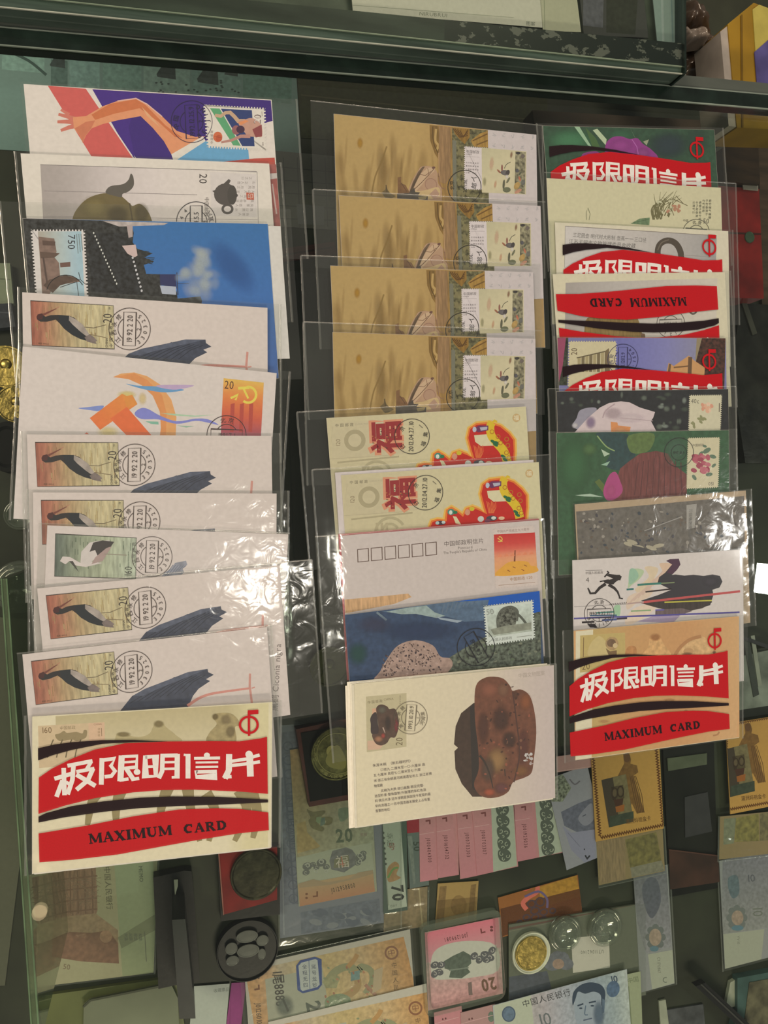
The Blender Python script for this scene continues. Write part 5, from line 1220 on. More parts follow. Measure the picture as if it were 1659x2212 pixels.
a.poly([(270, 350), (280, 250), (340, 180), (380, 180), (420, 230), (440, 350)], (200, 176, 118), smooth=True); a.ell(475, 240, 58, 60, (176, 142, 96), mat=MOTTLE); a.ell(470, 235, 40, 36, (120, 92, 66), mat=MOTTLE); a.ell(505, 258, 22, 22, (206, 178, 130)); a.poly([(420, 280), (460, 310), (520, 300), (520, 350), (450, 350)], (120, 92, 58)); a.line([(222, 185), (222, 360)], 6, (120, 92, 56)); a.text('20', 212, 476, 84, (110, 84, 50), -4, sx=.85)
a.poly([(600, 350), (605, 290), (640, 260), (690, 275), (690, 350)], (190, 132, 80), MOTTLE, smooth=True); a.poly([(760, 350), (800, 270), (810, 190), (850, 155), (900, 180), (940, 250), (1000, 350)], (216, 166, 108), MOTTLE, smooth=True); a.soft(860, 185, 56, 40, (166, 112, 66), .9)
a.poly([(1030, 360), (1070, 290), (1140, 220), (1220, 180), (1290, 180), (1330, 220), (1380, 290), (1400, 340), (1300, 370)], (214, 170, 116), MOTTLE, smooth=True); a.line([(1036, 350), (1090, 270), (1170, 205), (1270, 176)], 30, (178, 126, 80), smooth=True); a.ell(1160, 310, 46, 30, (190, 146, 98)); a.soft(1150, 335, 60, 20, (140, 98, 66), .8); a.soft(1390, 320, 20, 20, (110, 76, 50), .8)
a.soft(900, 800, 500, 60, (216, 170, 112), .5); a.soft(1000, 750, 60, 20, (180, 130, 80), .7); a.soft(1150, 860, 30, 30, (180, 130, 80), .7); a.line([(1400, 1070), (1440, 1060), (1455, 1035)], 14, (176, 124, 80), smooth=True); a.soft(420, 940, 60, 20, (190, 140, 90), .6)
a.build('picture', root)
wrapper_on(sl, fr, WP, PA, PB, cp(V_, (68, 450))[0], cp(V_, (1505, 305))[0], ZW)
print('widths mm', [(o.name, round(o.children[0].dimensions.x * 1000, 1)) for o in COL.objects if o.parent is None and o.name.startswith('postcard')])
# ------------------------------------------------------------ things on the shelf under the glass
GN = 'banknotes under the counter glass'
lift_ = [0.0]
def under(name, crop, pts, col, label, cat='banknote', lift=0.0, thick=.0005, mat=PLAIN, group=None):
    root, a, fr = flat_thing(name, cp(crop, *pts), SZ + thick + lift, thick, col, label, cat, KL, mat, group)
    a.crop = crop
    return root, a, fr
def ufilm(fr, root, mar, seed, z, crinkle=.0003, seam='lr'):
    return sleeve(fr.w, fr.h, smm(*mar), root, seed, z=z, crinkle=crinkle, seam=seam)
PXC = (0, 0, 1)
def fit_shade(c, f): return tuple(x * f for x in c)

# teal sheet added in place of a reflection in the glass; olive lining
root, a, fr = under('reflection_sheet', PXC, [(-70, 92), (640, 158), (652, 360), (-70, 320)], (112, 142, 130), 'teal sheet of small pictures standing in for a reflection, beneath the basketball card', 'printed sheet')
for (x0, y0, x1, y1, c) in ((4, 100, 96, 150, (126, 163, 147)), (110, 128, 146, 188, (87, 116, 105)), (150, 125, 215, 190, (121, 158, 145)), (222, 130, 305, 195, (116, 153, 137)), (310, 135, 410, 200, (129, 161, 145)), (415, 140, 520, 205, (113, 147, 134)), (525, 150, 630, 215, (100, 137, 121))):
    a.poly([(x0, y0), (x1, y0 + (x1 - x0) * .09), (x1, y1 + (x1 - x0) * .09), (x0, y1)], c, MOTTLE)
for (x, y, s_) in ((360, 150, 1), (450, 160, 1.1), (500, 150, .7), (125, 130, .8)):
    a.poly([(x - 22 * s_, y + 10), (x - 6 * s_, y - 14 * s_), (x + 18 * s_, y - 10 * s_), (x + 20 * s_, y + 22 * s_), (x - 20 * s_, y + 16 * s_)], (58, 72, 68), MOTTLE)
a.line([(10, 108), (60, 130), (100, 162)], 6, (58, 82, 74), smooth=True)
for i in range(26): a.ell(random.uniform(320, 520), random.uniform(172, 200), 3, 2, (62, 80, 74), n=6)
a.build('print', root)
root, a, fr = under('lining_board', PXC, [(642, 160), (1180, 210), (1190, 330), (650, 300)], (50, 55, 30), 'dark olive lining board behind the uppermost horse card', 'board', mat=MOTTLE)
a.line([(650, 205), (1180, 262)], 3, (74, 74, 48)); a.build('print', root)
# checked sheet between the columns, red lacquer strip
root, a, fr = under('checked_sheet', PXC, [(586, 322), (724, 340), (726, 494), (602, 492)], (98, 100, 88), 'grey checked paper sheet seen between the left-hand and middle columns', 'printed sheet', lift=.001)
for i in range(5): a.line([(596 + 2 * i, 360 + 28 * i), (724, 372 + 26 * i)], 2, (70, 72, 66))
for i in range(4): a.line([(612 + 30 * i, 340), (618 + 30 * i, 490)], 2, (72, 74, 68))
a.poly([(640, 440), (700, 446), (700, 486), (644, 484)], (110, 112, 106)); a.build('print', root)
root, a, fr = under('red_strip', PXC, [(598, 540), (724, 520), (726, 552), (600, 566)], (84, 44, 38), 'dull red card strip below the checked sheet', 'card', lift=.001)
a.line([(604, 552), (720, 534)], 4, (60, 30, 26)); a.build('print', root)
root, a, fr = under('black_album', PXC, [(590, 590), (735, 590), (770, 1560), (622, 1560)], (66, 64, 60), 'long black album cover lying between the left-hand and middle columns', 'album', thick=.006)
a.line([(612, 600), (648, 1550)], 3, (54, 54, 54)); a.line([(706, 600), (740, 1550)], 4, (52, 53, 54)); a.build('print', root)
ufilm(fr, root, (0, 1, 1, 1), 80, .0065, .0005, 'l')

root, a, fr = under('grey_board', PXC, [(-120, 1330), (22, 1330), (96, 2130), (-120, 2130)], (84, 88, 68), 'grey-green board behind the upright glass pane', 'board', thick=.001)
a.line([(-60, 1700), (60, 1690)], 4, (84, 88, 66)); a.build('print', root)
# memo sheet, left bottom
root, a, fr = under('memo_sheet', D_, [(178, 1000), (828, 938), (862, 1562), (225, 1632)], (178, 176, 134), 'pale green sheet with brown engraving and the word MEMO, below camel stack', 'printed sheet')
a.quad([(620, 960), (830, 940), (860, 1560), (665, 1580)], lambda s, t: mixc((168, 182, 140), (156, 168, 122), t), 3, 4)
a.poly([(282, 1010), (520, 985), (530, 1220), (520, 1250), (290, 1262)], (158, 126, 96), STREAK); a.poly([(290, 1262), (520, 1240), (640, 1330), (646, 1512), (560, 1500), (284, 1470)], (170, 146, 108), MOTTLE)
a.poly([(285, 1372), (380, 1340), (500, 1345), (560, 1335), (610, 1360), (640, 1400), (646, 1512), (440, 1500), (284, 1475)], (140, 104, 76), MOTTLE); a.ell(575, 1365, 34, 34, (176, 140, 104), mat=MOTTLE); a.poly([(640, 1370), (840, 1245), (850, 1330), (660, 1430)], (150, 158, 116), a=.6)
for k in range(6): a.line([(300 + 40 * k, 1010), (305 + 40 * k, 1240)], 7, (128, 98, 72))
for k in range(4): a.line([(286, 1060 + 60 * k), (528, 1035 + 60 * k)], 8, (134, 102, 76))
for k in range(30): a.line([(random.uniform(290, 560), random.uniform(1010, 1200)), (random.uniform(290, 560), random.uniform(1010, 1200))][:1] + [(random.uniform(290, 560), random.uniform(1010, 1200))], 3, (176, 150, 116), a=.5)
a.text('MEMO', 752, 982, 30, (96, 106, 84), 86); a.text('中国人民银行', 566, 985, 38, (112, 108, 78), 86, gap=.04); a.text('50', 340, 1540, 40, (140, 120, 90), 8)
for k in range(4): a.text('纪念', 676 + 26 * k, 1350, 20, (120, 128, 104), 86)
a.line([(785, 1340), (795, 1500)], 4, (110, 116, 92)); a.build('print', root)
ufilm(fr, root, (0, 1, 0, 1), 81, .0012, .0003, 'r')
# black folder, standing grey lid
fo = empty('black_folder', px(380, 2010, SZ)); tag(fo, 'black coin folder standing half open beside the memo sheet', 'folder')
BLKM = flat_material('black_leatherette', (.010, .010, .012), rough=.4, vary=.35, scale=300, bump=.06)
child_world(prism_px('cover', cp(D_, (832, 1045), (1000, 1008), (1040, 1012), (1050, 1100), (1085, 1600), (860, 1650)), SZ + .012, .011, BLKM), fo)
child_world(prism_px('lid', cp(D_, (934, 1275), (1006, 1270), (1062, 1810), (974, 1812)), SZ + .055, .054, flat_material('grey_black_card', (.045, .045, .05), rough=.4)), fo)
child_world(prism_px('paper_slip', cp(D_, (944, 1058), (966, 1056), (966, 1090), (950, 1145)), SZ + .014, .001, flat_material('white_slip', (.5, .5, .44))), fo)
# red coin box with dark medal
def disc_px(name, u, v, r, ztop, thick, mat, parent, rim=.12, n=48, squash=1.0):
    c = px(u, v, ztop); rr = (px(u + r, v, ztop) - c).length
    mb = MB(); mb.lathe([(rr * .0001, thick * .78), (rr * (1 - rim), thick * .78), (rr * (1 - rim * .6), thick), (rr * .985, thick), (rr, thick * .85), (rr, 0)], n=n); mb.sm = [False] * len(mb.sm)
    o = mb.build(name, mat, parent)
    if parent: 
        o.location = (c.x - parent.location.x, c.y - parent.location.y, ztop - thick - parent.location.z)
    else: o.location = (c.x, c.y, ztop - thick)
    o.scale = (1, squash, 1)
    return o, rr
GOLDM = flat_material('gold_coin', (.62, .46, .14), rough=.30, metal=.9, vary=.4, scale=200, bump=.35)
DULL = flat_material('dark_bronze', (.045, .042, .026), rough=.35, metal=.5, vary=.5, scale=160, bump=.2)
REDM = flat_material('red_lacquer', (.24, .012, .012), rough=.3, vary=.4, scale=40, coat=.4)
MAROON = flat_material('maroon_frame', (.12, .03, .028), rough=.4, vary=.3, scale=60)
bx = empty('medal_box', px(530, 1900, SZ)); tag(bx, 'dark red tray holding a dark bronze medal, in front of the camel stack', 'coin box')
child_world(prism_px('tray', cp(D_, (1178, 900), (1520, 870), (1520, 1245), (1200, 1282)), SZ + .008, .0075, BLKM), bx)
child_world(prism_px('red_panel', cp(D_, (1190, 905), (1505, 880), (1505, 1165), (1216, 1246)), SZ + .011, .003, REDM), bx)
child_world(prism_px('red_panel_edge', cp(D_, (1184, 905), (1190, 905), (1217, 1246), (1211, 1250)), SZ + .0118, .003, flat_material('pale_red_edge', (.38, .14, .12))), bx)
disc_px('medal', 0 + 1392 / 2.5136, 1480 + 1030 / 2.5136, 55, SZ + .0145, .0035, DULL, bx)
# round black holder with oval wells
ho = empty('coin_holder', px(540, 2050, SZ)); tag(ho, 'round black coin holder with oval grey wells', 'coin holder')
disc_px('disc', 1345 / 2.5136, 1480 + 1445 / 2.5136, 66, SZ + .008, .0078, BLKM, ho, rim=.06)
WELL = flat_material('grey_well', (.16, .16, .155), rough=.25, vary=.2, scale=50)
for (x, y, rx, ry) in ((140, 372, 60, 34), (52, 440, 34, 34), (146, 452, 62, 36), (58, 508, 36, 28), (226, 394, 34, 30), (222, 470, 22, 30)):
    u, v = 480 + x / 2.5922, 1880 + y / 2.5922
    o, rr = disc_px('well', u, v, rx / 2.5922, SZ + .0088, .001, WELL, ho, rim=.2, n=28, squash=ry / rx)
# pale olive plastic tray bottom-left
ot = empty('olive_tray', px(220, 2190, SZ)); tag(ot, 'olive plastic tray with a grey lid, in the picture corner below memo sheet', 'tray')
child_world(prism_px('tray', cp(D_, (200, 1690), (310, 1676), (960, 1585), (1010, 1900), (250, 1960)), SZ + .004, .0038, flat_material('olive_plastic', (.17, .19, .075), rough=.3, vary=.35, scale=12)), ot)
child_world(prism_px('grey_lid', cp(D_, (455, 1740), (490, 1715), (930, 1625), (965, 1700), (975, 1900), (450, 1930)), SZ + .008, .0038, flat_material('frosted_lid', (.24, .26, .19), rough=.25, vary=.25, scale=10)), ot)
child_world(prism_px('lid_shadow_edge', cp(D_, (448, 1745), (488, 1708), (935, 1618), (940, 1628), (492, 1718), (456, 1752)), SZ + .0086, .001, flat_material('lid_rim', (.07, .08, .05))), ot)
root, a, fr = under('white_leaflet', D_, [(1065, 1640), (1240, 1616), (1232, 1880), (1010, 1890)], (176, 184, 168), 'white leaflet with magenta side panel at the lower edge of the picture', 'leaflet', lift=.001)
a.poly([(1245, 1618), (1312, 1606), (1322, 1880), (1230, 1880)], (138, 58, 112)) if False else None
a.text('收藏票品', 1160, 1668, 22, (110, 118, 108), -6); a.build('print', root)
root, a, fr = under('magenta_card', D_, [(1244, 1620), (1312, 1612), (1330, 1890), (1236, 1890)], (140, 60, 116), 'narrow magenta card strip beside the white leaflet', 'card', lift=.0005)
a.line([(1250, 1630), (1246, 1880)], 5, (120, 48, 100)); a.build('print', root)

# coins and clear capsules by the left edge
def coin_thing(name, u, v, r, label, mat, lift=0.0, thick=.003, relief=True, group=None, cat='coin'):
    ro = empty(name, px(u, v, SZ + lift)); tag(ro, label, cat, group)
    o, rr = disc_px('disc', u, v, r, SZ + lift + thick, thick, mat, ro)
    if relief:
        mb = MB()
        mb.lathe([(rr * .001, .0012), (rr * .16, .0010), (rr * .26, .0002)], 0, rr * .12, 20); 
        o2 = mb.build('relief', mat, ro); o2.location = (o.location.x, o.location.y, thick * .78)
        mb = MB(); mb.prism([(-rr * .42, -rr * .5), (rr * .42, -rr * .5), (rr * .3, -rr * .16), (0, -rr * .02), (-rr * .3, -rr * .16)], 0, .0006); o3 = mb.build('shoulder_relief', mat, ro); o3.location = (o.location.x, o.location.y, thick * .78)
    return ro
coin_thing('gold_medal', 12, 792, 50, 'gold medal by the left edge, higher of the two', GOLDM, .004)
coin_thing('gold_medal', 34, 872, 44, 'dull gold medal overlapping the higher gold medal', flat_material('old_gold', (.40, .30, .09), rough=.35, metal=.85, vary=.55, scale=240, bump=.7), .010)
RG = flat_material('black_velvet', (.008, .008, .009), rough=.8, vary=.4)
ro = empty('black_pouch', px(14, 965, SZ)); tag(ro, 'black oval pouch below the gold medals', 'pouch')
o, rr = disc_px('pouch_body', 14, 965, 40, SZ + .012, .0118, RG, ro, rim=.3, squash=1.5)
child_world(prism_px('pouch_tie', [(30, 900), (48, 905), (46, 915), (28, 910)], SZ + .0135, .002, BLKM), ro)
CAP = film_material('capsule_plastic', .10, 2.4, .06, 0, 1, tint=(.955, .975, .955), hazecol=(.66, .70, .60))
CAPW = film_material('capsule_window', .05, 1.6, .10, .9, 600, tint=(.97, .98, .97), hazecol=(.66, .70, .60))
def capsule(u, v, r, label, lift=0.0, rings=2, group='clear coin capsules'):
    ro = empty('coin_capsule', px(u, v, SZ + lift)); tag(ro, label, 'coin capsule', group)
    c = px(u, v, SZ + lift + .005); rr = (px(u + r, v, SZ + lift + .005) - c).length
    for k in range(rings):
        mb = MB(); q = rr * (1 - .16 * k)
        mb.lathe([(q * .80, .0028), (q * .84, .0046), (q * .93, .0052), (q, .0040), (q, .0004), (q * .9, 0)], n=40)
        o = mb.build('ring', CAP, ro); o.location = (c.x - ro.location.x, c.y - ro.location.y, .0012 * k)
    mb = MB(); mb.lathe([(.0001, .0030), (rr * .8, .0029), (rr * .8, .0026)], n=40); o = mb.build('window', CAPW, ro); o.location = (c.x - ro.location.x, c.y - ro.location.y, 0)
    return ro
capsule(42, 1112, 36, 'small empty clear coin capsule near the left edge', .002)
capsule(44, 1268, 62, 'large empty clear coin capsule nested below the small one', .002, 3)
root, a, fr = under('plastic_case', PXC, [(-60, 565), (24, 572), (27, 652), (-60, 660)], (140, 150, 120), 'pale green plastic case at the left edge beside the castle card', 'case', thick=.008)
a.line([(-40, 600), (22, 604)], 3, (110, 120, 96)); a.build('print', root)
root, a, fr = under('grey_pouch', PXC, [(-60, 655), (30, 660), (28, 700), (-60, 720)], (60, 64, 68), 'dark grey cloth piece below the pale green plastic case', 'pouch', thick=.010, mat=MOTTLE)
a.line([(-50, 672), (26, 676)], 3, (84, 88, 90)); a.build('print', root)

# banknote page under the bowl card: blue note, orange dragon note, lucky-number strip
root, a, fr = under('banknote', N_, [(60, -60), (640, -110), (690, 1160), (70, 1245)], (124, 130, 136), 'grey-blue banknote sheet in a clear page, behind the orange dragon note', GN and 'banknote', lift=.0006, group=GN)
a.quad([(66, 60), (170, 50), (180, 1050), (85, 1060)], lambda s, t: (112, 118, 128), 2, 6, MOTTLE); a.line([(84, 200), (150, 1040)], 10, (92, 98, 110)); a.line([(66, 60), (90, 1230)], 6, (150, 156, 156))
for k in range(12): a.ring(112 + 3 * k, 140 + 80 * k, 26, 6, (92, 98, 112), n=14)
a.text('INDUBANU', 100, 420, 60, (86, 92, 106), 86); a.poly([(185, 1100), (640, 1020), (650, 1150), (190, 1225)], (110, 118, 128), MOTTLE)
for k in range(14): a.ell(random.uniform(220, 600), random.uniform(1090, 1180), 36, 18, random.choice([(96, 104, 116), (132, 138, 140)]), random.uniform(-40, 40), n=9)
a.build('print', root)
ufilm(fr, root, (1, 16, 1, 6), 82, .0030, .0005, 'lr')
root, a, fr = under('banknote', N_, [(112, 156), (596, 100), (610, 976), (186, 1070)], (164, 168, 140), 'orange and green dragon 20 banknote under the bowl card', 'banknote', lift=.0016, group=GN)
TT = (620, 1740, 7.541)
a.quad([(112, 156), (596, 100), (606, 700), (165, 780)], lambda s, t: ramp([(0, (184, 150, 96)), (.3, (176, 160, 110)), (.6, (166, 162, 128)), (1, (164, 170, 140))], (s + t) / 2), 6, 6, MOTTLE)
a.crop = TT
a.poly([(0 + 160, 300), (300, 250), (330, 440), (540, 660), (500, 690), (170, 780)], (178, 156, 100), MOTTLE)
a.poly([(320, 60), (420, 100), (600, 80), (620, 120), (560, 180), (640, 180), (740, 200), (720, 300), (600, 320), (640, 260), (560, 220), (520, 300), (600, 360), (580, 420), (480, 400), (400, 360), (350, 250), (380, 190)], (128, 122, 80), MOTTLE, smooth=True); a.poly([(480, 190), (560, 180), (570, 250), (520, 300), (470, 260)], (140, 158, 112)); a.poly([(550, 210), (620, 190), (620, 300), (540, 340)], (112, 132, 112), MOTTLE)
a.poly([(840, 60), (1000, 40), (1020, 150), (940, 240), (860, 250)], (126, 142, 112), MOTTLE, smooth=True)
a.text('20', 800, 600, 300, (92, 104, 80), -4, sx=.86, bold=.03); a.text('贰拾', 1190, 500, 60, (150, 124, 112), -4)
a.poly([(150, 860), (700, 720), (1370, 610), (1420, 1090), (1000, 1190), (180, 1260)], (172, 178, 152))
for (x, y, r_) in ((330, 990, 80), (560, 930, 80), (1200, 850, 90), (640, 1000, 56), (310, 1090, 60), (1150, 930, 60), (1240, 780, 56), (480, 1010, 50), (420, 960, 50)): a.ell(x, y, r_ * 1.02, r_ * .8, (108, 112, 104), -15, n=12); a.scroll(x, y, r_ * .6, (176, 180, 160), r_ * 7, 1 if r_ > 57 else -1, r_ * .16)
for (x, y, r_) in ((340, 970, 30), (560, 910, 36), (1190, 820, 36), (470, 1060, 30), (640, 1070, 26), (1190, 910, 26)): a.ring(x, y, r_, 13, (180, 184, 166), n=16)
a.poly([(740, 740), (960, 680), (1060, 720), (1120, 800), (1110, 970), (930, 1090), (720, 1040), (690, 900)], (120, 122, 118), MOTTLE); a.poly([(770, 870), (1000, 800), (1020, 980), (760, 1020)], (126, 126, 96)); a.text('福', 900, 915, 230, (206, 200, 180), -6, center=True, bold=-.005); a.line([(885, 830), (915, 1000)], 14, (190, 110, 90)); a.line([(850, 960), (945, 950)], 10, (200, 130, 110))
a.quad([(175, 1290), (1400, 1060), (1432, 1400), (210, 1650)], lambda s, t: mixc((184, 160, 116), (188, 136, 98), t), 4, 4); a.poly([(190, 1270), (430, 1200), (640, 1250), (1010, 1190), (1160, 1090), (1400, 1050), (1405, 1110), (1170, 1180), (700, 1290), (200, 1340)], (176, 156, 120), a=.9)
a.text('J012958800', 728, 1420, 108, (66, 54, 40), -13, sx=.56, bold=.01, gap=.18); 
for y in (1440, 1505): a.ell(318, y, 22, 18, (120, 76, 50))
a.line([(490, 1395), (490, 1475), (420, 1482)], 26, (126, 78, 50))
a.build('print', root)
root, a, fr = under('lucky_number_strip', N_, [(640, 560), (772, 545), (830, 1082), (684, 1106)], (74, 92, 80), 'pale strip with stars, dragon and number 70 in dark green frame', 'printed card', lift=.0022)
a.poly([(652, 580), (762, 565), (800, 1066), (692, 1086)], (172, 184, 162)); a.text('70', 712, 945, 92, (46, 52, 48), 85, sx=.86, bold=.04)
for i in range(7):
    cx, cy = 664 + 2.4 * i, 640 + 30 * i
    a.poly([(cx + (9 if j % 2 == 0 else 4) * math.cos(R(36 * j - 95)), cy + (11 if j % 2 == 0 else 5) * math.sin(R(36 * j - 95))) for j in range(10)], (60, 66, 58))
a.text('号', 690, 735, 44, (140, 56, 46), 0); a.text('幸运', 684, 640, 40, (110, 122, 104), 85)
a.poly([(690, 840), (730, 806), (756, 830), (740, 880), (764, 900), (700, 925), (684, 890)], (176, 140, 92), MOTTLE, smooth=True); a.line([(690, 900), (720, 850), (750, 840)], 12, (110, 150, 80), smooth=True); a.text('DAY', 706, 1070, 18, (96, 106, 92), -8); a.line([(680, 900), (692, 1060)], 5, (130, 140, 120))
a.build('print', root)
root, a, fr = under('banknote', N_, [(775, 560), (905, 540), (930, 940), (838, 960)], (98, 112, 104), 'dark green 50 banknote edge beside the 70 strip', 'banknote', lift=.0010, group=GN)
a.poly([(786, 572), (890, 552), (896, 632), (796, 644)], (150, 46, 56)); a.text('50', 836, 690, 56, (64, 76, 66), 85, bold=.02); a.poly([(800, 660), (830, 656), (850, 930), (838, 940)], (120, 132, 120), MOTTLE); a.build('print', root)
# fan of pink notes
PINK = [((866, 520), (968, 505), (985, 908), (880, 922), 'J000404300', 'first'), ((962, 505), (1080, 490), (1112, 880), (984, 902), 'J001654732', 'second'), ((1080, 490), (1190, 475), (1198, 888), (1114, 908), 'J000703303', 'third'), ((1186, 475), (1420, 440), (1436, 830), (1194, 896), 'J000703307', 'fourth'), ((1418, 440), (1720, 396), (1740, 740), (1440, 812), 'J001925036', 'fifth')]
for i, (p0, p1, p2, p3, ser, wd_) in enumerate(PINK):
    root, a, fr = under('banknote', N_, [p0, p1, p2, p3], (196, 138, 138), 'pink banknote numbered %s, %s in the fan below the bowl card' % (ser, wd_), 'banknote', lift=.0016 + .0005 * i, group='pink banknotes fanned below the bowl card')
    x0, y0, x3, y3 = p0[0], p0[1], p3[0], p3[1]
    a.quad([p0, (p0[0] + 100, p0[1] - 14), (p3[0] + 110, p3[1] - 18), p3], lambda s, t: ramp([(0, (180, 132, 128)), (.3, (198, 140, 142)), (1, (200, 134, 140))], t), 2, 6)
    a.line([(x0 + 4, y0 + 130), (x0 + 90, y0 + 116)], 3, (214, 170, 168))
    tx = (x0 + x3) / 2 + 40; a.text(ser, tx, y0 + 150, 30, (90, 44, 50), 86, bold=.008, sx=.70, gap=.18)
    a.line([(x0 + 42, y0 + 52), (x0 + 66, y0 + 48), (x0 + 67, y0 + 70)], 9, (120, 66, 66))
    if i >= 3:
        m = 100 if i == 3 else 120
        a.poly([(p0[0] + m, p0[1] - 14), (p1[0] + 2, p1[1]), (p2[0], p2[1]), (p3[0] + m + 6, p3[1] - 24)], (174, 184, 162))
        for k in range(5):
            cx, cy = p0[0] + m + 66 + 3 * k, p0[1] + 30 + 66 * k
            a.poly([(cx - 34, cy - 28), (cx - 8, cy - 36), (cx + 20, cy - 30), (cx + 38, cy - 6), (cx + 30, cy + 24), (cx + 4, cy + 38), (cx - 26, cy + 30), (cx - 38, cy)], (88, 96, 84), smooth=True); [a.scroll(cx + dx_, cy + dy_, r_, (172, 180, 156), 60 * k + 90 * dx_, 1 if (k + dx_) % 2 else -1, 5) for dx_, dy_, r_ in ((-16, -8, 15), (17, 4, 14), (-4, 22, 11))]
    a.build('print', root)
# coin box with big gold coin, partly under the bowl card
gx = empty('coin_box', px(720, 1650, SZ)); tag(gx, 'maroon-framed black box holding a large gold coin, beside the bowl card', 'coin box')
child_world(prism_px('frame', cp(H_, (52, 470), (380, 400), (480, 380), (520, 850), (128, 918)), SZ + .012, .0118, MAROON), gx)
child_world(prism_px('velvet_bed', cp(H_, (80, 492), (380, 440), (480, 420), (500, 820), (134, 888)), SZ + .0126, .002, RG), gx)
disc_px('coin', 620 + 292 / 2.6758, 1400 + 612 / 2.6758, 56, SZ + .0165, .0038, flat_material('brass_coin', (.24, .22, .09), rough=.28, metal=.75, vary=.4, scale=200, bump=.4), gx, rim=.10)
ca = Art(Frame(cp(H_, (140, 460), (450, 460), (450, 770), (140, 770)), z=SZ + .017), KL, 0); ca.crop = H_
ca.ring(292, 612, 118, 5, (150, 146, 84)); ca.ell(262, 598, 34, 34, (176, 168, 96)); ca.poly([(225, 640), (290, 560), (340, 640), (330, 700), (250, 690)], (150, 144, 80), smooth=True)
ca.arctext('二〇一七年', 292, 612, 134, 24, (190, 184, 110), 0, -80, 12); ca.arctext('中国人民银行', 292, 612, 134, 22, (190, 184, 110), 0, 190, 13, inward=True)
co = ca.build('coin_relief', gx); f_ = ca.fr; co.rotation_euler = (0, 0, f_.ang); co.location = (f_.o.x - gx.location.x, f_.o.y - gx.location.y, SZ + .0160 - gx.location.z)
ro = coin_thing('dark_coin', 712, 1440, 42, 'dark olive coin under the clear sleeves beside the leopard card', flat_material('olive_coin', (.10, .105, .05), rough=.4, metal=.4, vary=.3, scale=120, bump=.3), .007)

# small yellow note and the knot card
root, a, fr = under('banknote', N_, [(986, 932), (1216, 918), (1196, 1180), (955, 1200)], (170, 142, 84), 'small yellow-brown banknote lying below the pink fan', 'banknote', lift=.001, group=GN)
a.poly([(990, 950), (1030, 946), (1010, 1180), (965, 1190)], (136, 110, 66), MOTTLE); a.poly([(1170, 940), (1200, 936), (1184, 1160), (1150, 1170)], (134, 108, 64), MOTTLE); a.ell(1100, 1060, 46, 60, (150, 122, 70), mat=MOTTLE); a.poly([(975, 1030), (1205, 1010), (1196, 1180), (958, 1200)], (120, 96, 56), a=.35); a.build('print', root)
root, a, fr = under('brown_pouch', N_, [(655, 985), (905, 950), (930, 1180), (680, 1210)], (150, 130, 92), 'brown translucent packet under the 70 strip', 'packet', lift=.0002, mat=MOTTLE)
a.line([(870, 960), (890, 1180)], 8, (180, 164, 120)); a.build('print', root); ufilm(fr, root, (0, 1, 0, 0), 83, .0012, .0006, 'r')
root, a, fr = under('knot_card', Q_, [(100, 1022), (550, 880), (592, 1110), (118, 1240)], (150, 96, 44), 'orange card with a coloured interlaced knot emblem', 'card', lift=.001)
a.poly([(330, 955), (550, 882), (575, 1010), (350, 1070)], (178, 134, 48), MOTTLE); a.poly([(110, 1080), (580, 960), (590, 1110), (118, 1240)], (104, 62, 34), a=.75)
a.line([(240, 960), (285, 925), (322, 945), (318, 985), (270, 1015), (240, 1050), (262, 1085)], 26, (206, 110, 92), smooth=True); a.poly([(232, 930), (288, 928), (262, 975), (236, 975)], (214, 92, 84))
for (x, y, rx, ry) in ((340, 1040, 40, 34), (290, 1052, 36, 28), (310, 1092, 40, 26), (260, 1130, 30, 20), (360, 1100, 34, 24), (310, 1130, 36, 22), (412, 1092, 26, 20), (220, 1160, 22, 18), (360, 1140, 30, 18)): a.ring(x, y, rx * .62, 9, (74, 58, 64), ry=ry * .7, rot=-20, n=20)
a.line([(250, 1010), (330, 980), (378, 1020), (380, 1075)], 13, (104, 92, 128), smooth=True); a.build('print', root)

# coin sheet with the gold coin and two clear capsules
root, a, fr = under('coin_page', Q_, [(128, 1205), (925, 1025), (975, 1600), (190, 1700)], (98, 104, 84), 'grey-green coin page with maroon edge, holding one gold coin', 'coin page', lift=.0012, thick=.002)
a.line([(135, 1200), (915, 1030), (955, 1560)], 14, (100, 66, 54)); a.line([(135, 1216), (900, 1050), (938, 1560)], 4, (128, 124, 100))
a.poly([(520, 1250), (738, 1228), (744, 1420), (530, 1452)], (208, 206, 186)); a.text('UT11062140', 708, 1318, 29, (84, 86, 72), 178, sx=.68, gap=.18)
for (x, y, r_) in ((450, 1370, 60), (410, 1400, 50), (490, 1400, 44)): a.ell(x, y, r_, r_ * .8, (112, 116, 122), 0, MOTTLE, n=12)
a.ell(445, 1400, 34, 30, (168, 142, 122), mat=MOTTLE); a.poly([(132, 1480), (380, 1440), (420, 1600), (150, 1640)], (74, 80, 92), MOTTLE); a.build('print', root)
ufilm(fr, root, (0, 0, 0, 0), 84, .0030, .00015, '')
gc = empty('gold_coin', px(1040 + 290 / 2.68, 1560 + 1340 / 2.68, SZ + .004)); tag(gc, 'gold coin in a white ring capsule on the coin page', 'coin')
disc_px('white_ring', 1040 + 292 / 2.68, 1560 + 1340 / 2.68, 40, SZ + .0075, .003, flat_material('white_plastic', (.80, .80, .70), rough=.3), gc, rim=.1)
disc_px('coin', 1040 + 290 / 2.68, 1560 + 1342 / 2.68, 33, SZ + .0092, .002, GOLDM, gc)
capsule(1040 + 490 / 2.68, 1560 + 1232 / 2.68, 34, 'clear coin capsule on the coin page, next to the gold coin', .0045)
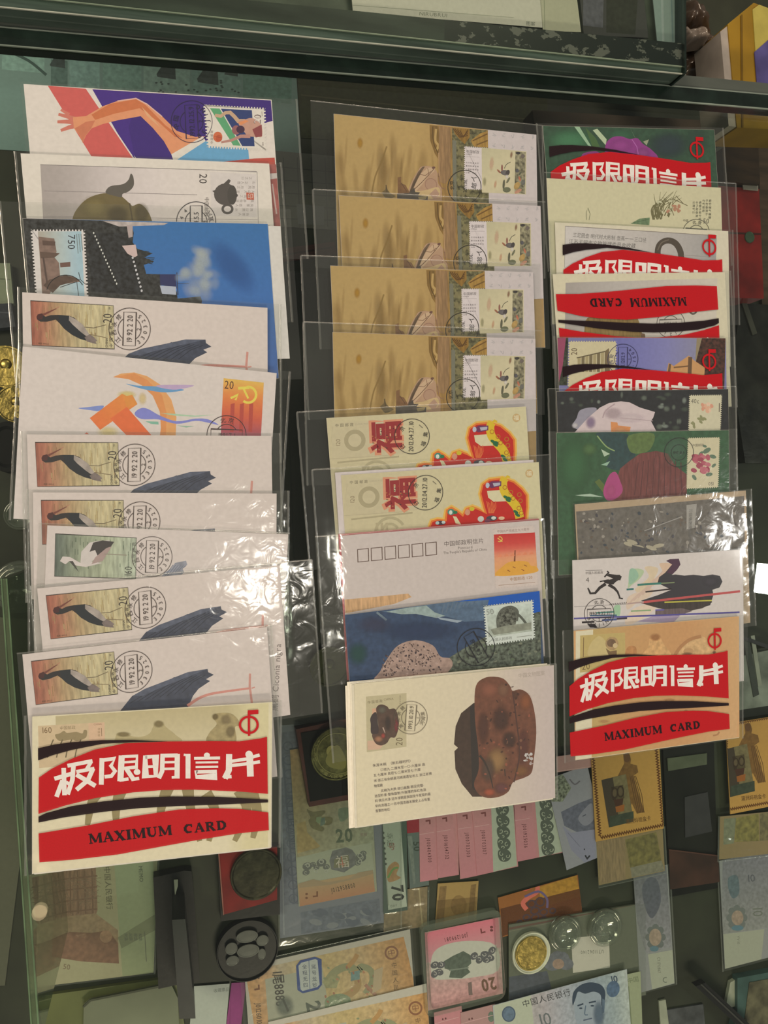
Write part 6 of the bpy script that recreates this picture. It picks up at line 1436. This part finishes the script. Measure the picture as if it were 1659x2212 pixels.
capsule(1040 + 722 / 2.68, 1560 + 1195 / 2.68, 35, 'clear coin capsule on the coin page above the serial label', .0045)
# ten-yuan note in front
root, a, fr = under('banknote', Q_, [(72, 1642), (832, 1430), (880, 1830), (90, 2060)], (176, 186, 180), 'blue 10 banknote with portrait at the lower edge of the picture', 'banknote', lift=.0075, group=GN)
a.quad([(72, 1642), (832, 1430), (880, 1830), (90, 2060)], lambda s, t: ramp([(0, (178, 184, 164)), (.35, (178, 172, 172)), (.55, (168, 176, 182)), (.8, (140, 158, 164)), (1, (178, 190, 180))], s), 8, 4, MOTTLE)
a.poly([(72, 1642), (285, 1582), (330, 1990), (90, 2060)], (182, 190, 166)); a.ell(158, 1690, 40, 46, (100, 122, 140), mat=MOTTLE); a.ring(158, 1690, 36, 7, (74, 92, 112), ry=42); a.text('中国人民银行', 240, 1650, 46, (56, 58, 60), -14.5, gap=.06)
a.text('10', 330, 1770, 110, (104, 112, 112), -14, sx=.9); a.text('10', 748, 1512, 56, (60, 76, 92), -12, sx=.9, bold=.02); a.ell(762, 1545, 38, 48, (84, 108, 132), 10, MOTTLE)
hair, skin, shade_ = (52, 68, 84), (150, 164, 172), (92, 112, 128)
a.poly([(540, 1620), (560, 1560), (610, 1520), (660, 1510), (706, 1540), (714, 1590), (696, 1660), (700, 1720), (660, 1790), (590, 1800), (545, 1720)], skin, smooth=True); a.poly([(528, 1640), (530, 1570), (570, 1524), (630, 1506), (690, 1520), (716, 1560), (712, 1620), (694, 1640), (690, 1580), (650, 1560), (600, 1572), (560, 1560), (545, 1600)], hair, smooth=True)
a.poly([(700, 1600), (716, 1610), (710, 1680), (694, 1690)], shade_); a.soft(680, 1690, 40, 90, shade_, .9); a.line([(556, 1642), (590, 1630)], 9, hair); a.line([(622, 1624), (662, 1616)], 9, hair); a.ell(575, 1656, 10, 5, hair); a.ell(642, 1642, 11, 5, hair); a.line([(604, 1640), (598, 1690), (616, 1694)], 6, shade_, smooth=True); a.line([(590, 1726), (640, 1714)], 7, (84, 96, 116)); a.poly([(540, 1800), (590, 1780), (680, 1770), (780, 1800), (860, 1830), (560, 1920)], (76, 96, 112), smooth=True)
a.build('print', root)
root, a, fr = under('banknote', Q_, [(830, 1470), (905, 1440), (950, 1820), (860, 1830)], (150, 160, 126), 'green banknote edge showing behind the blue 10 note', 'banknote', lift=.006, group=GN)
a.text('中国', 846, 1510, 34, (104, 116, 86), -10); a.line([(850, 1530), (870, 1800)], 10, (120, 132, 100)); a.build('print', root)

# pink twenty in a hard case, orange dragon notes at the bottom
hc = empty('note_case', px(480 + 1345 / 2.5922, 1880 + 500 / 2.5922, SZ)); tag(hc, 'rigid clear case with rounded corners around the pink 20 note', 'note case')
fq = Frame(cp(O_, (1104, 322), (1552, 216), (1600, 720), (1150, 830)), z=SZ + .010)
mb = MB(); mb.prism(rrect(-fq.w / 2, fq.w / 2, -fq.h / 2, fq.h / 2, .008, 6), 0, .0012); o = mb.build('back_plate', CAP, hc); o.rotation_euler = (0, 0, fq.ang); o.location = (fq.o.x - hc.location.x, fq.o.y - hc.location.y, .0032)
mb = MB(); outer = rrect(-fq.w / 2, fq.w / 2, -fq.h / 2, fq.h / 2, .008, 6); inner = rrect(-fq.w / 2 + .006, fq.w / 2 - .006, -fq.h / 2 + .006, fq.h / 2 - .006, .005, 6)
n_ = len(outer); mb.add([(x, y, .0012) for x, y in outer] + [(x, y, .006) for x, y in outer] + [(x, y, .006) for x, y in inner] + [(x, y, .0012) for x, y in inner], [(b * n_ + i, b * n_ + (i + 1) % n_, (b + 1) * n_ + (i + 1) % n_, (b + 1) * n_ + i) for b in range(3) for i in range(n_)])
o = mb.build('rim', CAP, hc); o.rotation_euler = (0, 0, fq.ang); o.location = (fq.o.x - hc.location.x, fq.o.y - hc.location.y, .0032)
root, a, fr = under('banknote', O_, [(1128, 352), (1545, 262), (1582, 690), (1160, 782)], (196, 158, 152), 'pink 20 banknote lying upside down in a rigid clear case', 'banknote', lift=.0050, group=GN)
a.quad([(1128, 352), (1545, 262), (1560, 430), (1140, 520)], lambda s, t: mixc((214, 120, 132), (196, 150, 150), t), 3, 5); a.quad([(1140, 520), (1560, 430), (1582, 690), (1160, 782)], lambda s, t: mixc((190, 168, 156), (204, 152, 148), t), 3, 4, MOTTLE)
a.poly([(1175, 480), (1240, 420), (1380, 395), (1530, 420), (1545, 560), (1400, 600), (1280, 610), (1180, 600)], (190, 192, 174), smooth=True)
a.poly([(1240, 510), (1290, 480), (1350, 452), (1390, 475), (1395, 520), (1370, 545), (1390, 570), (1340, 605), (1270, 600), (1280, 560), (1245, 550)], (90, 102, 88), MOTTLE); a.line([(1270, 560), (1380, 545)], 8, (120, 132, 116))
for (x, y) in ((1190, 530), (1215, 570), (1190, 580), (1225, 530), (1410, 480), (1440, 500), (1470, 470), (1500, 490), (1510, 450), (1480, 500)): a.ell(x, y, 25, 19, (92, 94, 94), random.uniform(-60, 60), n=10); a.scroll(x, y, 13, (176, 176, 164), random.uniform(0, 360), random.choice((1, -1)), 5)
a.text('J001299081', 1372, 352, 32, (90, 48, 50), 168, sx=.64, bold=.008, gap=.18); a.text('20', 1526, 598, 96, (110, 84, 66), 168, sx=.8, bold=.03); a.line([(1448, 326), (1452, 350), (1474, 344)], 8, (120, 60, 60))
for y in (318, 336): a.ell(1508, y, 9, 7, (110, 60, 60))
a.poly([(1376, 630), (1396, 624), (1402, 696), (1380, 700)], (120, 104, 96)); a.build('print', root)
ND = []
for i, (q, lab) in enumerate((([(104, 548), (1020, 334), (1110, 720), (170, 950)], 'orange dragon banknote in white mount with blue octagonal price label'), ([(238, 858), (1118, 638), (1190, 960), (300, 1190)], 'orange dragon banknote at the very bottom, in front of the labelled one'))):
    root, a, fr = under('banknote', O_, q, (194, 190, 172), lab, 'banknote', lift=.0040 + .0012 * i, group='orange dragon banknotes along the lower edge')
    ox, oy = q[0][0] - 104, q[0][1] - 548
    def T(*p): return [(x + ox, y + oy) for x, y in p]
    a.quad(T((130, 568), (1016, 372), (1100, 730), (190, 940)), lambda s, t: ramp([(0, (206, 160, 104)), (.12, (206, 164, 116)), (.2, (194, 180, 150)), (.45, (196, 176, 120)), (.7, (204, 178, 130)), (1, (200, 150, 90))], s), 14, 3, MOTTLE)
    a.poly(T((240, 610), (560, 540), (600, 800), (260, 870)), (186, 190, 166), a=.8)
    a.line(T((580, 640), (630, 570), (700, 540), (760, 560), (780, 540), (830, 560), (840, 620), (800, 690)), 46, (150, 152, 112), smooth=True, w2=30); a.line(T((740, 560), (760, 640), (720, 690), (640, 720)), 40, (176, 146, 96), smooth=True); a.line(T((700, 545), (740, 500), (756, 470)), 26, (186, 146, 90), smooth=True); a.poly(T((560, 620), (620, 570), (660, 600), (640, 660), (580, 660)), (160, 160, 116), MOTTLE)
    a.poly(T((580, 720), (660, 690), (720, 720), (690, 780), (590, 790)), (136, 152, 118), MOTTLE, smooth=True); a.poly(T((720, 570), (770, 560), (770, 610), (720, 620)), (120, 152, 146), MOTTLE); a.line(T((800, 640), (860, 700)), 20, (172, 130, 104))
    for k in range(24):
        x, y = random.uniform(570, 850), random.uniform(520, 760); a.ell(x + ox, y + oy, 9, 6, random.choice([(178, 124, 96), (150, 160, 120), (206, 150, 110)]), random.uniform(0, 90), n=7, a=.8)
    a.poly(T((850, 560), (900, 540), (890, 660), (840, 690)), (206, 188, 150), a=.8)
    a.ring(948 + ox, 462 + oy, 34, 10, (142, 96, 66)); a.text('中', 948 + ox, 462 + oy, 44, (146, 100, 70), -10, center=True)
    for j, ch in enumerate('中国人民'): a.text(ch, 948 + 4 * j + ox, 545 + 42 * j + oy, 32, (120, 92, 62), -8)
    a.text('J0126010', 186 + ox, 745 + oy, 42, (110, 84, 60), 86, sx=.75, bold=.01); a.line(T((204, 640), (206, 664), (180, 668)), 9, (120, 74, 52))
    for x in (184, 204): a.ell(x + ox, 602 + oy, 6, 7, (110, 70, 50), n=10)
    if i == 0:
        a.text('1尾8888', 282, 560, 74, (66, 60, 56), 84, sx=.78, bold=.01); a.soft(350, 760, 60, 70, (110, 118, 106), .9); a.line([(340, 720), (370, 790)], 12, (70, 74, 66)); a.text('2', 470, 740, 110, (88, 96, 84), 80, bold=.03)
        oc = [(420, 535), (440, 510), (520, 490), (545, 500), (552, 640), (535, 660), (450, 682), (430, 668)]
        a.poly(oc, (188, 196, 188)); a.line(oc, 13, (54, 78, 140), closed=True); a.line([(485, 505), (492, 668)], 3, (60, 84, 130))
        for k, s_ in enumerate(('尾号龙钞', '全程无四')):
            for j, ch in enumerate(s_): a.text(ch, 500 - 52 * k + 2 * j, 552 + 34 * j, 28, (60, 70, 96), -8)
    a.build('print', root); ND.append(root)
    if i == 0: ufilm(fr, root, (4, 2, 3, 0), 85, .0009, .00015, 't')
for i, (q, lab) in enumerate((([(1180, 800), (1330, 762), (1360, 920), (1200, 960)], 'pink banknote corner below the rigid case, beside the orange notes'), ([(1328, 800), (1525, 750), (1540, 900), (1350, 950)], 'pink banknote corner tucked under the blue 10 note'))):
    root, a, fr = under('banknote', O_, q, (196, 134, 136) if i == 0 else (176, 138, 132), lab, 'banknote', lift=.0062 + .0006 * i, group='pink banknote corners at the lower edge')
    for k in range(2): a.ell(q[0][0] + 55 + 16 * k, q[0][1] + 34 - 4 * k, 5, 6, (96, 56, 56), n=8)
    if i: a.ell(1506, 820, 18, 30, (104, 122, 104), mat=MOTTLE)
    a.line([(q[0][0] + 8, q[0][1] + 60), (q[1][0] - 4, q[1][1] + 60)], 3, (212, 168, 164)); a.build('print', root)
# tilted blue note by the first statue card
root, a, fr = under('banknote', Q_, [(350, 330), (640, 250), (700, 760), (520, 860)], (150, 152, 156), 'blue-grey banknote lying askew beside the yellow statue card', 'banknote', lift=.0052, group=GN)
a.poly([(460, 520), (560, 470), (640, 440), (665, 620), (560, 640), (480, 600)], (104, 108, 122), MOTTLE); a.poly([(560, 560), (590, 510), (640, 470), (650, 560), (600, 600)], (136, 138, 148), smooth=True); a.line([(585, 545), (605, 535)], 5, (70, 74, 88)); a.poly([(470, 600), (520, 640), (660, 620), (665, 800), (605, 848), (520, 740)], (148, 150, 168), a=.9); a.line([(600, 770), (612, 790), (628, 772)], 9, (50, 52, 60)); a.ell(596, 736, 4, 5, (50, 52, 60), n=8); a.line([(500, 640), (570, 720)], 3, (110, 112, 130))
a.poly([(400, 330), (470, 300), (520, 380), (470, 460), (380, 470)], (132, 140, 118), LEAFY); a.line([(510, 330), (540, 360), (570, 340)], 8, (110, 106, 112), smooth=True); a.build('print', root)
root, a, fr = under('pink_paper', Q_, [(430, 200), (640, 170), (650, 260), (440, 290)], (186, 146, 136), 'pink paper edge just below the camel head card', 'paper', lift=.006)
a.line([(440, 285), (645, 256)], 3, (206, 172, 160)); a.build('print', root)

# yellow statue cards with gold foil packets and note strips below
def statue_card(fr_pts, crop, label, lift, D):
    root, a, fr = under('statue_card', crop, fr_pts, (186, 146, 74), label, 'souvenir card', lift=lift, thick=.001, group='yellow statue souvenir cards')
    return root, a, fr
root, a, fr = statue_card([(622, 120), (1015, 60), (1066, 612), (672, 692)], Q_, 'yellow souvenir card with robed statue and lantern photo, below camel head card', .007, 0)
def statue_art(a, M, zig):
    for (p, q, n) in zig:
        pts = []
        for i in range(2 * n + 1):
            t = i / (2 * n); nx_, ny_ = -(q[1] - p[1]), q[0] - p[0]; l = math.hypot(nx_, ny_)
            d = 10 if i % 2 else -3
            pts.append((p[0] + (q[0] - p[0]) * t + nx_ / l * d, p[1] + (q[1] - p[1]) * t + ny_ / l * d))
        a.line(pts, 7, (96, 58, 20))
    a.poly(M((820, 185), (855, 180), (866, 215), (862, 240), (900, 250), (908, 290), (880, 310), (905, 400), (945, 520), (900, 530), (870, 470), (830, 560), (800, 560), (790, 310), (810, 270), (826, 240)), (124, 92, 46), MOTTLE)
    for k in range(5): a.line(M((860 + 8 * k, 310), (880 + 12 * k, 420), (905 + 9 * k, 525)), 4, (92, 64, 32))
    a.ell(*M((842, 205))[0], 20, 28, (104, 74, 44))
    a.poly(M((694, 335), (836, 300), (882, 575), (738, 610)), (66, 58, 44)); a.poly(M((760, 320), (836, 300), (880, 570), (800, 590)), (120, 112, 76), MOTTLE); a.poly(M((742, 545), (880, 515), (882, 575), (740, 608)), (60, 70, 54), MOTTLE)
    for x, y in ((770, 410), (805, 402)): a.ring(*M((x, y))[0], 18, 6, (60, 46, 36), ry=30); a.ell(*M((x, y))[0], 11, 22, (150, 136, 100), n=12)
    a.poly(M((752, 375), (820, 362), (828, 440), (760, 452)), (70, 56, 40), a=.45); a.poly(M((765, 450), (822, 440), (815, 490), (780, 500)), (70, 44, 30)); a.poly(M((775, 490), (828, 475), (825, 515), (780, 522)), (150, 92, 40))
def mA(*p): return list(p)
statue_art(a, mA, [((648, 190), (690, 660), 30), ((690, 665), (1050, 592), 26), ((1048, 590), (1008, 150), 28)])
a.text('湄洲妈祖金卡', 836, 588, 30, (104, 74, 36), -9, bold=.01, sx=.82); a.build('print', root)
Q8 = (1400, 1500, 3.108)
root, a, fr = statue_card([(590, 192), (1010, 118), (1000, 720), (484, 815)], Q8, 'yellow souvenir card with robed statue, cut by the right edge', .007, 0)
def mB(*p): return [(640 + (x - 790) * 1.16 - 30 + .0 * y, 205 + (y - 185) * 1.16 - 8) for x, y in p]
statue_art(a, mB, [((530, 300), (512, 775), 30), ((512, 775), (990, 690), 34), ((596, 190), (1000, 120), 34)])
a.text('湄洲妈祖金卡', 626, 712, 34, (104, 74, 36), -6, bold=.01, sx=.82); a.build('print', root)
def foil(q, crop, label, lift, sd, cr=.0007):
    root, a, fr = under('foil_packet', crop, q, (150, 130, 84), label, 'foil packet', lift=lift, group='gold foil packets below the statue cards')
    return root, a, fr
root, a, fr = foil([(655, 690), (1030, 610), (1080, 860), (690, 940)], Q_, 'crumpled gold foil packet below the yellow card near the middle column', .0055, 90)
a.poly([(660, 690), (830, 655), (836, 920), (690, 935)], (156, 132, 92), STREAK); a.poly([(832, 680), (1012, 636), (1042, 800), (862, 842)], (196, 178, 96), GOLD); a.poly([(862, 842), (1042, 800), (1076, 855), (870, 900)], (140, 136, 112), MOTTLE); a.build('print', root)
ufilm(fr, root, (1, 2, 1, 2), 91, .0014, .0009, 'rb')
root, a, fr = foil([(500, 830), (1000, 760), (990, 1060), (460, 1100)], Q8, 'shiny gold foil packet below the yellow card cut by the edge', .0055, 92)
a.poly([(590, 830), (742, 800), (745, 985), (580, 990)], (206, 192, 96), GOLD); a.poly([(510, 835), (590, 828), (575, 1000), (505, 1010)], (130, 136, 104), MOTTLE); a.poly([(750, 800), (990, 770), (985, 960), (750, 985)], (184, 170, 110), GOLD); a.build('print', root)
ufilm(fr, root, (2, 0, 1, 2), 93, .0014, .0010, 'lb')
def note_strip(q, crop, label, lift, em, num, ser):
    root, a, fr = under('banknote', crop, q, (150, 154, 150), label, 'banknote', lift=lift, group='narrow 10 banknotes below the foil packets')
    return root, a, fr
root, a, fr = note_strip([(815, 880), (1070, 830), (1126, 1508), (985, 1552)], Q_, 'narrow blue-grey banknote with flower emblem, beside the coin page', .003, 0, 0, 0)
a.quad([(830, 880), (1070, 830), (1102, 1300), (950, 1340)], lambda s, t: mixc((112, 114, 120), (150, 152, 152), t), 3, 5, MOTTLE); a.poly([(930, 960), (970, 900), (1020, 920), (1038, 1040), (990, 1135), (950, 1080)], (92, 96, 108), MOTTLE, smooth=True)
for k in range(8): a.ell(1008 + 40 * math.cos(R(45 * k)), 1245 + 56 * math.sin(R(45 * k)), 20, 22, (104, 112, 108), n=10)
a.ell(1006, 1245, 36, 50, (168, 150, 128), mat=MOTTLE); a.ell(1000, 1312, 26, 16, (92, 128, 140)); a.poly([(964, 1345), (1106, 1318), (1122, 1508), (988, 1550)], (176, 182, 158)); a.text('CY1712867', 1018, 1360, 24, (104, 108, 92), 88, sx=.8); a.ring(1066, 1492, 14, 5, (110, 120, 104), a0=60, a1=300); a.build('print', root)
ufilm(fr, root, (1, 2, 1, 1), 94, .0012, .0003, 'r')
root, a, fr = note_strip([(500, 1100), (900, 1040), (860, 1740), (494, 1862)], Q8, 'wide blue-grey 10 banknote with flower emblem near the right edge', .003, 0, 0, 0)
a.quad([(500, 1100), (860, 1060), (830, 1560), (496, 1610)], lambda s, t: mixc((128, 130, 136), (146, 150, 142), t), 3, 5, MOTTLE); a.poly([(540, 1230), (600, 1220), (612, 1330), (570, 1370), (540, 1310)], (96, 116, 122), MOTTLE, smooth=True); a.text('10', 660, 1260, 70, (84, 88, 96), -4); 
for k in range(8): a.ell(596 + 48 * math.cos(R(45 * k)), 1500 + 62 * math.sin(R(45 * k)), 24, 26, (110, 118, 112), n=10)
a.ell(600, 1500, 40, 50, (166, 148, 126), mat=MOTTLE); a.ell(600, 1568, 40, 18, (88, 128, 140)); a.text('10', 752, 1430, 0.1, (0, 0, 0)); a.text('10', 700, 1420, 96, (110, 118, 104), 86, sx=.9); a.poly([(496, 1612), (780, 1575), (760, 1790), (496, 1858)], (170, 176, 152)); a.text('YV10', 596, 1620, 26, (120, 124, 106), 88); a.build('print', root)
ufilm(fr, root, (3, 1, 1, 2), 95, .0012, .0003, 'l')
# boxes in the lower right corner, dark stick, dark frame between
ps = empty('photo_stand', px(1500, 1800, SZ)); tag(ps, 'black framed box with faint grey window between the statue cards', 'box')
child_world(prism_px('box_body', cp(Q8, (100, 370), (440, 300), (470, 1300), (150, 1360)), SZ + .003, .0028, flat_material('black_box', (.012, .013, .010), rough=.3, vary=.6, scale=20)), ps)
child_world(prism_px('grey_window', cp(Q8, (246, 690), (400, 656), (430, 920), (250, 962)), SZ + .0040, .001, flat_material('grey_pane', (.05, .05, .058), rough=.3)), ps)
child_world(prism_px('clear_sleeve_end', cp(Q8, (130, 430), (395, 395), (395, 470), (135, 515)), SZ + .0045, .001, flat_material('pale_film', (.12, .14, .10), rough=.2)), ps)
rb_ = empty('red_brown_card', px(1500, 1900, SZ)); 
rb_o = prism_px('red_brown_card_sheet', cp(Q8, (140, 1040), (470, 1080), (480, 1260), (150, 1310)), SZ + .0048, .0006, flat_material('red_brown', (.05, .018, .012), rough=.6, vary=.6, scale=30)); child_world(rb_o, rb_); tag(rb_, 'dark red-brown card lying on the black framed box', 'card')
child_world(prism_px('card_edge', cp(Q8, (140, 1040), (470, 1080), (470, 1088), (140, 1048)), SZ + .0052, .0006, flat_material('card_edge', (.10, .04, .03))), rb_)
tb = empty('teal_box', px(1640, 2150, SZ)); tag(tb, 'teal picture box in the lower right-hand corner', 'box')
child_world(prism_px('box_body', cp(Q8, (600, 1905), (900, 1850), (900, 2300), (560, 2300), (600, 2140)), SZ + .008, .0078, flat_material('teal_card', (.055, .11, .11), rough=.4, vary=.5, scale=30)), tb)
child_world(prism_px('picture', cp(Q8, (680, 1935), (900, 1895), (900, 2300), (640, 2250)), SZ + .0086, .001, flat_material('dull_picture', (.12, .11, .07), rough=.5, vary=.7, scale=60)), tb)
wc = empty('white_box', px(1580, 2130, SZ)); tag(wc, 'narrow white card strip beside the teal box', 'card')
child_world(prism_px('strip', cp(Q8, (552, 1935), (604, 1905), (604, 2090), (520, 2110)), SZ + .004, .0038, flat_material('white_card', (.42, .45, .38), rough=.5)), wc)
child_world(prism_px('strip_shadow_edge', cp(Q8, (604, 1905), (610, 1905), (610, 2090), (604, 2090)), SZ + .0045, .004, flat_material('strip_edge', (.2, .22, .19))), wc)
sk = empty('black_stick', px(1540, 2170, SZ)); tag(sk, 'black stick lying slantwise in the lower right-hand corner', 'stick')
child_world(prism_px('shaft', cp(Q8, (320, 1960), (385, 1935), (700, 2230), (640, 2260)), SZ + .016, .007, BLKM), sk)
child_world(prism_px('shaft_ridge', cp(Q8, (352, 1950), (362, 1946), (676, 2240), (666, 2246)), SZ + .0172, .002, flat_material('stick_ridge', (.05, .05, .05))), sk)
wl = empty('paper_slip', px(1440, 2190, SZ)); tag(wl, 'white paper slip with grey print at the foot of the note strip', 'paper slip')
child_world(prism_px('slip', cp(Q8, (72, 2060), (118, 2050), (150, 2300), (90, 2300)), SZ + .002, .0018, flat_material('slip_paper', (.40, .42, .36))), wl)
child_world(prism_px('slip_print', cp(Q8, (120, 2120), (370, 2080), (390, 2300), (140, 2300)), SZ + .0016, .0014, flat_material('grey_print', (.07, .075, .09), vary=.6, scale=60)), wl)
# clear roll of paper at the right-hand edge
pr = empty('paper_roll', px(1625, 1440, SZ)); tag(pr, 'clear-wrapped pale paper roll at the edge above the statue card', 'paper roll')
child_world(prism_px('wrap', [(1590, 1420), (1680, 1400), (1690, 1520), (1590, 1535)], SZ + .012, .0118, flat_material('pale_wrap', (.22, .25, .23), rough=.15, vary=.7, scale=26, coat=.6)), pr)
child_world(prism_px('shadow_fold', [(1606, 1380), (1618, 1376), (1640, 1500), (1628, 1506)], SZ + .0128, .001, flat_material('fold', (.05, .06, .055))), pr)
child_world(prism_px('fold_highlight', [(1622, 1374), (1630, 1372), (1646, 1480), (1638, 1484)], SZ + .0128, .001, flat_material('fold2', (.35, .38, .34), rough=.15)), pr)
child_world(prism_px('cord', [(1590, 1368), (1690, 1404), (1690, 1412), (1590, 1377)], SZ + .0135, .0012, BLKM), pr)

# dark red box, wooden side, label at the upper right
rx = empty('red_gift_box', px(1610, 520, SZ)); tag(rx, 'dark red gift box with small green emblem beside the right-hand column', 'gift box')
child_world(prism_px('box_body', [(1535, 400), (1640, 408), (1650, 645), (1545, 642)], SZ + .030, .029, REDM), rx)
disc_px('emblem', 1620, 512, 10, SZ + .0312, .0012, flat_material('green_emblem', (.05, .09, .06), rough=.4), rx)
child_world(prism_px('lid_joint', [(1545, 500), (1644, 504), (1644, 507), (1545, 503)], SZ + .0306, .001, flat_material('joint', (.05, .006, .006))), rx)
lb = prism_px('paper_label', [(1604, 394), (1638, 397), (1638, 412), (1606, 409)], SZ + .0318, .001, flat_material('label_paper', (.30, .27, .25))); tag(lb, 'small pale paper label on the dark red gift box', 'label')
wp_ = prism_px('wooden_panel', [(1560, 320), (1636, 272), (1642, 398), (1564, 392)], SZ + .036, .010, flat_material('dark_wood', (.040, .020, .010), rough=.45, vary=.5, scale=20, stretch=(1, 6, 1))); tag(wp_, 'dark wooden wedge panel above the red gift box', 'wood panel')
tag(prism_px('wall_right', [(1637, 262), (1662, 236), (1730, 240), (1720, 900), (1652, 900)], SZ + .004, .0038, flat_material('brown_wood', (.075, .046, .030), rough=.5, vary=.4, scale=16, stretch=(1, 8, 1))), 'brown wooden end of the counter', 'wall', kind='structure')
db = empty('dark_bag', px(1640, 760, SZ)); tag(db, 'dark crumpled bag below the red gift box at the right-hand edge', 'bag')
child_world(prism_px('bag_body', [(1600, 655), (1690, 660), (1690, 1000), (1610, 1000), (1580, 800)], SZ + .010, .0098, flat_material('dark_bag', (.018, .018, .016), rough=.3, vary=.8, scale=40, bump=.8)), db)
child_world(prism_px('bag_fold', [(1602, 652), (1612, 650), (1636, 720), (1626, 724)], SZ + .0115, .001, flat_material('bag_fold', (.06, .06, .05))), db)
# goods behind the counter end
def bumpy(name, quad, z, h, mat, parent, seed, sc=45):
    fr = Frame(quad, z=z); mb = MB(); n = 26; vs = []
    for j in range(n + 1):
        for i in range(n + 1):
            x, y = (i / n - .5) * fr.w, (j / n - .5) * fr.h
            e = min(1, 5 * min(i / n, 1 - i / n, j / n, 1 - j / n))
            vs.append((x, y, h * e * (.65 + .5 * noise.noise(Vector((x * sc, y * sc, seed))) + .3 * abs(noise.noise(Vector((x * sc * 2.3, y * sc * 2.3, seed)))))))
    mb.add(vs, [(j * (n + 1) + i, j * (n + 1) + i + 1, (j + 1) * (n + 1) + i + 1, (j + 1) * (n + 1) + i) for j in range(n) for i in range(n)], True)
    o = mb.build(name, mat, parent); o.rotation_euler = (0, 0, fr.ang); o.location = (fr.o.x, fr.o.y, z - h)
    return o
BAGM = flat_material('brown_plastic', (.11, .078, .058), rough=.25, vary=.5, scale=50, coat=.5)
bg_ = empty('brown_bag', px(1540, 80, SZ)); tag(bg_, 'crumpled brown plastic bag behind the counter at the tray end', 'bag')
child_world(bumpy('bag_body', [(1486, -60), (1562, -70), (1556, 130), (1490, 170)], -.05, .05, BAGM, None, 3), bg_)
child_world(bumpy('bag_neck', [(1486, 40), (1540, 30), (1548, 80), (1490, 86)], -.04, .02, flat_material('pale_plastic', (.30, .25, .21), rough=.2, coat=.5), None, 6, 70), bg_)
yb = empty('yellow_box', px(1620, 140, SZ)); tag(yb, 'yellow carton with blue corner print behind the counter end', 'carton')
child_world(prism_px('carton', [(1572, 52), (1628, 6), (1720, 40), (1740, 282), (1592, 276)], -.03, .035, flat_material('yellow_carton', (.32, .19, .012), rough=.5, vary=.3, scale=14)), yb)
child_world(prism_px('pale_top', [(1626, 20), (1640, 10), (1720, 40), (1730, 100), (1632, 110)], -.0292, .0008, flat_material('lemon_print', (.46, .40, .09), rough=.5)), yb)
child_world(prism_px('blue_corner', [(1630, 112), (1662, 84), (1730, 90), (1735, 200), (1636, 190)], -.0288, .0008, flat_material('blue_print', (.09, .08, .26), rough=.5, vary=.5, scale=30)), yb)
child_world(prism_px('crease', [(1600, 34), (1604, 31), (1606, 275), (1602, 275)], -.0294, .0008, flat_material('crease', (.16, .09, .005))), yb)
child_world(prism_px('white_side', [(1556, 68), (1571, 56), (1590, 274), (1574, 272)], -.031, .034, flat_material('white_carton', (.42, .38, .34), rough=.6)), yb)
bs = prism_px('wall_back', [(1150, 238), (1556, 262), (1562, 310), (1160, 300)], SZ + .02, .019, flat_material('brown_back', (.085, .055, .038), rough=.5, vary=.6, scale=12)); tag(bs, 'brown rear board inside the counter', 'wall', kind='structure')
